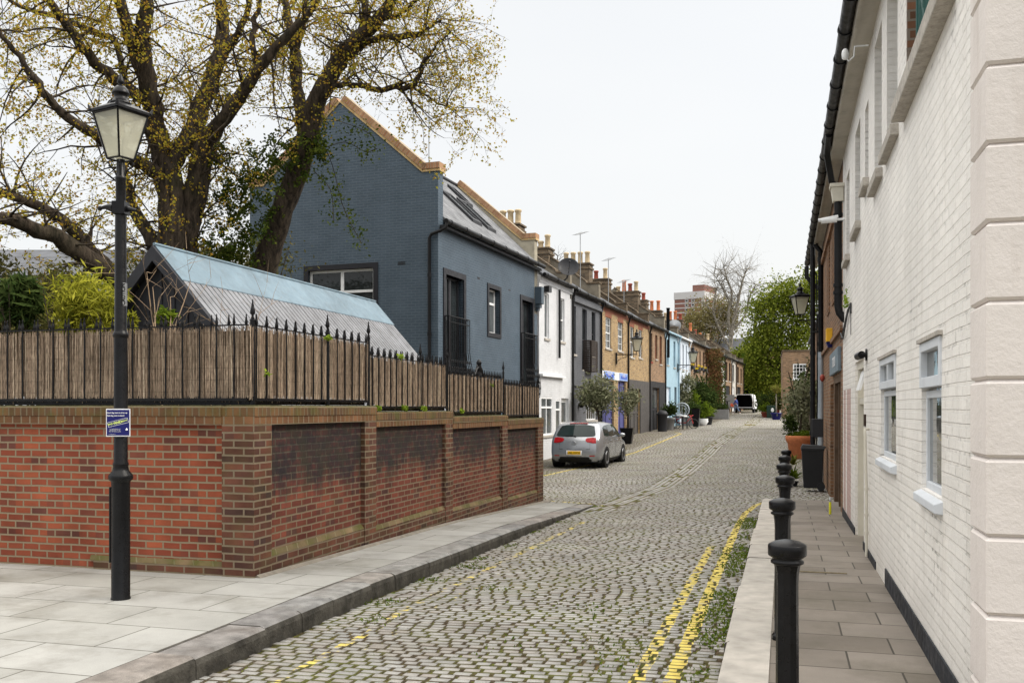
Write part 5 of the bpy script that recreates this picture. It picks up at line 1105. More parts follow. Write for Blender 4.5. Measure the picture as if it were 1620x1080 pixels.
ab = T('alarm_box', 'yellow and blue alarm box on the brown brick wall above the fascia sign', 'alarm box', (.94, 20.2, 3.05)); mb = MB(); fbox(mb, fW(0), -.16, .16, -.05, .22, 0, .12); mb.build('cover', pm('alarm_yellow', (.75, .42, .03), .5), ab, bevel=.01); mb = MB(); mb.hexa([fW(0)(*q) for q in ((-.1, -.16, 0), (.1, -.16, 0), (.1, -.16, .08), (-.1, -.16, .08), (-.16, -.052, 0), (.16, -.052, 0), (.16, -.052, .12), (-.16, -.052, .12))]); mb.build('base', 'signblue', ab)
rb = T('bell_dome', 'small round red bell on the brown brick wall beside the drainpipes', 'bell', (.9, 23.4, zat(598, 22.4))); MB().ball((-.03, 0, 0), (.06, .09, .09)).build('dome', pm('bell_red', (.28, .05, .035), .5), rb)
# pipe cluster, lamp and flues at the end of the brown wall
pc = T('drainpipes', 'cluster of black and grey drainpipes with bends at the end of the brown brick wall', 'pipe', (.78, 24.7, 0))
mb = MB(); mb.tube([(-.02, 0, zat(352, 23.5)), (-.02, 0, zat(388, 23.5)), (.10, 0, zat(398, 23.5)), (.10, 0, 3.0)], .065, 8); mb.tube([(-.02, 0, zat(352, 23.5)-.03), (-.02, 0, zat(352, 23.5))], .08, 8)
for z in (5.3, 4.6, 3.9, 3.2): mb.tube([(.10, 0, z), (.10, 0, z+.1)], .08, 8)
mb.build('soil_pipe', 'pipe', pc)
mb = MB(); mb.tube([(.10, 0, 3.0), (.10, 0, -.2)], .072, 8); mb.tube([(.10, 0, 2.9), (.10, 0, 3.05)], .085, 8); mb.build('lower_pipe', 'alu', pc)
mb = MB(); mb.tube([(-.08, .3, 5.8), (-.08, .3, -.2)], .06, 8)
for z in (5., 4., 3., 2., 1.): mb.tube([(-.08, .3, z), (-.08, .3, z+.09)], .075, 8)
mb.tube([(-.13, 0, 3.55), (.2, 0, 3.55)], .02, 5); mb.tube([(.2, -.3, 3.6), (.2, -.3, .2)], .022, 5); mb.tube([(.0, -.1, 5.), (.02, -.12, 2.), (-.02, -.1, 0)], .015, 4); mb.build('downpipe', 'pipe', pc)
wlantern('black bracket lantern projecting from the brown wall by the drainpipes, under the trees', (.98, 27.5, zat(507, 26.4)), 1.15, math.pi, .55)
fl = T('flue', 'black bent flue pipe sticking up above the right-hand lantern', 'flue', (.7, 27, 0)); MB().tube([(-.10, 0, zat(426, 26.3)), (-.10, 0, zat(442, 26.3)), (.1, 0, zat(456, 26.3)), (.2, 0, zat(460, 26.3))], .06, 8).build('pipe', 'pipe', fl)
ml = T('mail_box', 'small black letter box on the brown wall behind the wheelie bin', 'letter box', (.86, 22.9, 1.0)); MB().box(-.24, 0, -.12, .12, 0, .42).build('box', 'dgrey', ml, bevel=.01)
# next building on the right, mostly hidden behind pipes and plants
nb = T('ivy_side_building', 'low brick building on the right, mostly hidden behind the pipes and potted trees', 'building', (0, 0, 0)); mb = MB(); mb.box(1.55, 7, 25.0, 60, -.4, 5.5); mb.build('wall', 'brownb', nb); MB().box(1.4, 7.1, 24.95, 60.1, 5.5, 5.65).build('roof', 'slate', nb)
# wheelie bin
wb = T('wheelie_bin', 'black wheelie bin against the brown brick wall', 'bin', (.62, 22.4, -.18), R(0)); wb.scale = (.88, .88, .97)
mb = MB(); mb.hexa([(-.22, -.24, .06), (.22, -.24, .06), (.22, .24, .06), (-.22, .24, .06), (-.27, -.29, .96), (.27, -.29, .96), (.27, .29, .96), (-.27, .29, .96)]); mb.box(-.285, .285, -.30, .30, .92, .965); 
M['plast'] = pm('black_plastic', (.02, .021, .023), .45, bump=.1, bs=40)
mb.build('body', 'plast', wb, bevel=.02)
mb = MB(); mb.hexa([(-.29, -.31, .967), (.30, -.31, .967), (.30, .31, .967), (-.29, .31, .967), (-.25, -.26, 1.06), (.28, -.26, 1.03), (.28, .26, 1.03), (-.25, .26, 1.06)]); mb.tube([(.31, -.24, 1.0), (.31, .24, 1.0)], .018, 6); mb.build('lid', 'plast', wb, bevel=.015)
for s in (-1, 1): MB().tube([(.2, s*.24, .1), (.2, s*.28, .1)], .1, 12).build('wheel', 'plast', wb)
# ---------------------------------------------------------------- plants in pots
M['oliveleaf'] = leafmat('grey_olive_leaf', [(.10, .115, .06), (.19, .20, .12), (.27, .27, .18), (.13, .14, .07)], .25)
M['shrub'] = leafmat('shrub_green', [(.018, .035, .01), (.04, .065, .018), (.075, .10, .03), (.03, .052, .014)], .3)
M['lime'] = leafmat('lime_leaf', [(.09, .14, .015), (.15, .20, .02), (.06, .10, .015)], .4)
M['flax'] = leafmat('flax_leaf', [(.12, .13, .03), (.25, .22, .06), (.08, .11, .02)], .3)
M['concrete'] = pm('concrete_pot', (.22, .22, .22), .85, grime=.3)
def blob(c, r, n, clump=6):
    """leaf positions in uneven clumps"""
    out = []; cs = []
    for i in range(clump*4):
        d = Vector((random.gauss(0, 1), random.gauss(0, 1), random.gauss(0, 1))).normalized()*random.uniform(.35, .95)
        cs.append((c[0]+d.x*r[0], c[1]+d.y*r[1], c[2]+d.z*r[2]))
    for i in range(n):
        q = random.choice(cs); k_ = .26; out.append((random.gauss(q[0], r[0]*k_), random.gauss(q[1], r[1]*k_), random.gauss(q[2], r[2]*k_)))
    return out
def potted(name, label, x, y, pot, plant, group=None, cat='potted plant'):
    gz = float(zr(x, y)); t = T(name, label, cat, (x, y, gz), 0, group); kd, r, h, mt = pot
    mb = MB()
    if kd == 'round': mb.lathe([(r*.68, 0), (r*.95, h*.82), (r*1.06, h*.84), (r*1.08, h), (r*.98, h), (r*.95, h*.92), (.01, h*.9)], 20, cap=False)
    elif kd == 'urn': mb.lathe([(r*.5, 0), (r*.62, h*.1), (r*1.0, h*.6), (r*.9, h*.85), (r*1.0, h), (r*.9, h), (.01, h*.93)], 18, cap=False)
    elif kd == 'taper': mb.hexa([(-r*.62, -r*.62, 0), (r*.62, -r*.62, 0), (r*.62, r*.62, 0), (-r*.62, r*.62, 0), (-r, -r, h), (r, -r, h), (r, r, h), (-r, r, h)])
    else: mb.box(-r, r, -r*.6, r*.6, 0, h)
    mb.build('pot', mt, t)
    for p in plant:
        if p[0] == 'stem':
            q = MB(); q.tube(p[1], p[2], 6); q.build('stem', p[3] if len(p) > 3 else 'bark', t)
        elif p[0] == 'leaf': leaves('foliage', blob((p[1][0], p[1][1], p[1][2]), p[2], p[3]), p[4], p[5], t, p[6] if len(p) > 6 else 1.8)
        elif p[0] == 'spike':
            q = MB()
            for i in range(p[2]):
                a = random.uniform(0, 6.28); el = random.uniform(.3, 1.4); L = p[3]*random.uniform(.7, 1.1); o = Vector(p[1]); d = Vector((math.cos(a)*math.cos(el), math.sin(a)*math.cos(el), math.sin(el))); sd_ = Vector((-math.sin(a), math.cos(a), 0))*.022
                P = [o, o+d*L*.5+Vector((0, 0, 0)), o+d*L-Vector((0, 0, L*.22))]; q.add([P[0]-sd_, P[0]+sd_, P[1]-sd_*1.2, P[1]+sd_*1.2, P[2]], [(0, 1, 3, 2), (2, 3, 4)])
            q.build('foliage', p[4], t)
    return t
def rp(px, d): q = ptD(px, 645, d); return q.x, q.y
x, y = rp(946, 38.0)
potted('olive_tree', 'grey leaved olive tree on the left, rising behind the silver car', x, y, ('taper', .32, .8, 'dgrey'), [('stem', [(0, 0, .7), (.05, 0, 1.3), (-.05, 0, 1.9), (0, 0, 2.3)], [.06, .05, .045, .03]), ('stem', [(0, 0, 1.6), (.3, .1, 2.2), (.5, .2, 2.8)], [.04, .03, .02]), ('stem', [(0, 0, 1.6), (-.3, -.1, 2.2), (-.35, 0, 2.9)], [.04, .03, .02]), ('leaf', (.0, 0, 2.35), (.78, .7, .72), 2600, .07, 'oliveleaf', 2.6)], 'potted olive trees', 'potted tree')
x, y = rp(992.5, 43.0)
potted('olive_tree', 'olive tree in a tall black tapered pot in front of the violet garage door', x, y, ('taper', .30, .72, 'black'), [('stem', [(0, 0, .7), (.02, 0, 1.2), (0, 0, 1.7)], [.045, .04, .035]), ('leaf', (0, 0, 1.95), (.52, .5, .55), 1500, .06, 'oliveleaf', 2.6)], 'potted olive trees', 'potted tree')
GP = 'pots along the terrace front'
def pp(name, label, px, d, pot, plant): x, y = rp(px, d); return potted(name, label, x, y, pot, plant, GP)
pp('potted_palm', 'green spiky plant in a white banded pot outside the dark garage doors', 1060, 55, ('round', .28, .72, 'concrete'), [('spike', (0, 0, .8), 80, .85, 'shrub'), ('leaf', (0, 0, 1.2), (.4, .4, .35), 500, .09, 'shrub')])
pp('potted_shrub', 'dark grey green shrub in a concrete trough by the pale blue house', 1094, 62, ('box', .55, .5, 'concrete'), [('leaf', (0, 0, .95), (.55, .5, .5), 1300, .08, 'shrub')])
pp('tall_shrub', 'tall grey green eucalyptus shrub before the white doors of the pale blue house', 1081, 64, ('taper', .3, .5, 'dgrey'), [('stem', [(0, 0, .4), (0, 0, 2.4)], [.05, .02]), ('leaf', (0, 0, 2.1), (.75, .7, 1.15), 2200, .1, 'oliveleaf'), ('leaf', (.5, .2, 1.7), (.5, .5, .5), 700, .1, 'lime')])
pp('tall_shrub', 'large dark green bushy shrub in front of the flower box house', 1107, 68, ('taper', .4, .6, 'black'), [('stem', [(0, 0, .4), (0, 0, 2.4)], [.06, .02]), ('leaf', (0, .0, 1.9), (1.2, 1.1, 1.15), 4200, .12, 'shrub')])
pp('potted_plant', 'tall black pillar pot with a low plant, right of the concrete trough', 1101, 60, ('taper', .26, 1.15, 'black'), [('leaf', (0, 0, 1.25), (.3, .3, .2), 400, .07, 'shrub')])
pp('potted_plant', 'loose yellow green plant in a rounded white pot', 1112, 62, ('urn', .36, .45, 'white'), [('leaf', (0, 0, .95), (.45, .4, .55), 900, .09, 'lime')])
pp('potted_plant', 'bright lime plant in a dark green pot nearest the drain track', 1120, 63.5, ('round', .35, .55, 'dgrey'), [('leaf', (0, 0, .8), (.5, .5, .32), 1000, .09, 'lime')])
pp('potted_plant', 'low grasses in a large pale grey box planter near the van', 1137, 72, ('box', .75, .72, 'concrete'), [('spike', (0, 0, .7), 90, .55, 'lime'), ('leaf', (.1, 0, .95), (.7, .5, .25), 900, .08, 'shrub')])
pp('potted_shrub', 'dark red brown bush beside the creeper covered house', 1116, 72, ('round', .4, .6, 'terra'), [('leaf', (0, 0, 1.3), (.7, .7, .7), 1500, .1, 'creeper' if False else 'shrub')])
x, y = rp(1048, 53); o = T('bin', 'dark grey pillar bin beside the folding garage doors', 'bin', (x, y, float(zr(x, y)))); MB().lathe([(.26, 0), (.28, .9), (.31, .92), (.31, 1.0), (.2, 1.14), (.01, 1.16)], 14).build('body', 'dgrey', o)
# round backed chair, red tricycle
x, y = rp(1079, 57); gz = float(zr(x, y)); ch = T('garden_chair', 'metal garden chair with a round blue grey back and white cushion', 'chair', (x, y, gz))
mb = MB(); mb.tube([(.42*math.cos(a), 0, 1.12+.42*math.sin(a)) for a in np.linspace(0, 6.28, 17)], .04, 6); mb.tube([(.3*math.cos(a), 0, 1.1+.3*math.sin(a)) for a in np.linspace(0, 6.28, 17)], .02, 5)
for a in (-.2, 0, .2): mb.tube([(a, 0, .75), (a, 0, 1.5)], .015, 4)
mb.build('backrest', 'alu', ch); mb = MB(); mb.lathe([(.3, .68), (.36, .72), (.3, .8)], 14, (0, -.3, 0)); mb.build('seat', 'white', ch)
for sx_, sy_ in ((-1, 0), (1, 0), (-1, 1), (1, 1)): MB().tube([(sx_*.28, -.05-.5*sy_, .7), (sx_*.34, .05-.65*sy_, 0)], .02, 5).build('leg', 'dgrey', ch)
x, y = rp(1088, 57); gz = float(zr(x, y)); tr = T('tricycle', 'small red framed tricycle leaning by the round backed chair', 'tricycle', (x, y, gz)); M['red'] = pm('red_paint', (.45, .03, .03), .4)
mb = MB(); mb.tube([(-.7, 0, .7), (-.65, 0, .35), (-.1, 0, .35), (.2, 0, .7), (.32, 0, .3)], .035, 6); mb.tube([(-.7, 0, .5), (-.2, 0, .75)], .03, 6); mb.tube([(.1, -.2, .8), (.2, 0, .75), (.3, .2, .8)], .025, 5); mb.build('frame', 'red', tr)
for wx, wr in ((.35, .28), (-.65, .2)): MB().tube([(wx+wr*math.cos(a), 0, wr+wr*math.sin(a)) for a in np.linspace(0, 6.28, 17)], .025, 5).build('wheel', 'plast', tr)
x, y = rp(1073, 56); tb = T('side_table', 'low dark slatted table beside the white banded pot', 'table', (x, y, float(zr(x, y)))); MB().box(-.3, .3, -.25, .25, .72, .78).build('table_top', 'dgrey', tb)
for sx_ in (-1, 1):
    for sy_ in (-1, 1): MB().box(sx_*.27-.02, sx_*.27+.02, sy_*.22-.02, sy_*.22+.02, 0, .72).build('leg', 'dgrey', tb)
# terracotta planter on the right
x, y = rp(1266, 33.9)
tp = T('planter', 'big terracotta planter with a bay ball, stakes and leaning canes', 'planter', (x, y, float(zr(x, y))-.02))
mb = MB(); mb.lathe([(.33, 0), (.36, .02), (.44, .58), (.47, .60), (.475, .64), (.50, .66), (.515, .8), (.5, .84), (.46, .84), (.44, .76), (.01, .74)], 28, cap=False); mb.build('pot', 'terra', tp); MB().lathe([(.45, .75), (.2, .78), (.01, .79)], 14, cap=False).build('compost', 'soil', tp)
leaves('foliage', blob((-.33, 0, 1.22), (.26, .26, .34), 1500, 8), .05, 'shrub', tp); leaves('low_foliage', blob((.0, 0, .9), (.42, .4, .12), 1000), .05, 'lime', tp)
leaves('grey_foliage', blob((.15, .1, 2.2), (.65, .5, .75), 1700), .07, 'oliveleaf', tp, 2.4)
for (P, r_, mt) in (([(.4, 0, .8), (.3, 0, 1.6), (.02, 0, 2.75)], .024, 'barkl'), ([(.0, .1, .8), (-.1, .05, 1.8), (-.4, 0, 3.1)], .018, 'bark'), ([(.0, 0, .8), (.05, 0, 1.9), (.2, 0, 3.0), (.5, 0, 3.9)], .03, 'bark')): q = MB(); q.tube(P, r_, 5); q.build('cane', mt, tp)
o = leaves('spiky_weeds', [(.0, 0, 0)], .05, 'lime'); bpy.data.objects.remove(o)
pg = potted('spider_plant', 'trailing grassy plant on the ground left of the wheelie bin', .22, 23.8, ('round', .12, .12, 'dgrey'), [('spike', (0, 0, .15), 60, .5, 'lime'), ('spike', (0, .1, .5), 30, .4, 'flax')])
# shrubs filling the right-hand side up to the far brick house
for (px_, d_, h_, r_, m_, lab) in ((1279, 40, 2.4, .8, 'oliveleaf', 'grey green bush behind the terracotta planter'), (1272, 46, 3.0, 1.0, 'shrub', 'dark green bush climbing by the pipes, in front of the brick house'), (1283, 52, 3.6, 1.1, 'shrub', 'tall dark shrub against the right edge of the far brick house')):
    x, y = rp(px_, d_); gz = float(zr(x, y)); t = T('bush', lab, 'bush', (x, y, gz)); MB().tube([(0, 0, 0), (0, 0, h_*.6)], .05, 5).build('stem', 'bark', t); leaves('foliage', blob((0, 0, h_*.55), (r_*.8, r_, h_*.45), 2600), .1, m_, t, 2.)
# far brick house at the end on the right
hx, hy = rp(1238.5, 72); fz = float(zr(hx, 72))
fh = T('far_brick_house', 'plain brown brick house end with a small white sash window, far right', 'house', (hx, hy, 0), R(1))
zt = zat(556, 72); wa = onY(1254.5, hy)[0]-hx; wb_ = onY(1275.5, hy)[0]-hx; wz = (zat(600, 72), zat(575.5, 72))
mb = MB(); wallface(mb, fS(0), 0, 8, .2, zt, [(wa, wb_, *wz), (1.2, 2.6, .4, 2.6)], .12); mb.quad((0, 0, .2), (0, 9, .2), (0, 9, zt), (0, 0, zt)); mb.quad((0, 9, .2), (8, 9, .2), (8, 9, zt), (0, 9, zt)); mb.quad((0, 0, zt), (8, 0, zt), (8, 9, zt), (0, 9, zt)); mb.build('wall', 'tan2', fh)
MB().box(-.06, 8.1, -.06, 9.1, zt+.002, zt+.12).build('coping', 'sootbrick', fh)
window(fh, fS(0), wa, wb_, *wz, .06, .09, 4, 4, sill=.08, sillmat='white', bar=.035, glass='glass')
mb = MB(); fbox(mb, fS(0), 1.2, 2.6, .4, 2.6, -.1, -.06); mb.build('door', 'white', fh)
mb = MB(); mb.tube([(2.35, -.08, zt), (2.35, -.08, 3)], .05, 5); mb.tube([(2.6, -.08, zt-.3), (2.6, -.08, 2)], .12, 5); mb.build('downpipe', 'pipe', fh)
x, y = rp(1228, 70); potted('cordyline', 'spiky topped cordyline in a dark pot before the far brick house', x, y, ('round', .4, .5, 'signblue'), [('stem', [(0, 0, .4), (.0, 0, 1.9)], [.06, .05], 'barkl'), ('spike', (0, 0, 1.9), 110, 1.0, 'flax')], cat='potted plant')
x, y = rp(1221, 76); potted('potted_shrub', 'bushy shrub left of the dark green bin at the end of the mews', x, y, ('box', .6, .5, 'terrad'), [('leaf', (-.3, 0, 1.1), (.9, .8, .75), 1800, .1, 'shrub'), ('leaf', (.2, 0, .9), (.6, .6, .5), 600, .1, 'flax')])
x, y = rp(1211, 74); potted('potted_plant', 'small round green plant at the left end of the far pots', x, y, ('round', .35, .4, 'terrad'), [('leaf', (0, 0, .7), (.5, .4, .4), 700, .08, 'lime')])
x, y = rp(1220, 73); o = T('garden_bin', 'dark green bin with a white emblem among the far plants', 'bin', (x, y, float(zr(x, y)))); MB().box(-.33, .33, -.3, .3, 0, .95).build('body', pm('bin_green', (.015, .035, .025), .5), o, bevel=.03); MB().ball((.1, -.31, .6), (.12, .02, .17)).build('emblem', 'white', o)
x, y = rp(1243, 70); gz = float(zr(x, y))
# climbers on the terrace houses
M['creeperl'] = leafmat('brown_creeper', [(.09, .045, .025), (.16, .08, .04), (.06, .05, .02), (.10, .09, .03)], .2)
def onrow(px, py, out=.1): s_, d_ = hit(px, RO, RD); return Vector((RO[0]+RD[0]*s_+out, RO[1]+RD[1]*s_, zat(py, d_)))
P = []; 
for i in range(5200):
    t_ = random.random(); px_ = random.gauss(1126, 4.2)+(random.gauss(-3, 5) if t_ < .25 else 0); py_ = 552+t_*92
    if 1112 < px_ < 1137: v = onrow(px_, py_, random.uniform(.05, .55)); P.append(tuple(v))
cg = T('climber', 'brown leafed creeper hanging between the flower boxes and the stained white house', 'climber', (0, 0, 0)); leaves('foliage', P, .13, 'creeperl', cg)
mb = MB()
for i in range(5): p_ = [onrow(1122+3*i+random.gauss(0, 1.5), py_, .08) for py_ in (645, 620, 600, 575, 558)]; mb.tube(p_, [.06, .05, .04, .03, .02], 5)
mb.build('stem', 'bark', cg)
P = [tuple(onrow(random.uniform(1134.5, 1145), random.uniform(562, 640), random.uniform(.05, .25))) for _ in range(420)]; cg = T('climber', 'sparse dark ivy dotted over the stained white house', 'climber', (0, 0, 0)); leaves('foliage', P, .14, 'shrub', cg); MB().tube([onrow(1140, 650, .05), onrow(1139, 600, .05), onrow(1138, 570, .05)], .04, 5).build('stem', 'bark', cg)
P = [tuple(onrow(random.gauss(1100, 20), random.gauss(533, 6), random.uniform(-1.5, 0))) for _ in range(0)]
# ---------------------------------------------------------------- parked silver hatchback (local: rear at y=0, front at y=4.2)
k = N('silver_car_paint'); M['carp'] = k.done((.36, .37, .39), .26, .6, .5); k.b.inputs['Coat Weight'].default_value = .4
M['carglass'] = pm('car_glass', (.015, .024, .024), .05, spec=.25); M['tyre'] = pm('tyre', (.012, .012, .012), .85); M['rim'] = pm('alloy', (.42, .43, .45), .3, .8)
M['tail'] = pm('tail_red', (.36, .006, .01), .25, spec=.3, var=.3, vs=14); M['plate'] = pm('plate_yellow', (.85, .50, .02), .4, var=.02); M['blackpl'] = pm('bumper_black', (.012, .012, .012), .6)
q = ptD(909, 740, 30.7); car = T('parked_car', 'silver five door hatchback parked at the left kerb, seen from behind', 'car', (q.x-.0, q.y, float(zr(q.x, q.y+1.5))), -R(2.6))
zl = [.20, .30, .48, .66, .84, .98, 1.22, 1.40, 1.455]
def body_pt(t, k_):
    """t along the car 0..1, k_ level -> (halfwidth, y, z)"""
    rear = [.10, .02, .0, .03, .05, .12, .36, .56, .75][k_]; front = [4.12, 4.18, 4.2, 4.18, 4.08, 3.75, 2.95, 2.55, 2.3][k_]
    y = rear+(front-rear)*t; z = zl[k_]
    if k_ in (4, 5):
        hood = np.interp(t, [0, .72, .85, 1], [z, z, .88 if k_ == 5 else .80, .76 if k_ == 5 else .70]); z = hood
    if k_ == 8: z = np.interp(t, [0, .25, .6, 1], [1.43, 1.475, 1.47, 1.43])
    wmax = [.80, .86, .885, .89, .88, .86, .79, .70, .56][k_]
    e = np.interp(t, [0, .012, .04, .1, .3, .8, .93, .975, 1.], [.80, .885, .945, .985, 1., 1., .95, .86, .70]) if k_ < 6 else np.interp(t, [0, .03, .12, .5, .9, 1], [.88, .94, .985, 1., .96, .90])
    return wmax*e, y, z
ts = [0, .012, .03, .06, .1, .16, .22, .3, .4, .5, .6, .7, .76, .82, .88, .93, .965, .985, 1.]
mb = MB(); vs = []; nk = 9
for t in ts:
    pr_ = [body_pt(t, k_) for k_ in range(nk)]
    for s in (1, -1):
        for w_, y, z in pr_: vs.append((s*w_, y, z))
fs = []; m = 2*nk
for i in range(len(ts)-1):
    for k_ in range(nk-1):
        a = i*m+k_; b = (i+1)*m+k_; fs.append((a, a+1, b+1, b)); a += nk; b += nk; fs.append((a, b, b+1, a+1))
    fs.append((i*m+nk-1, i*m+2*nk-1, (i+1)*m+2*nk-1, (i+1)*m+nk-1))
mb.add(vs, fs, sm=True)
def endcap(t, bulge):
    xsn = [-1, -.85, -.5, 0, .5, .85, 1]; V = []
    for k_ in range(nk):
        w_, y, z = body_pt(t, k_)
        for u in xsn: V.append((w_*u, y+bulge*(1-u*u), z+0))
    mb.add(V, [(k_*7+i, k_*7+i+1, (k_+1)*7+i+1, (k_+1)*7+i) for k_ in range(nk-1) for i in range(6)], sm=True)
endcap(0, -.075); endcap(1., .12)
body = mb.build('body', 'carp', car)
def rear(u, z, off=.0):   # point on the rear face: u = -1..1 across
    w_ = np.interp(z, zl, [body_pt(0, k_)[0] for k_ in range(nk)]); y = np.interp(z, zl, [body_pt(0, k_)[1] for k_ in range(nk)]); return (w_*u, y-.075*(1-u*u)-off, z)
def rpatch(name, mat, pts, off=.006, nsub=6, parent=car):
    """pts: top/bottom outline columns [(u, zbot, ztop)]"""
    b = MB(); V = []
    for (u, z0, z1) in pts:
        for j in range(nsub+1): V.append(rear(u, z0+(z1-z0)*j/nsub, off))
    n_ = nsub+1; b.add(V, [(i*n_+j, (i+1)*n_+j, (i+1)*n_+j+1, i*n_+j+1) for i in range(len(pts)-1) for j in range(nsub)], sm=True); return b.build(name, mat, parent)
rpatch('rear_window', 'carglass', [(-.93, 1.04, 1.10), (-.86, 1.02, 1.34), (-.6, 1.01, 1.375), (0, 1.0, 1.385), (.6, 1.01, 1.375), (.86, 1.02, 1.34), (.93, 1.04, 1.10)], .016)
for s in (-1, 1):
    rpatch('tail_light', 'tail', [(s*.52, .875, .93), (s*.60, .83, .965), (s*.85, .80, .985), (s*1.0, .80, .965)], .014)
    rpatch('reflector', 'tail', [(s*.72, .375, .405), (s*.96, .375, .405)], .012)
rpatch('lower_bumper', 'blackpl', [(-.85, .2, .25), (-.68, .2, .35), (0, .2, .36), (.68, .2, .35), (.85, .2, .25)], .010)
rpatch('tailgate_shadow_line', 'blackpl', [(-.72, .60, .612), (0, .575, .588), (.72, .60, .612)], .006, 1)  # black strip painted in for the shadow line between tailgate and bumper
for s in (-1, 1): rpatch('tailgate_seam', 'blackpl', [(s*.715, .60, .84), (s*.722, .60, .84)], .005)
rpatch('plate_recess', 'signwhite', [(-.36, .415, .565), (0, .415, .565), (.36, .415, .565)], .010)
pl_ = rpatch('number_plate', 'plate', [(-.31, .435, .545), (0, .435, .545), (.31, .435, .545)], .018)
text('LF62 XWW', .085, 'black', pl_, Matrix.Translation((0, -.098, .488)) @ Matrix.Rotation(R(90), 4, 'X'), bold=.001)
bd = MB(); bd.lathe([(.062, 0), (.062, .012), (.05, .014)], 18); o = bd.build('badge', 'rim', car); o.location = (0, -.035, .80); o.rotation_euler = (R(84), 0, 0)
b2 = MB(); [b2.box(*q_) for q_ in ()]
for P in ([(-.035, .035), (-.012, -.03), (.0, .0), (.012, -.03), (.035, .035)], [(-.018, .045), (0, .01), (.018, .045)]): b2.tube([(a, b, .016) for a, b in P], .005, 4)
o2 = b2.build('emblem', 'blackpl', o)
wpr = MB(); wpr.tube([rear(.0, 1.02, .02), rear(-.25, 1.035, .025), rear(-.5, 1.04, .025)], .012, 5); wpr.tube([rear(0, 1.0, .02), rear(0, 1.03, .03)], .03, 6); wpr.build('wiper', 'blackpl', car)
bl = MB(); bl.hexa([(-.3, .60, 1.40), (.3, .60, 1.40), (.3, .64, 1.41), (-.3, .64, 1.41), (-.3, .50, 1.425), (.3, .50, 1.425), (.3, .62, 1.44), (-.3, .62, 1.44)]); bl.build('brake_light', 'tail', car)
def spatch(name, mat, s, corners, off=.008):
    b = MB(); V = []
    def side(y, z):
        for_k = []
        best = None
        wz = []
        for k_ in range(nk):
            r_ = body_pt(0, k_)[1]; f_ = body_pt(1, k_)[1]; t = min(1, max(0, (y-r_)/(f_-r_))); w_, _, zz = body_pt(t, k_); wz.append((zz, w_))
        wz.sort(); return np.interp(z, [a for a, _ in wz], [b_ for _, b_ in wz])
    for (y, z0, z1) in corners:
        for j in range(5): z = z0+(z1-z0)*j/4; V.append((s*(side(y, z)+off), y, z))
    b.add(V, [(i*5+j, (i+1)*5+j, (i+1)*5+j+1, i*5+j+1) for i in range(len(corners)-1) for j in range(4)], sm=True); return b.build(name, mat, car)
for s in (-1, 1):
    spatch('side_window', 'carglass', s, [(.62, 1.05, 1.08), (.72, 1.02, 1.28), (.95, 1.01, 1.34), (1.25, 1.0, 1.36)]); spatch('side_window', 'carglass', s, [(1.3, 1.0, 1.365), (1.7, .99, 1.38), (2.05, .99, 1.38)]); spatch('side_window', 'carglass', s, [(2.12, .99, 1.38), (2.4, .98, 1.37), (2.7, .97, 1.28), (3.0, .96, 1.12), (3.15, .96, .99)])
    for yy in (1.15, 2.08, 3.05): spatch('door_seam', 'blackpl', s, [(yy, .35, .95), (yy+.012, .35, .95)], .004)
    spatch('sill_trim', 'blackpl', s, [(1., .2, .27), (3.2, .2, .27)], .004)
    mbm = MB(); mbm.ball((s*.98, 2.75, 1.0), (.11, .07, .075)); mbm.tube([(s*.84, 2.8, .96), (s*.92, 2.78, .97)], .025, 5); mbm.build('wing_mirror', 'carp', car); 
    for yy in (1.28, 2.25): MB().tube([(s*.895, yy, .86), (s*.915, yy+.07, .865), (s*.895, yy+.16, .86)], .014, 5).build('door_handle', 'carp', car)
    for yy in (.80, 3.38):
        ar = MB(); ar.tube([(s*.60, yy, .315), (s*.893, yy, .315)], .36, 24); ar.build('wheel_arch', 'blackpl', car)
        wt = MB(); wt.lathe([(.20, -.09), (.29, -.10), (.315, -.07), (.315, .07), (.29, .10), (.20, .09)], 28); w_ = wt.build('wheel', 'tyre', car); w_.location = (s*.80, yy, .315); w_.rotation_euler = (0, R(90), 0)
        rm = MB(); rm.lathe([(.205, -.1), (.205, .1), (.18, .1), (.18, .06), (.001, .05)] if s > 0 else [(.001, -.05), (.18, -.06), (.18, -.1), (.205, -.1), (.205, .1)], 24, cap=False)
        for a in range(5):
            an = a*1.2566; c_, s_ = math.cos(an), math.sin(an); zz = .085*s; P = [(.04*c_+.03*s_, .04*s_-.03*c_, zz), (.19*c_+.03*s_, .19*s_-.03*c_, zz), (.19*c_-.03*s_, .19*s_+.03*c_, zz), (.04*c_-.03*s_, .04*s_+.03*c_, zz)]
            rm.add(P+[(p_[0], p_[1], zz-.03*s) for p_ in P], [(0, 1, 2, 3), (0, 1, 5, 4), (2, 3, 7, 6)])
        rm.lathe([(.05, .06*s), (.05, .09*s), (.001, .092*s)], 12, cap=False); rm.build('rim', 'rim', w_)
sh = MB(); sh.box(-.78, .78, .15, 4.0, .16, .24); sh.build('underbody', 'blackpl', car)
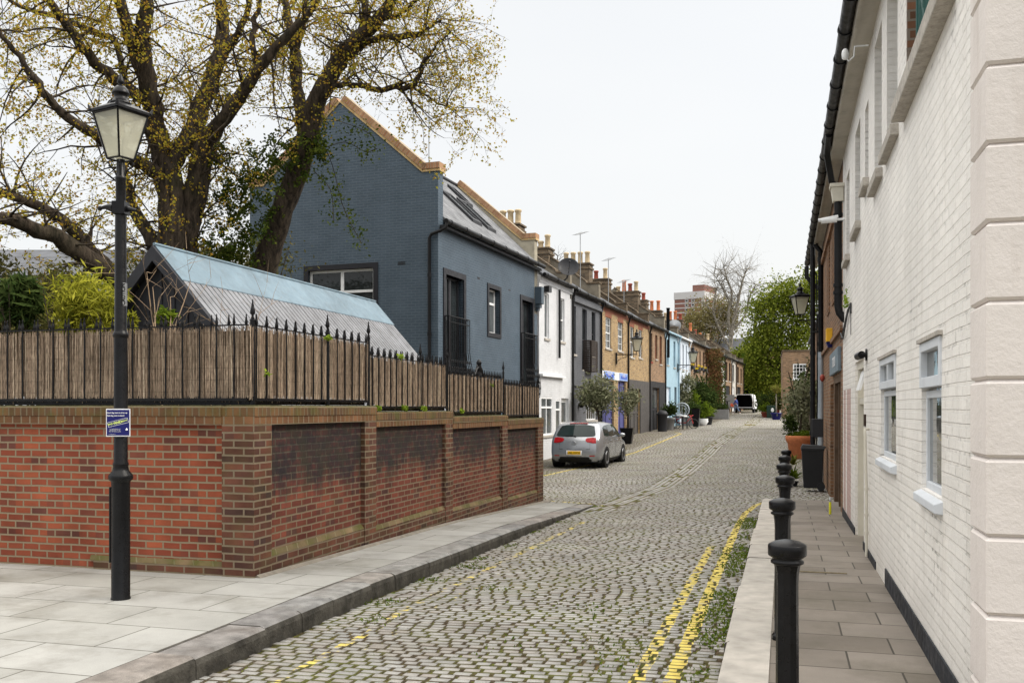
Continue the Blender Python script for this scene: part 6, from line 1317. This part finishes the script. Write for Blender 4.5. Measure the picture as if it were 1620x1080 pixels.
# ---------------------------------------------------------------- white van with its rear doors open, person walking past
q = ptD(1177, 652, 87); gz = float(zr(q.x, q.y)); van = T('delivery_van', 'white van with open rear doors and a dark empty load bay, far down the mews', 'van', (q.x, q.y, gz), R(-4)); van.scale = (.86, .86, .86)
mb = MB(); sec = [(-.98, .45), (-1.0, .9), (-.96, 1.5), (-.86, 1.93), (-.7, 2.0), (.7, 2.0), (.86, 1.93), (.96, 1.5), (1.0, .9), (.98, .45)]
V = []; Ys = [0, .1, 3.0, 3.9, 4.5, 4.9]; sc = [(.97, 1), (1, 1), (1, 1), (.97, .8), (.95, .55), (.85, .5)]
for y, (a, b) in zip(Ys, sc): V += [(x*a, y, .45+(z-.45)*b) for x, z in sec]
mb.add(V, [(j*10+i, j*10+(i+1) % 10, (j+1)*10+(i+1) % 10, (j+1)*10+i) for j in range(5) for i in range(10)]+[tuple(range(50, 60))], sm=False)
iv = [(x*.88, .02, .62+(z-.45)*.84) for x, z in sec]; mb.add(V[:10]+iv, [(i, (i+1) % 10, 10+(i+1) % 10, 10+i) for i in range(10)]); mb.build('body', 'white', van)
mb = MB(); V = iv+[(x, 2.6, z) for x, _, z in iv]; mb.add(V, [(i, (i+1) % 10, 10+(i+1) % 10, 10+i) for i in range(10)]+[tuple(range(10, 20))]); mb.build('load_bay', 'blackpl', van)
for s in (-1, 1):
    mb = MB(); mb.box(-.02, .02, -.88, 0, .0, 1.42); mb.box(-.03, -.021, -.75, -.15, .85, 1.3) if False else None
    d = mb.build('rear_door', 'concrete', van); d.location = (s*.98, -.0, .52); d.rotation_euler = (0, 0, R(-75) if s < 0 else R(8)); 
    for yy in (.9, 3.9): wt = MB(); wt.tube([(s*.78, yy, .34), (s*1.0, yy, .34)], .34, 18); wt.build('wheel', 'tyre', van)
    rpt = MB(); rpt.box(s*.97-.03, s*.97+.03, -.03, .04, .9, 1.25); rpt.build('tail_light', 'tail', van)
mb = MB(); mb.box(-.9, .9, -.1, .02, .42, .56); mb.build('bumper', 'blackpl', van)
mb = MB(); mb.quad((-.8, 3.2, 1.92), (.8, 3.2, 1.92), (.85, 4.05, 1.3), (-.85, 4.05, 1.3)); mb.build('windscreen', 'carglass', van)
def skin(name, verts, edges, rad, mat, parent, sub=1):
    me = bpy.data.meshes.new(name); me.from_pydata(verts, edges, []); o = bpy.data.objects.new(name, me); C.objects.link(o); o.parent = parent; me.materials.append(M[mat] if isinstance(mat, str) else mat)
    sm = o.modifiers.new('skin', 'SKIN'); sm.use_smooth_shade = True
    for v, r_ in zip(me.skin_vertices[0].data, rad): v.radius = (r_, r_)
    me.skin_vertices[0].data[0].use_root = True
    s2 = o.modifiers.new('sub', 'SUBSURF'); s2.levels = sub; s2.render_levels = sub; return o
M['skinc'] = pm('skin', (.42, .24, .17), .6); M['jacket'] = pm('blue_jacket', (.035, .06, .22), .8); M['jeans'] = pm('blue_grey_jeans', (.13, .17, .27), .85); M['orange'] = pm('orange_red_bag', (.65, .12, .06), .6); M['hair'] = pm('dark_hair', (.03, .02, .015), .8)
q = ptD(1165, 652, 84.5); pe = T('person', 'person in blue jacket and jeans walking past the open van with an orange bag', 'person', (q.x, q.y, float(zr(q.x, q.y))), R(-15)); pe.scale = (.85, .85, .85)
# body walks towards -x (left in the picture)
bv = [(0, 0, .92), (-.03, 0, 1.15), (-.06, 0, 1.38), (-.10, 0, 1.50), (-.13, 0, 1.60), (-.13, 0, 1.72),
      (-.02, .10, .86), (.12, .10, .50), (.36, .11, .12), (.30, .11, .05), (-.02, -.10, .86), (-.17, -.10, .48), (-.26, -.10, .08), (-.38, -.10, .04),
      (-.05, .20, 1.38), (.06, .25, 1.12), (-.06, .26, .90), (-.10, .26, .82), (-.05, -.20, 1.38), (-.10, -.25, 1.12), (-.30, -.25, 1.02), (-.38, -.25, 1.0)]
be = [(0, 1), (1, 2), (2, 3), (3, 4), (4, 5), (0, 6), (6, 7), (7, 8), (8, 9), (0, 10), (10, 11), (11, 12), (12, 13), (2, 14), (14, 15), (15, 16), (16, 17), (2, 18), (18, 19), (19, 20), (20, 21)]
br_ = [.13, .12, .15, .055, .075, .085, .09, .065, .045, .04, .09, .065, .045, .04, .06, .045, .032, .035, .06, .045, .032, .035]
skin('body', bv, be, br_, 'skinc', pe)
jv = [bv[0], bv[1], bv[2], (-.09, 0, 1.46), bv[14], bv[15], bv[16], bv[18], bv[19], bv[20]]; skin('jacket', jv, [(0, 1), (1, 2), (2, 3), (2, 4), (4, 5), (5, 6), (2, 7), (7, 8), (8, 9)], [.16, .15, .18, .08, .085, .065, .05, .085, .065, .05], 'jacket', pe)
skin('jeans', [bv[0], bv[6], bv[7], (.33, .11, .17), bv[10], bv[11], (-.25, -.10, .13)], [(0, 1), (1, 2), (2, 3), (0, 4), (4, 5), (5, 6)], [.145, .105, .08, .06, .105, .08, .06], 'jeans', pe)
MB().ball((-.11, 0, 1.70), (.105, .10, .10)).build('hair', 'hair', pe)
mb = MB(); mb.box(.26, .40, .06, .16, .0, .08); mb.box(-.44, -.24, -.15, -.05, -.02, .07); mb.build('shoes', 'white', pe, bevel=.02)
for yy in (-.035, .035): MB().ball((-.215, yy, 1.665), .014).build('eye', 'blackpl', pe)
MB().ball((-.225, 0, 1.635), (.02, .012, .02)).build('nose', 'skinc', pe)
bg = T('bag', 'orange red bag carried by the walking person', 'bag', (q.x-.36, q.y-.02, float(zr(q.x, q.y))+.62)); bg.scale = (.85, .85, .85); mb = MB(); mb.hexa([(-.16, -.1, 0), (.16, -.1, 0), (.16, .1, 0), (-.16, .1, 0), (-.2, -.07, .32), (.12, -.07, .32), (.12, .07, .32), (-.2, .07, .32)]); mb.build('pouch', 'orange', bg, bevel=.04); MB().tube([(-.1, 0, .3), (-.04, 0, .42), (.03, 0, .3)], .012, 5).build('handle', 'orange', bg)
x, y = rp(1147, 86); mt_ = T('motor_scooter', 'dark scooter parked on the left before the van', 'scooter', (x, y, float(zr(x, y))), R(70)); mb = MB(); mb.hexa([(-.7, -.16, .35), (.2, -.16, .3), (.2, .16, .3), (-.7, .16, .35), (-.8, -.15, .85), (-.1, -.15, .75), (-.1, .15, .75), (-.8, .15, .85)]); mb.tube([(.2, 0, .35), (.55, 0, .45), (.5, 0, 1.1)], .07, 6); mb.tube([(.45, -.32, 1.12), (.5, 0, 1.1), (.45, .32, 1.12)], .025, 5); mb.build('body', 'black', mt_, bevel=.05)
for wx in (-.55, .62): wt = MB(); wt.tube([(wx, -.06, .26), (wx, .06, .26)], .26, 16); wt.build('wheel', 'tyre', mt_)
x, y = rp(1207, 84); dc = T('parked_car', 'dark estate car nose just visible among the far right plants', 'car', (x, y, float(zr(x, y))), R(-5))
# dark gate wall closing the mews
x, y = rp(1196, 113); gt = T('blue_gate', 'dark navy garage door in the shade at the end of the mews', 'gate', (x, y, 1.0)); mb = MB(); mb.box(-2.0, 2.0, 0, .12, .0, 2.9); [mb.box(-2.0+i*.5, -1.95+i*.5, -.02, .0, 0, 2.9) for i in range(9)]; mb.build('door_leaf', pm('navy_door', (.012, .016, .035), .6), gt)
x, y = rp(1205, 116); ew = T('end_wall', 'dark creeper covered wall closing the end of the mews behind the van', 'wall', (x, y, 1.0)); MB().box(-14, 12, 0, .3, -.3, 4.2).build('masonry', 'oldbrick', ew)
bpy.data.objects.remove(dc)
# ---------------------------------------------------------------- trees
def grow(mb, p, d, L, r, lev, lf, droop=.0, wig=.35, seg=.22, spread=.9):
    n_ = max(2, int(L/seg)); pts = [tuple(p)]; rad = [r]; p = Vector(p); d = Vector(d).normalized()
    for i in range(n_):
        d = (d+Vector((random.gauss(0, wig), random.gauss(0, wig), random.gauss(0, wig)-droop))*.35).normalized(); p = p+d*(L/n_); pts.append(tuple(p)); rad.append(r*(1-.75*(i+1)/n_))
        if lev > 0 and random.random() < .75:
            a = Vector((random.gauss(0, 1), random.gauss(0, 1), random.gauss(0, 1))); a = (d*.7+a.normalized()*spread).normalized()
            grow(mb, p, a, L*random.uniform(.35, .6), max(rad[-1]*.6, .0035), lev-1, lf, droop, wig, seg*.7, spread)
        if lev <= 1: lf.append((tuple(p), lev))
    mb.tube(pts, rad, 3 if r < .012 else 5, cap=False)
def limb(mb, rows, lf, sub=4, kw=.86):
    """rows of (px, py, width px, depth) -> swept limb; returns world points+radii"""
    R_ = []
    for (px, py, w_, d_) in rows: q_ = ptD(px, py, d_); R_.append((q_.x, q_.y, q_.z, kw*w_/2*d_/FPX))
    P = bspl(R_, sub); pts = [tuple(p[:3]+RNG.normal(0, .018, 3)) for p in P]; rad = [max(.012, p[3]*(1+.07*math.sin(i*2.3))) for i, p in enumerate(P)]; mb.tube(pts, rad, 12); return list(zip(pts, rad))
def twigs(limbs, mb, lf, per, L=(.7, 1.7), up=.3, lev=2, droop=.05, zmin=-9):
    for lb in limbs:
        for i, (p, r_) in enumerate(lb):
            if p[2] < zmin: continue
            nn = per*(2.0 if i >= len(lb)-2 else 1)
            for _ in range(int(nn)+(random.random() < nn % 1)):
                d = Vector((random.gauss(0, 1), random.gauss(0, 1), random.gauss(0, 1)+up)); grow(mb, p, d, random.uniform(*L), min(.028, r_*.35), lev, lf, droop)
def clusters(lf, n, sg, jit=None):
    out = []; n = n*1.5; sg = sg*.85
    for p, lev in lf:
        if random.random() > .5: continue
        for _ in range(int(n)+(random.random() < n % 1)): out.append((p[0]+random.gauss(0, sg), p[1]+random.gauss(0, sg), p[2]+random.gauss(0, sg)))
    return out
M['spring'] = leafmat('young_bronze_leaf', [(.30, .25, .03), (.44, .34, .045), (.42, .24, .035), (.38, .35, .045), (.22, .19, .025), (.30, .16, .03)], .4)
M['ivy'] = leafmat('ivy_leaf', [(.025, .045, .01), (.05, .075, .015), (.10, .12, .02), (.035, .05, .012)], .2)
A = [[(268, 620, 74, 20), (270, 500, 62, 20), (270, 400, 54, 20), (271, 330, 54, 20), (262, 262, 56, 20)],
     [(262, 268, 46, 20), (246, 200, 44, 19.8), (236, 140, 38, 19.5), (226, 65, 32, 19.2), (232, 0, 27, 19), (242, -80, 20, 19), (250, -170, 12, 19)],
     [(236, 140, 30, 19.5), (214, 85, 27, 19.2), (196, 25, 24, 18.8), (176, -60, 17, 18.4), (160, -140, 10, 18)],
     [(268, 262, 42, 20), (300, 215, 40, 20.4), (325, 152, 36, 20.8), (345, 95, 32, 21), (352, 40, 27, 21.2), (345, -40, 20, 21.4), (340, -130, 11, 21.5)],
     [(280, 640, 44, 20.4), (286, 480, 44, 20.4), (296, 380, 42, 20.3), (306, 300, 38, 20.2), (325, 225, 34, 20), (368, 172, 28, 19.6), (408, 112, 23, 19.2), (448, 62, 19, 19), (490, 18, 12, 18.8), (520, -30, 8, 18.7)],
     [(256, 280, 30, 19.9), (200, 245, 26, 19.2), (150, 213, 22, 18.5), (98, 178, 18, 18), (60, 132, 16, 17.6), (20, 78, 11, 17.3), (-10, 40, 7, 17)],
     [(244, 170, 26, 19.7), (200, 137, 23, 19.2), (160, 108, 22, 18.8), (122, 62, 20, 18.4), (92, 22, 17, 18), (60, -25, 13, 17.7), (30, -90, 8, 17.5)],
     [(200, 137, 13, 19.2), (182, 66, 12, 19.8), (140, 48, 13, 20), (98, 30, 12, 20), (45, 14, 9, 20), (0, -6, 6, 20)],
     [(258, 410, 34, 20.1), (214, 335, 24, 20.3), (198, 280, 18, 20.5), (180, 225, 12, 20.8), (150, 180, 8, 21)],
     [(266, 560, 56, 20), (192, 452, 44, 19), (120, 396, 38, 18.2), (60, 362, 32, 17.6), (0, 345, 27, 17), (-80, 325, 20, 16.5)],
     [(205, 465, 34, 19.3), (150, 400, 28, 19), (95, 345, 24, 18.6), (45, 318, 20, 18.2), (0, 304, 17, 18), (-70, 290, 12, 17.7)],
     [(345, 95, 18, 21), (372, 62, 15, 21), (392, 10, 12, 20.8), (400, -60, 9, 20.6)],
     [(292, 440, 34, 20.5), (306, 350, 32, 20.5), (318, 300, 28, 20.6), (330, 240, 26, 21), (350, 200, 18, 21.6), (362, 150, 12, 22)],
     [(408, 112, 14, 19.2), (400, 60, 12, 19), (412, 0, 9, 18.9), (430, -70, 6, 18.8)]]
random.seed(21)
ta = T('tree', 'huge spreading tree with thick dark limbs and young bronze leaves, behind the lamp post', 'tree', (0, 0, 0)); p = ptD(268, 645, 20); base = Vector((p.x, p.y, -.2)); ta.location = base
mb = MB(); lf = []; LA = [limb(mb, r_, lf, 4, .76) for r_ in A]
inv = Matrix.Translation(-base)
def shift(o): o.data.transform(inv); o.parent = ta
o = mb.build('trunk', 'bark'); shift(o)
mb = MB(); lf = []; twigs(LA[1:], mb, lf, 1.15, (.6, 1.7), .35); o = mb.build('twigs', 'bark'); shift(o)
pts = clusters(lf, 3.3, .06); o = leaves('crown', pts, .048, 'spring', None, 1.3); shift(o); nA = len(pts)
B = [[(388, 560, 62, 21.5), (400, 470, 54, 21.5), (418, 420, 46, 21.3), (442, 345, 42, 21), (465, 285, 40, 20.8), (484, 228, 42, 20.6)],
     [(484, 232, 38, 20.6), (500, 165, 36, 20.5), (528, 108, 33, 20.4), (565, 65, 29, 20.2), (600, 28, 24, 20), (628, -20, 19, 19.8), (650, -90, 12, 19.6)],
     [(562, 68, 24, 20.2), (576, 35, 17, 20.3), (578, 12, 14, 20.3), (572, -20, 9, 20.4)],
     [(522, 137, 12, 20.4), (545, 134, 10, 20.3), (570, 137, 10, 20.2), (600, 142, 10, 20), (628, 136, 10, 19.8), (650, 137, 11, 19.6), (664, 118, 9, 19.5), (674, 95, 7, 19.4), (690, 70, 4, 19.2), (712, 50, 3, 19)],
     [(548, 92, 15, 20.3), (580, 68, 13, 20.1), (615, 56, 12, 19.9), (656, 57, 12, 19.6), (680, 42, 6, 19.3), (700, 30, 4, 19)],
     [(482, 215, 26, 20.6), (472, 150, 22, 20.9), (468, 85, 19, 21.2), (456, 30, 16, 21.5), (440, -40, 11, 21.8), (430, -110, 7, 22)],
     [(468, 75, 15, 21.2), (482, 25, 13, 21), (490, -40, 9, 20.8), (500, -110, 6, 20.6)],
     [(600, 28, 12, 20), (630, 24, 8, 19.7), (660, 0, 6, 19.4), (690, -30, 4, 19.2)],
     [(655, 140, 5, 19.6), (682, 158, 3.5, 19.3), (705, 170, 3, 19.1), (725, 176, 2, 19)]]
random.seed(5)
tb_ = T('tree', 'leaning ivy clad tree whose fork spreads over the blue gable', 'tree', (0, 0, 0)); p = ptD(388, 645, 21.5); base = Vector((p.x, p.y, -.2)); tb_.location = base; inv = Matrix.Translation(-base); ta = tb_
mb = MB(); lf = []; LB = [limb(mb, r_, lf) for r_ in B]; o = mb.build('trunk', 'bark'); shift(o)
mb = MB(); lf = []; twigs(LB[1:], mb, lf, 1.0, (.5, 1.5), .3, zmin=6.); 
for i in (1, 3, 4, 7, 8): 
    for (p_, r_) in LB[i][len(LB[i])//2:]:
        grow(mb, p_, Vector((.5+random.gauss(0, .6), random.gauss(0, .5), random.gauss(.0, .7))), random.uniform(.6, 1.3), .012, 2, lf, .12)
o = mb.build('twigs', 'bark'); shift(o)
pts = clusters(lf, 3.2, .06); o = leaves('crown', pts, .045, 'spring', None, 1.3); shift(o)
# ivy on the leaning trunk and between the trunks
P = []
for (cx, cy, rx_, ry_, n_, d_) in ((372, 330, 40, 75, 2600, 21.2), (345, 255, 30, 25, 500, 21), (410, 260, 30, 40, 900, 21), (455, 250, 25, 45, 900, 20.6), (490, 240, 26, 40, 800, 20.4), (360, 400, 60, 30, 1500, 21.3), (425, 350, 16, 40, 500, 20.8)):
    for c_ in range(int(n_/22)):
        px_, py_, dd_ = random.gauss(cx, rx_*.55), random.gauss(cy, ry_*.55), random.gauss(d_, .35)
        for _ in range(26): q_ = ptD(px_+random.gauss(0, 4), py_+random.gauss(0, 5), dd_+random.gauss(0, .08)); P.append(tuple(q_))
mb = MB()
for rows in (([(505, 215), (525, 260), (540, 320), (555, 355), (572, 385)]), ([(500, 240), (545, 225), (575, 240), (600, 235)]), ([(495, 270), (520, 300), (530, 350)]), ([(490, 230), (512, 190), (560, 200), (590, 215)])):
    pv = [tuple(ptD(a+random.gauss(0, 2), b, 20.4)) for a, b in rows]; pv = [tuple(v) for v in bspl(pv, 4)]; mb.tube(pv, .008, 4, cap=False)
    for v in pv:
        for _ in range(14): P.append((v[0]+random.gauss(0, .13), v[1]+random.gauss(0, .1), v[2]+random.gauss(0, .13)))
o = mb.build('ivy_stem', 'bark'); shift(o)
o = leaves('ivy', P, .06, 'ivy', None, 1.2); shift(o)
print('LEAVES', nA, len(pts), len(P))
# shrubs and bare stems in the garden behind the railing
M['bamboo'] = leafmat('bamboo_yellow', [(.20, .21, .02), (.38, .37, .04), (.10, .12, .015), (.52, .49, .07)], .4)
M['dryt'] = pm('dry_twig', (.28, .20, .13), .9)
M['dull'] = leafmat('dull_olive', [(.045, .05, .015), (.10, .095, .03), (.07, .07, .025), (.13, .11, .04)], .25)
def shrub(name, label, pxs, d_, mt, size, n_, asp=2., stem=True, cat='shrub', group=None, sm=.25):
    """pxs = (cx, cy, rx, ry) in photo pixels at camera depth d_"""
    cx, cy, rx_, ry_ = pxs; c = ptD(cx, cy, d_); k_ = d_/FPX; t = T(name, label, cat, (c.x, c.y, 0), 0, group)
    leaves('foliage', blob((0, 0, c.z), (rx_*k_, rx_*k_*.8, ry_*k_), n_, 14), size, mt, t, asp)
    if stem:
        mb = MB()
        for i in range(9): a = random.gauss(0, rx_*k_*.5); mb.tube([(a*.3, 0, -.2), (a*.7, random.gauss(0, .2), c.z*.6), (a, random.gauss(0, .3), c.z+ry_*k_*random.uniform(.2, .9))], [.03, .02, .006], 4)
        mb.build('stem', 'bark', t)
    return t
GS = 'shrubs in the garden behind the wall'
shrub('bamboo', 'yellow green bamboo clump left of the lamp post above the reed fence', (140, 490, 52, 56), 12.5, 'bamboo', .026, 4200, 5.5, group=GS); shrub('bamboo', 'small yellow green tuft against the black shed boards', (208, 510, 7, 14), 11.6, 'bamboo', .045, 160, 3.5, group=GS); shrub('shrub', 'bright green leafy shoot in front of the shed gable', (262, 500, 16, 14), 11.2, 'lime', .045, 220, 2., group=GS)
shrub('shrub', 'dark spiky yucca like shrub at the far left above the railing', (32, 478, 26, 30), 12.5, 'shrub', .05, 1500, 6, group=GS)
shrub('shrub', 'dull olive hedge mass filling the left edge behind the yucca', (40, 520, 90, 65), 14.5, 'dull', .05, 5200, 2, group=GS); shrub('shrub', 'olive brown thicket between the yucca and the bamboo', (95, 470, 60, 45), 15.5, 'dull', .045, 2600, 2, group=GS); shrub('shrub', 'olive green thicket behind the shed roof at the foot of the trees', (330, 420, 130, 40), 23.5, 'dull', .06, 4500, 2, group=GS); shrub('shrub', 'grey green hedge seen far left under the big limbs', (-20, 440, 60, 40), 18, 'dull', .05, 1500, 2, group=GS)
for (cx, h_, d_, lab) in ((262, 150, 10.9, 'pale dead forked stem standing before the shed gable'), (370, 120, 10.6, 'thin bare twigs in front of the shed roof slats'), (340, 90, 10.7, 'fine bare twigs beside the corner post')):
    random.seed(int(cx)); c = ptD(cx-6, 540, d_); t = T('bare_stem', lab, 'dead stem', (c.x, c.y, 0)); mb = MB(); r0 = .014 if cx == 262 else .006; lf_ = []
    for i in range(4): grow(mb, (0, 0, 1.9), Vector((random.gauss(.25, .3), random.gauss(0, .2), 1.)), h_*d_/FPX*random.uniform(.8, 1.3), r0, 2, lf_, -.05, .25)
    mb.tube([(0, 0, 0), (0, 0, 1.95)], r0, 5); mb.build('stem', 'dryt', t)
# houses glimpsed beyond the garden on the far left
hb = T('garden_house', 'pale rendered house with white windows glimpsed through the shrubs at the far left', 'house', (ptD(30, 645, 40).x, ptD(30, 645, 40).y, 0), R(16))
mb = MB(); wh = [(a, a+1.1, b, b+1.5) for a in (-3.5, -1.2, 1.2, 3.5) for b in (1.5, 4.6)]; wallface(mb, fS(0), -8, 6.5, -.5, 7.2, wh, .15); mb.quad((6.5, 0, -.5), (6.5, 8, -.5), (6.5, 8, 7.2), (6.5, 0, 7.2)); mb.build('wall', pm('pale_grey_render', (.42, .43, .45), .8), hb)
for h_ in wh: window(hb, fS(0), *h_, .08, .07, 2, 2)
mb = MB(); mb.prism([(-.4, 7.2), (4, 9.0), (8.4, 7.2)], (-8.2, 6.8), lambda a, b, n: (n, a, b)); mb.build('roof', 'slate', hb)
# trees at the end of the mews
M['fargreen'] = leafmat('fresh_green_leaf', [(.05, .075, .01), (.11, .145, .018), (.19, .225, .03), (.26, .29, .045), (.07, .10, .014)], .4)
M['fardark'] = leafmat('dark_green_leaf', [(.02, .045, .008), (.04, .075, .012), (.06, .10, .015)], .3)
M['haze_leaf'] = leafmat('budding_leaf', [(.20, .18, .07), (.28, .24, .10), (.16, .14, .06)], .3)
def fartree(label, px_, d_, ztop, crowns, mt, size, n_, trunkw=.35, lean=0, bk='bark'):
    x, y = rp(px_, d_); gz = 1.2; t = T('tree', label, 'tree', (x, y, gz)); mb = MB(); lf_ = []
    mb.tube([(0, 0, -.5), (lean*.3, 0, (ztop-gz)*.25), (lean, 0, (ztop-gz)*.5)], [trunkw, trunkw*.75, trunkw*.5], 8)
    for (cx, cy, rx_, ry_) in crowns:
        c = ptD(cx, cy, d_); mb.tube([(lean*.3, 0, (ztop-gz)*.25), ((c.x-x)*.5, 0, (c.z-gz)*.7), (c.x-x, c.y-y, c.z-gz)], [trunkw*.5, trunkw*.3, .05], 6)
    mb.build('trunk', bk, t); P = []
    tot = sum(a[2]*a[3] for a in crowns)
    for (cx, cy, rx_, ry_) in crowns:
        c = ptD(cx, cy, d_); k_ = d_/FPX; P += blob((c.x-x, c.y-y, c.z-gz), (rx_*k_, rx_*k_*.9, ry_*k_), int(n_*rx_*ry_/tot), 9)
    leaves('crown', P, size, mt, t, 1.3); return t
random.seed(11)
fartree('big fresh green tree filling the end of the mews behind the brick house', 1235, 104, 17, [(1240, 470, 42, 34), (1215, 500, 38, 38), (1260, 520, 38, 50), (1205, 545, 34, 40), (1235, 570, 42, 38), (1285, 470, 30, 45), (1195, 590, 22, 30), (1225, 610, 34, 26)], 'fargreen', .22, 26000)
fartree('yellow green lower tree at the left of the big fresh green tree', 1178, 118, 9, [(1172, 560, 16, 10), (1190, 552, 18, 14), (1182, 590, 18, 22)], 'fargreen', .3, 3200, .2)
fartree('dark evergreen mass low behind the navy gate', 1195, 112, 9, [(1188, 600, 20, 34), (1200, 630, 26, 20), (1180, 630, 14, 26), (1215, 625, 20, 24)], 'fardark', .32, 6000, .2)
fartree('budding olive coloured tree in front of the tower block', 1120, 130, 15, [(1110, 500, 28, 26), (1130, 488, 26, 28), (1092, 510, 22, 16), (1142, 515, 28, 28), (1112, 528, 28, 16), (1155, 500, 20, 30)], 'haze_leaf', .20, 9500, .2)
# tall bare plane tree
random.seed(33); x, y = rp(1155, 125); t = T('tree', 'tall bare pale branched plane tree against the sky beside the tower block', 'tree', (0, 0, 0)); base = Vector((x, y, 1.2)); t.location = base; inv = Matrix.Translation(-base); ta = t
mb = MB(); lf = []
Dq = [[(1158, 640, 10, 125), (1156, 570, 9, 125), (1157, 530, 7, 125), (1164, 495, 6, 125), (1170, 465, 5, 125), (1176, 440, 3.5, 125), (1182, 425, 2, 125)],
      [(1157, 540, 6, 125), (1152, 500, 5, 125), (1158, 465, 4, 125), (1150, 440, 3, 125), (1145, 422, 2, 125)], [(1160, 520, 5, 125), (1178, 500, 4, 125), (1186, 470, 3, 125), (1196, 450, 2, 125)],
      [(1155, 550, 5, 125), (1138, 520, 4, 125), (1128, 490, 3, 125), (1132, 460, 2, 125)], [(1164, 495, 3, 125), (1150, 470, 3, 125), (1140, 450, 2, 125), (1130, 435, 1.5, 125)]]
LD = [limb(mb, r_, lf, 3, .8) for r_ in Dq]; o = mb.build('trunk', 'barkl'); shift(o)
mb = MB(); lf = []; 
for lb in LD:
    for p_, r_ in lb[len(lb)//3:]:
        for _ in range(4): grow(mb, p_, Vector((random.gauss(0, 1), random.gauss(0, 1), random.gauss(.7, .7))), random.uniform(2, 4.5), .045, 2, lf, 0., .35, .8)
o = mb.build('twigs', 'barkl'); shift(o)
x, y = rp(880, 70); t = T('tree', 'small bare tree top showing behind the chimneys of the white house', 'tree', (0, 0, 0)); base = Vector((x, y, 0)); t.location = base; inv = Matrix.Translation(-base); ta = t; mb = MB(); lf = []
lb = limb(mb, [(880, 560, 6, 70), (879, 470, 5, 70), (880, 430, 3, 70), (882, 405, 1.5, 70)], lf, 3)
for p_, r_ in lb[5:]:
    for _ in range(4): grow(mb, p_, Vector((random.gauss(0, 1), random.gauss(0, 1), random.gauss(.5, .7))), random.uniform(.6, 1.6), .02, 2, lf, 0., .35, .4)
o = mb.build('trunk', 'bark'); shift(o)
# tower block
M['twbrick'] = pm('tower_red_brick', (.21, .105, .085), .9, var=.1, vs=.05); M['twwhite'] = pm('tower_white_band', (.50, .49, .49), .7)
D_ = 560.; c = ptD(1114, 645, D_); tw = T('tower_block', 'distant red brick tower block with white floor bands and a rooftop plant room', 'tower block', (c.x, c.y, 0), TH-R(32))
k_ = D_/FPX; zt = zat(460, D_); Wl = 39*k_/.78; DW = 36.
mb = MB(); mb.box(-Wl, 0, 0, DW, 0, zt-3); mb.build('wall', 'twbrick', tw)
mb = MB(); mb.box(-Wl-.3, .3, -.3, DW+.3, zt-4.2, zt)
for i in range(1, 26): z = zt-4.2-i*2.75; mb.box(-Wl-.15, .15, -.15, DW+.15, z, z+.55)
mb.box(-1.6, .2, -.25, 1.2, 0, zt-4.2); mb.build('floor_band', 'twwhite', tw)
mb = MB(); mb.box(-Wl*.45, -1, 3, 24, zt, zt+4.2); mb.build('plant_room', 'twbrick', tw)
for i in range(12):
    z = zt-4.2-(i+1)*2.75+.76
    for a in (.36, .57):
        x0 = -Wl+Wl*a; wd_ = MB(); wd_.box(x0, x0+2.1, -.25, -.05, z+.1, z+1.7); o = wd_.build('window', 'twwhite', tw); MB().quad((x0+.35, -.26, z+.5), (x0+1.75, -.26, z+.5), (x0+1.75, -.26, z+1.5), (x0+.35, -.26, z+1.5)).build('pane', 'glass', o)
    for a in range(3):
        y0 = 3+a*11; wd_ = MB(); wd_.box(.05, .22, y0, y0+5, z+.1, z+1.7); wd_.build('window', 'glassl', tw)
# far rooftops behind the terrace end
hz = T('far_house', 'brown brick house with a low roof peeping over the far end of the terrace', 'house', (rp(1150, 128)[0], rp(1150, 128)[1], 1.3), R(5)); MB().box(-7, 7, 0, 8, 0, 8).build('wall', 'tan2', hz); MB().prism([(0, 8), (4, 10), (8, 8)], (-7.2, 7.2), lambda a, b, n: (n, a, b)).build('roof', 'slate', hz)
ss = bpy.data.objects
print('OBJECTS', len(ss), 'V', sum(len(o.data.vertices) for o in ss if o.type == 'MESH'))
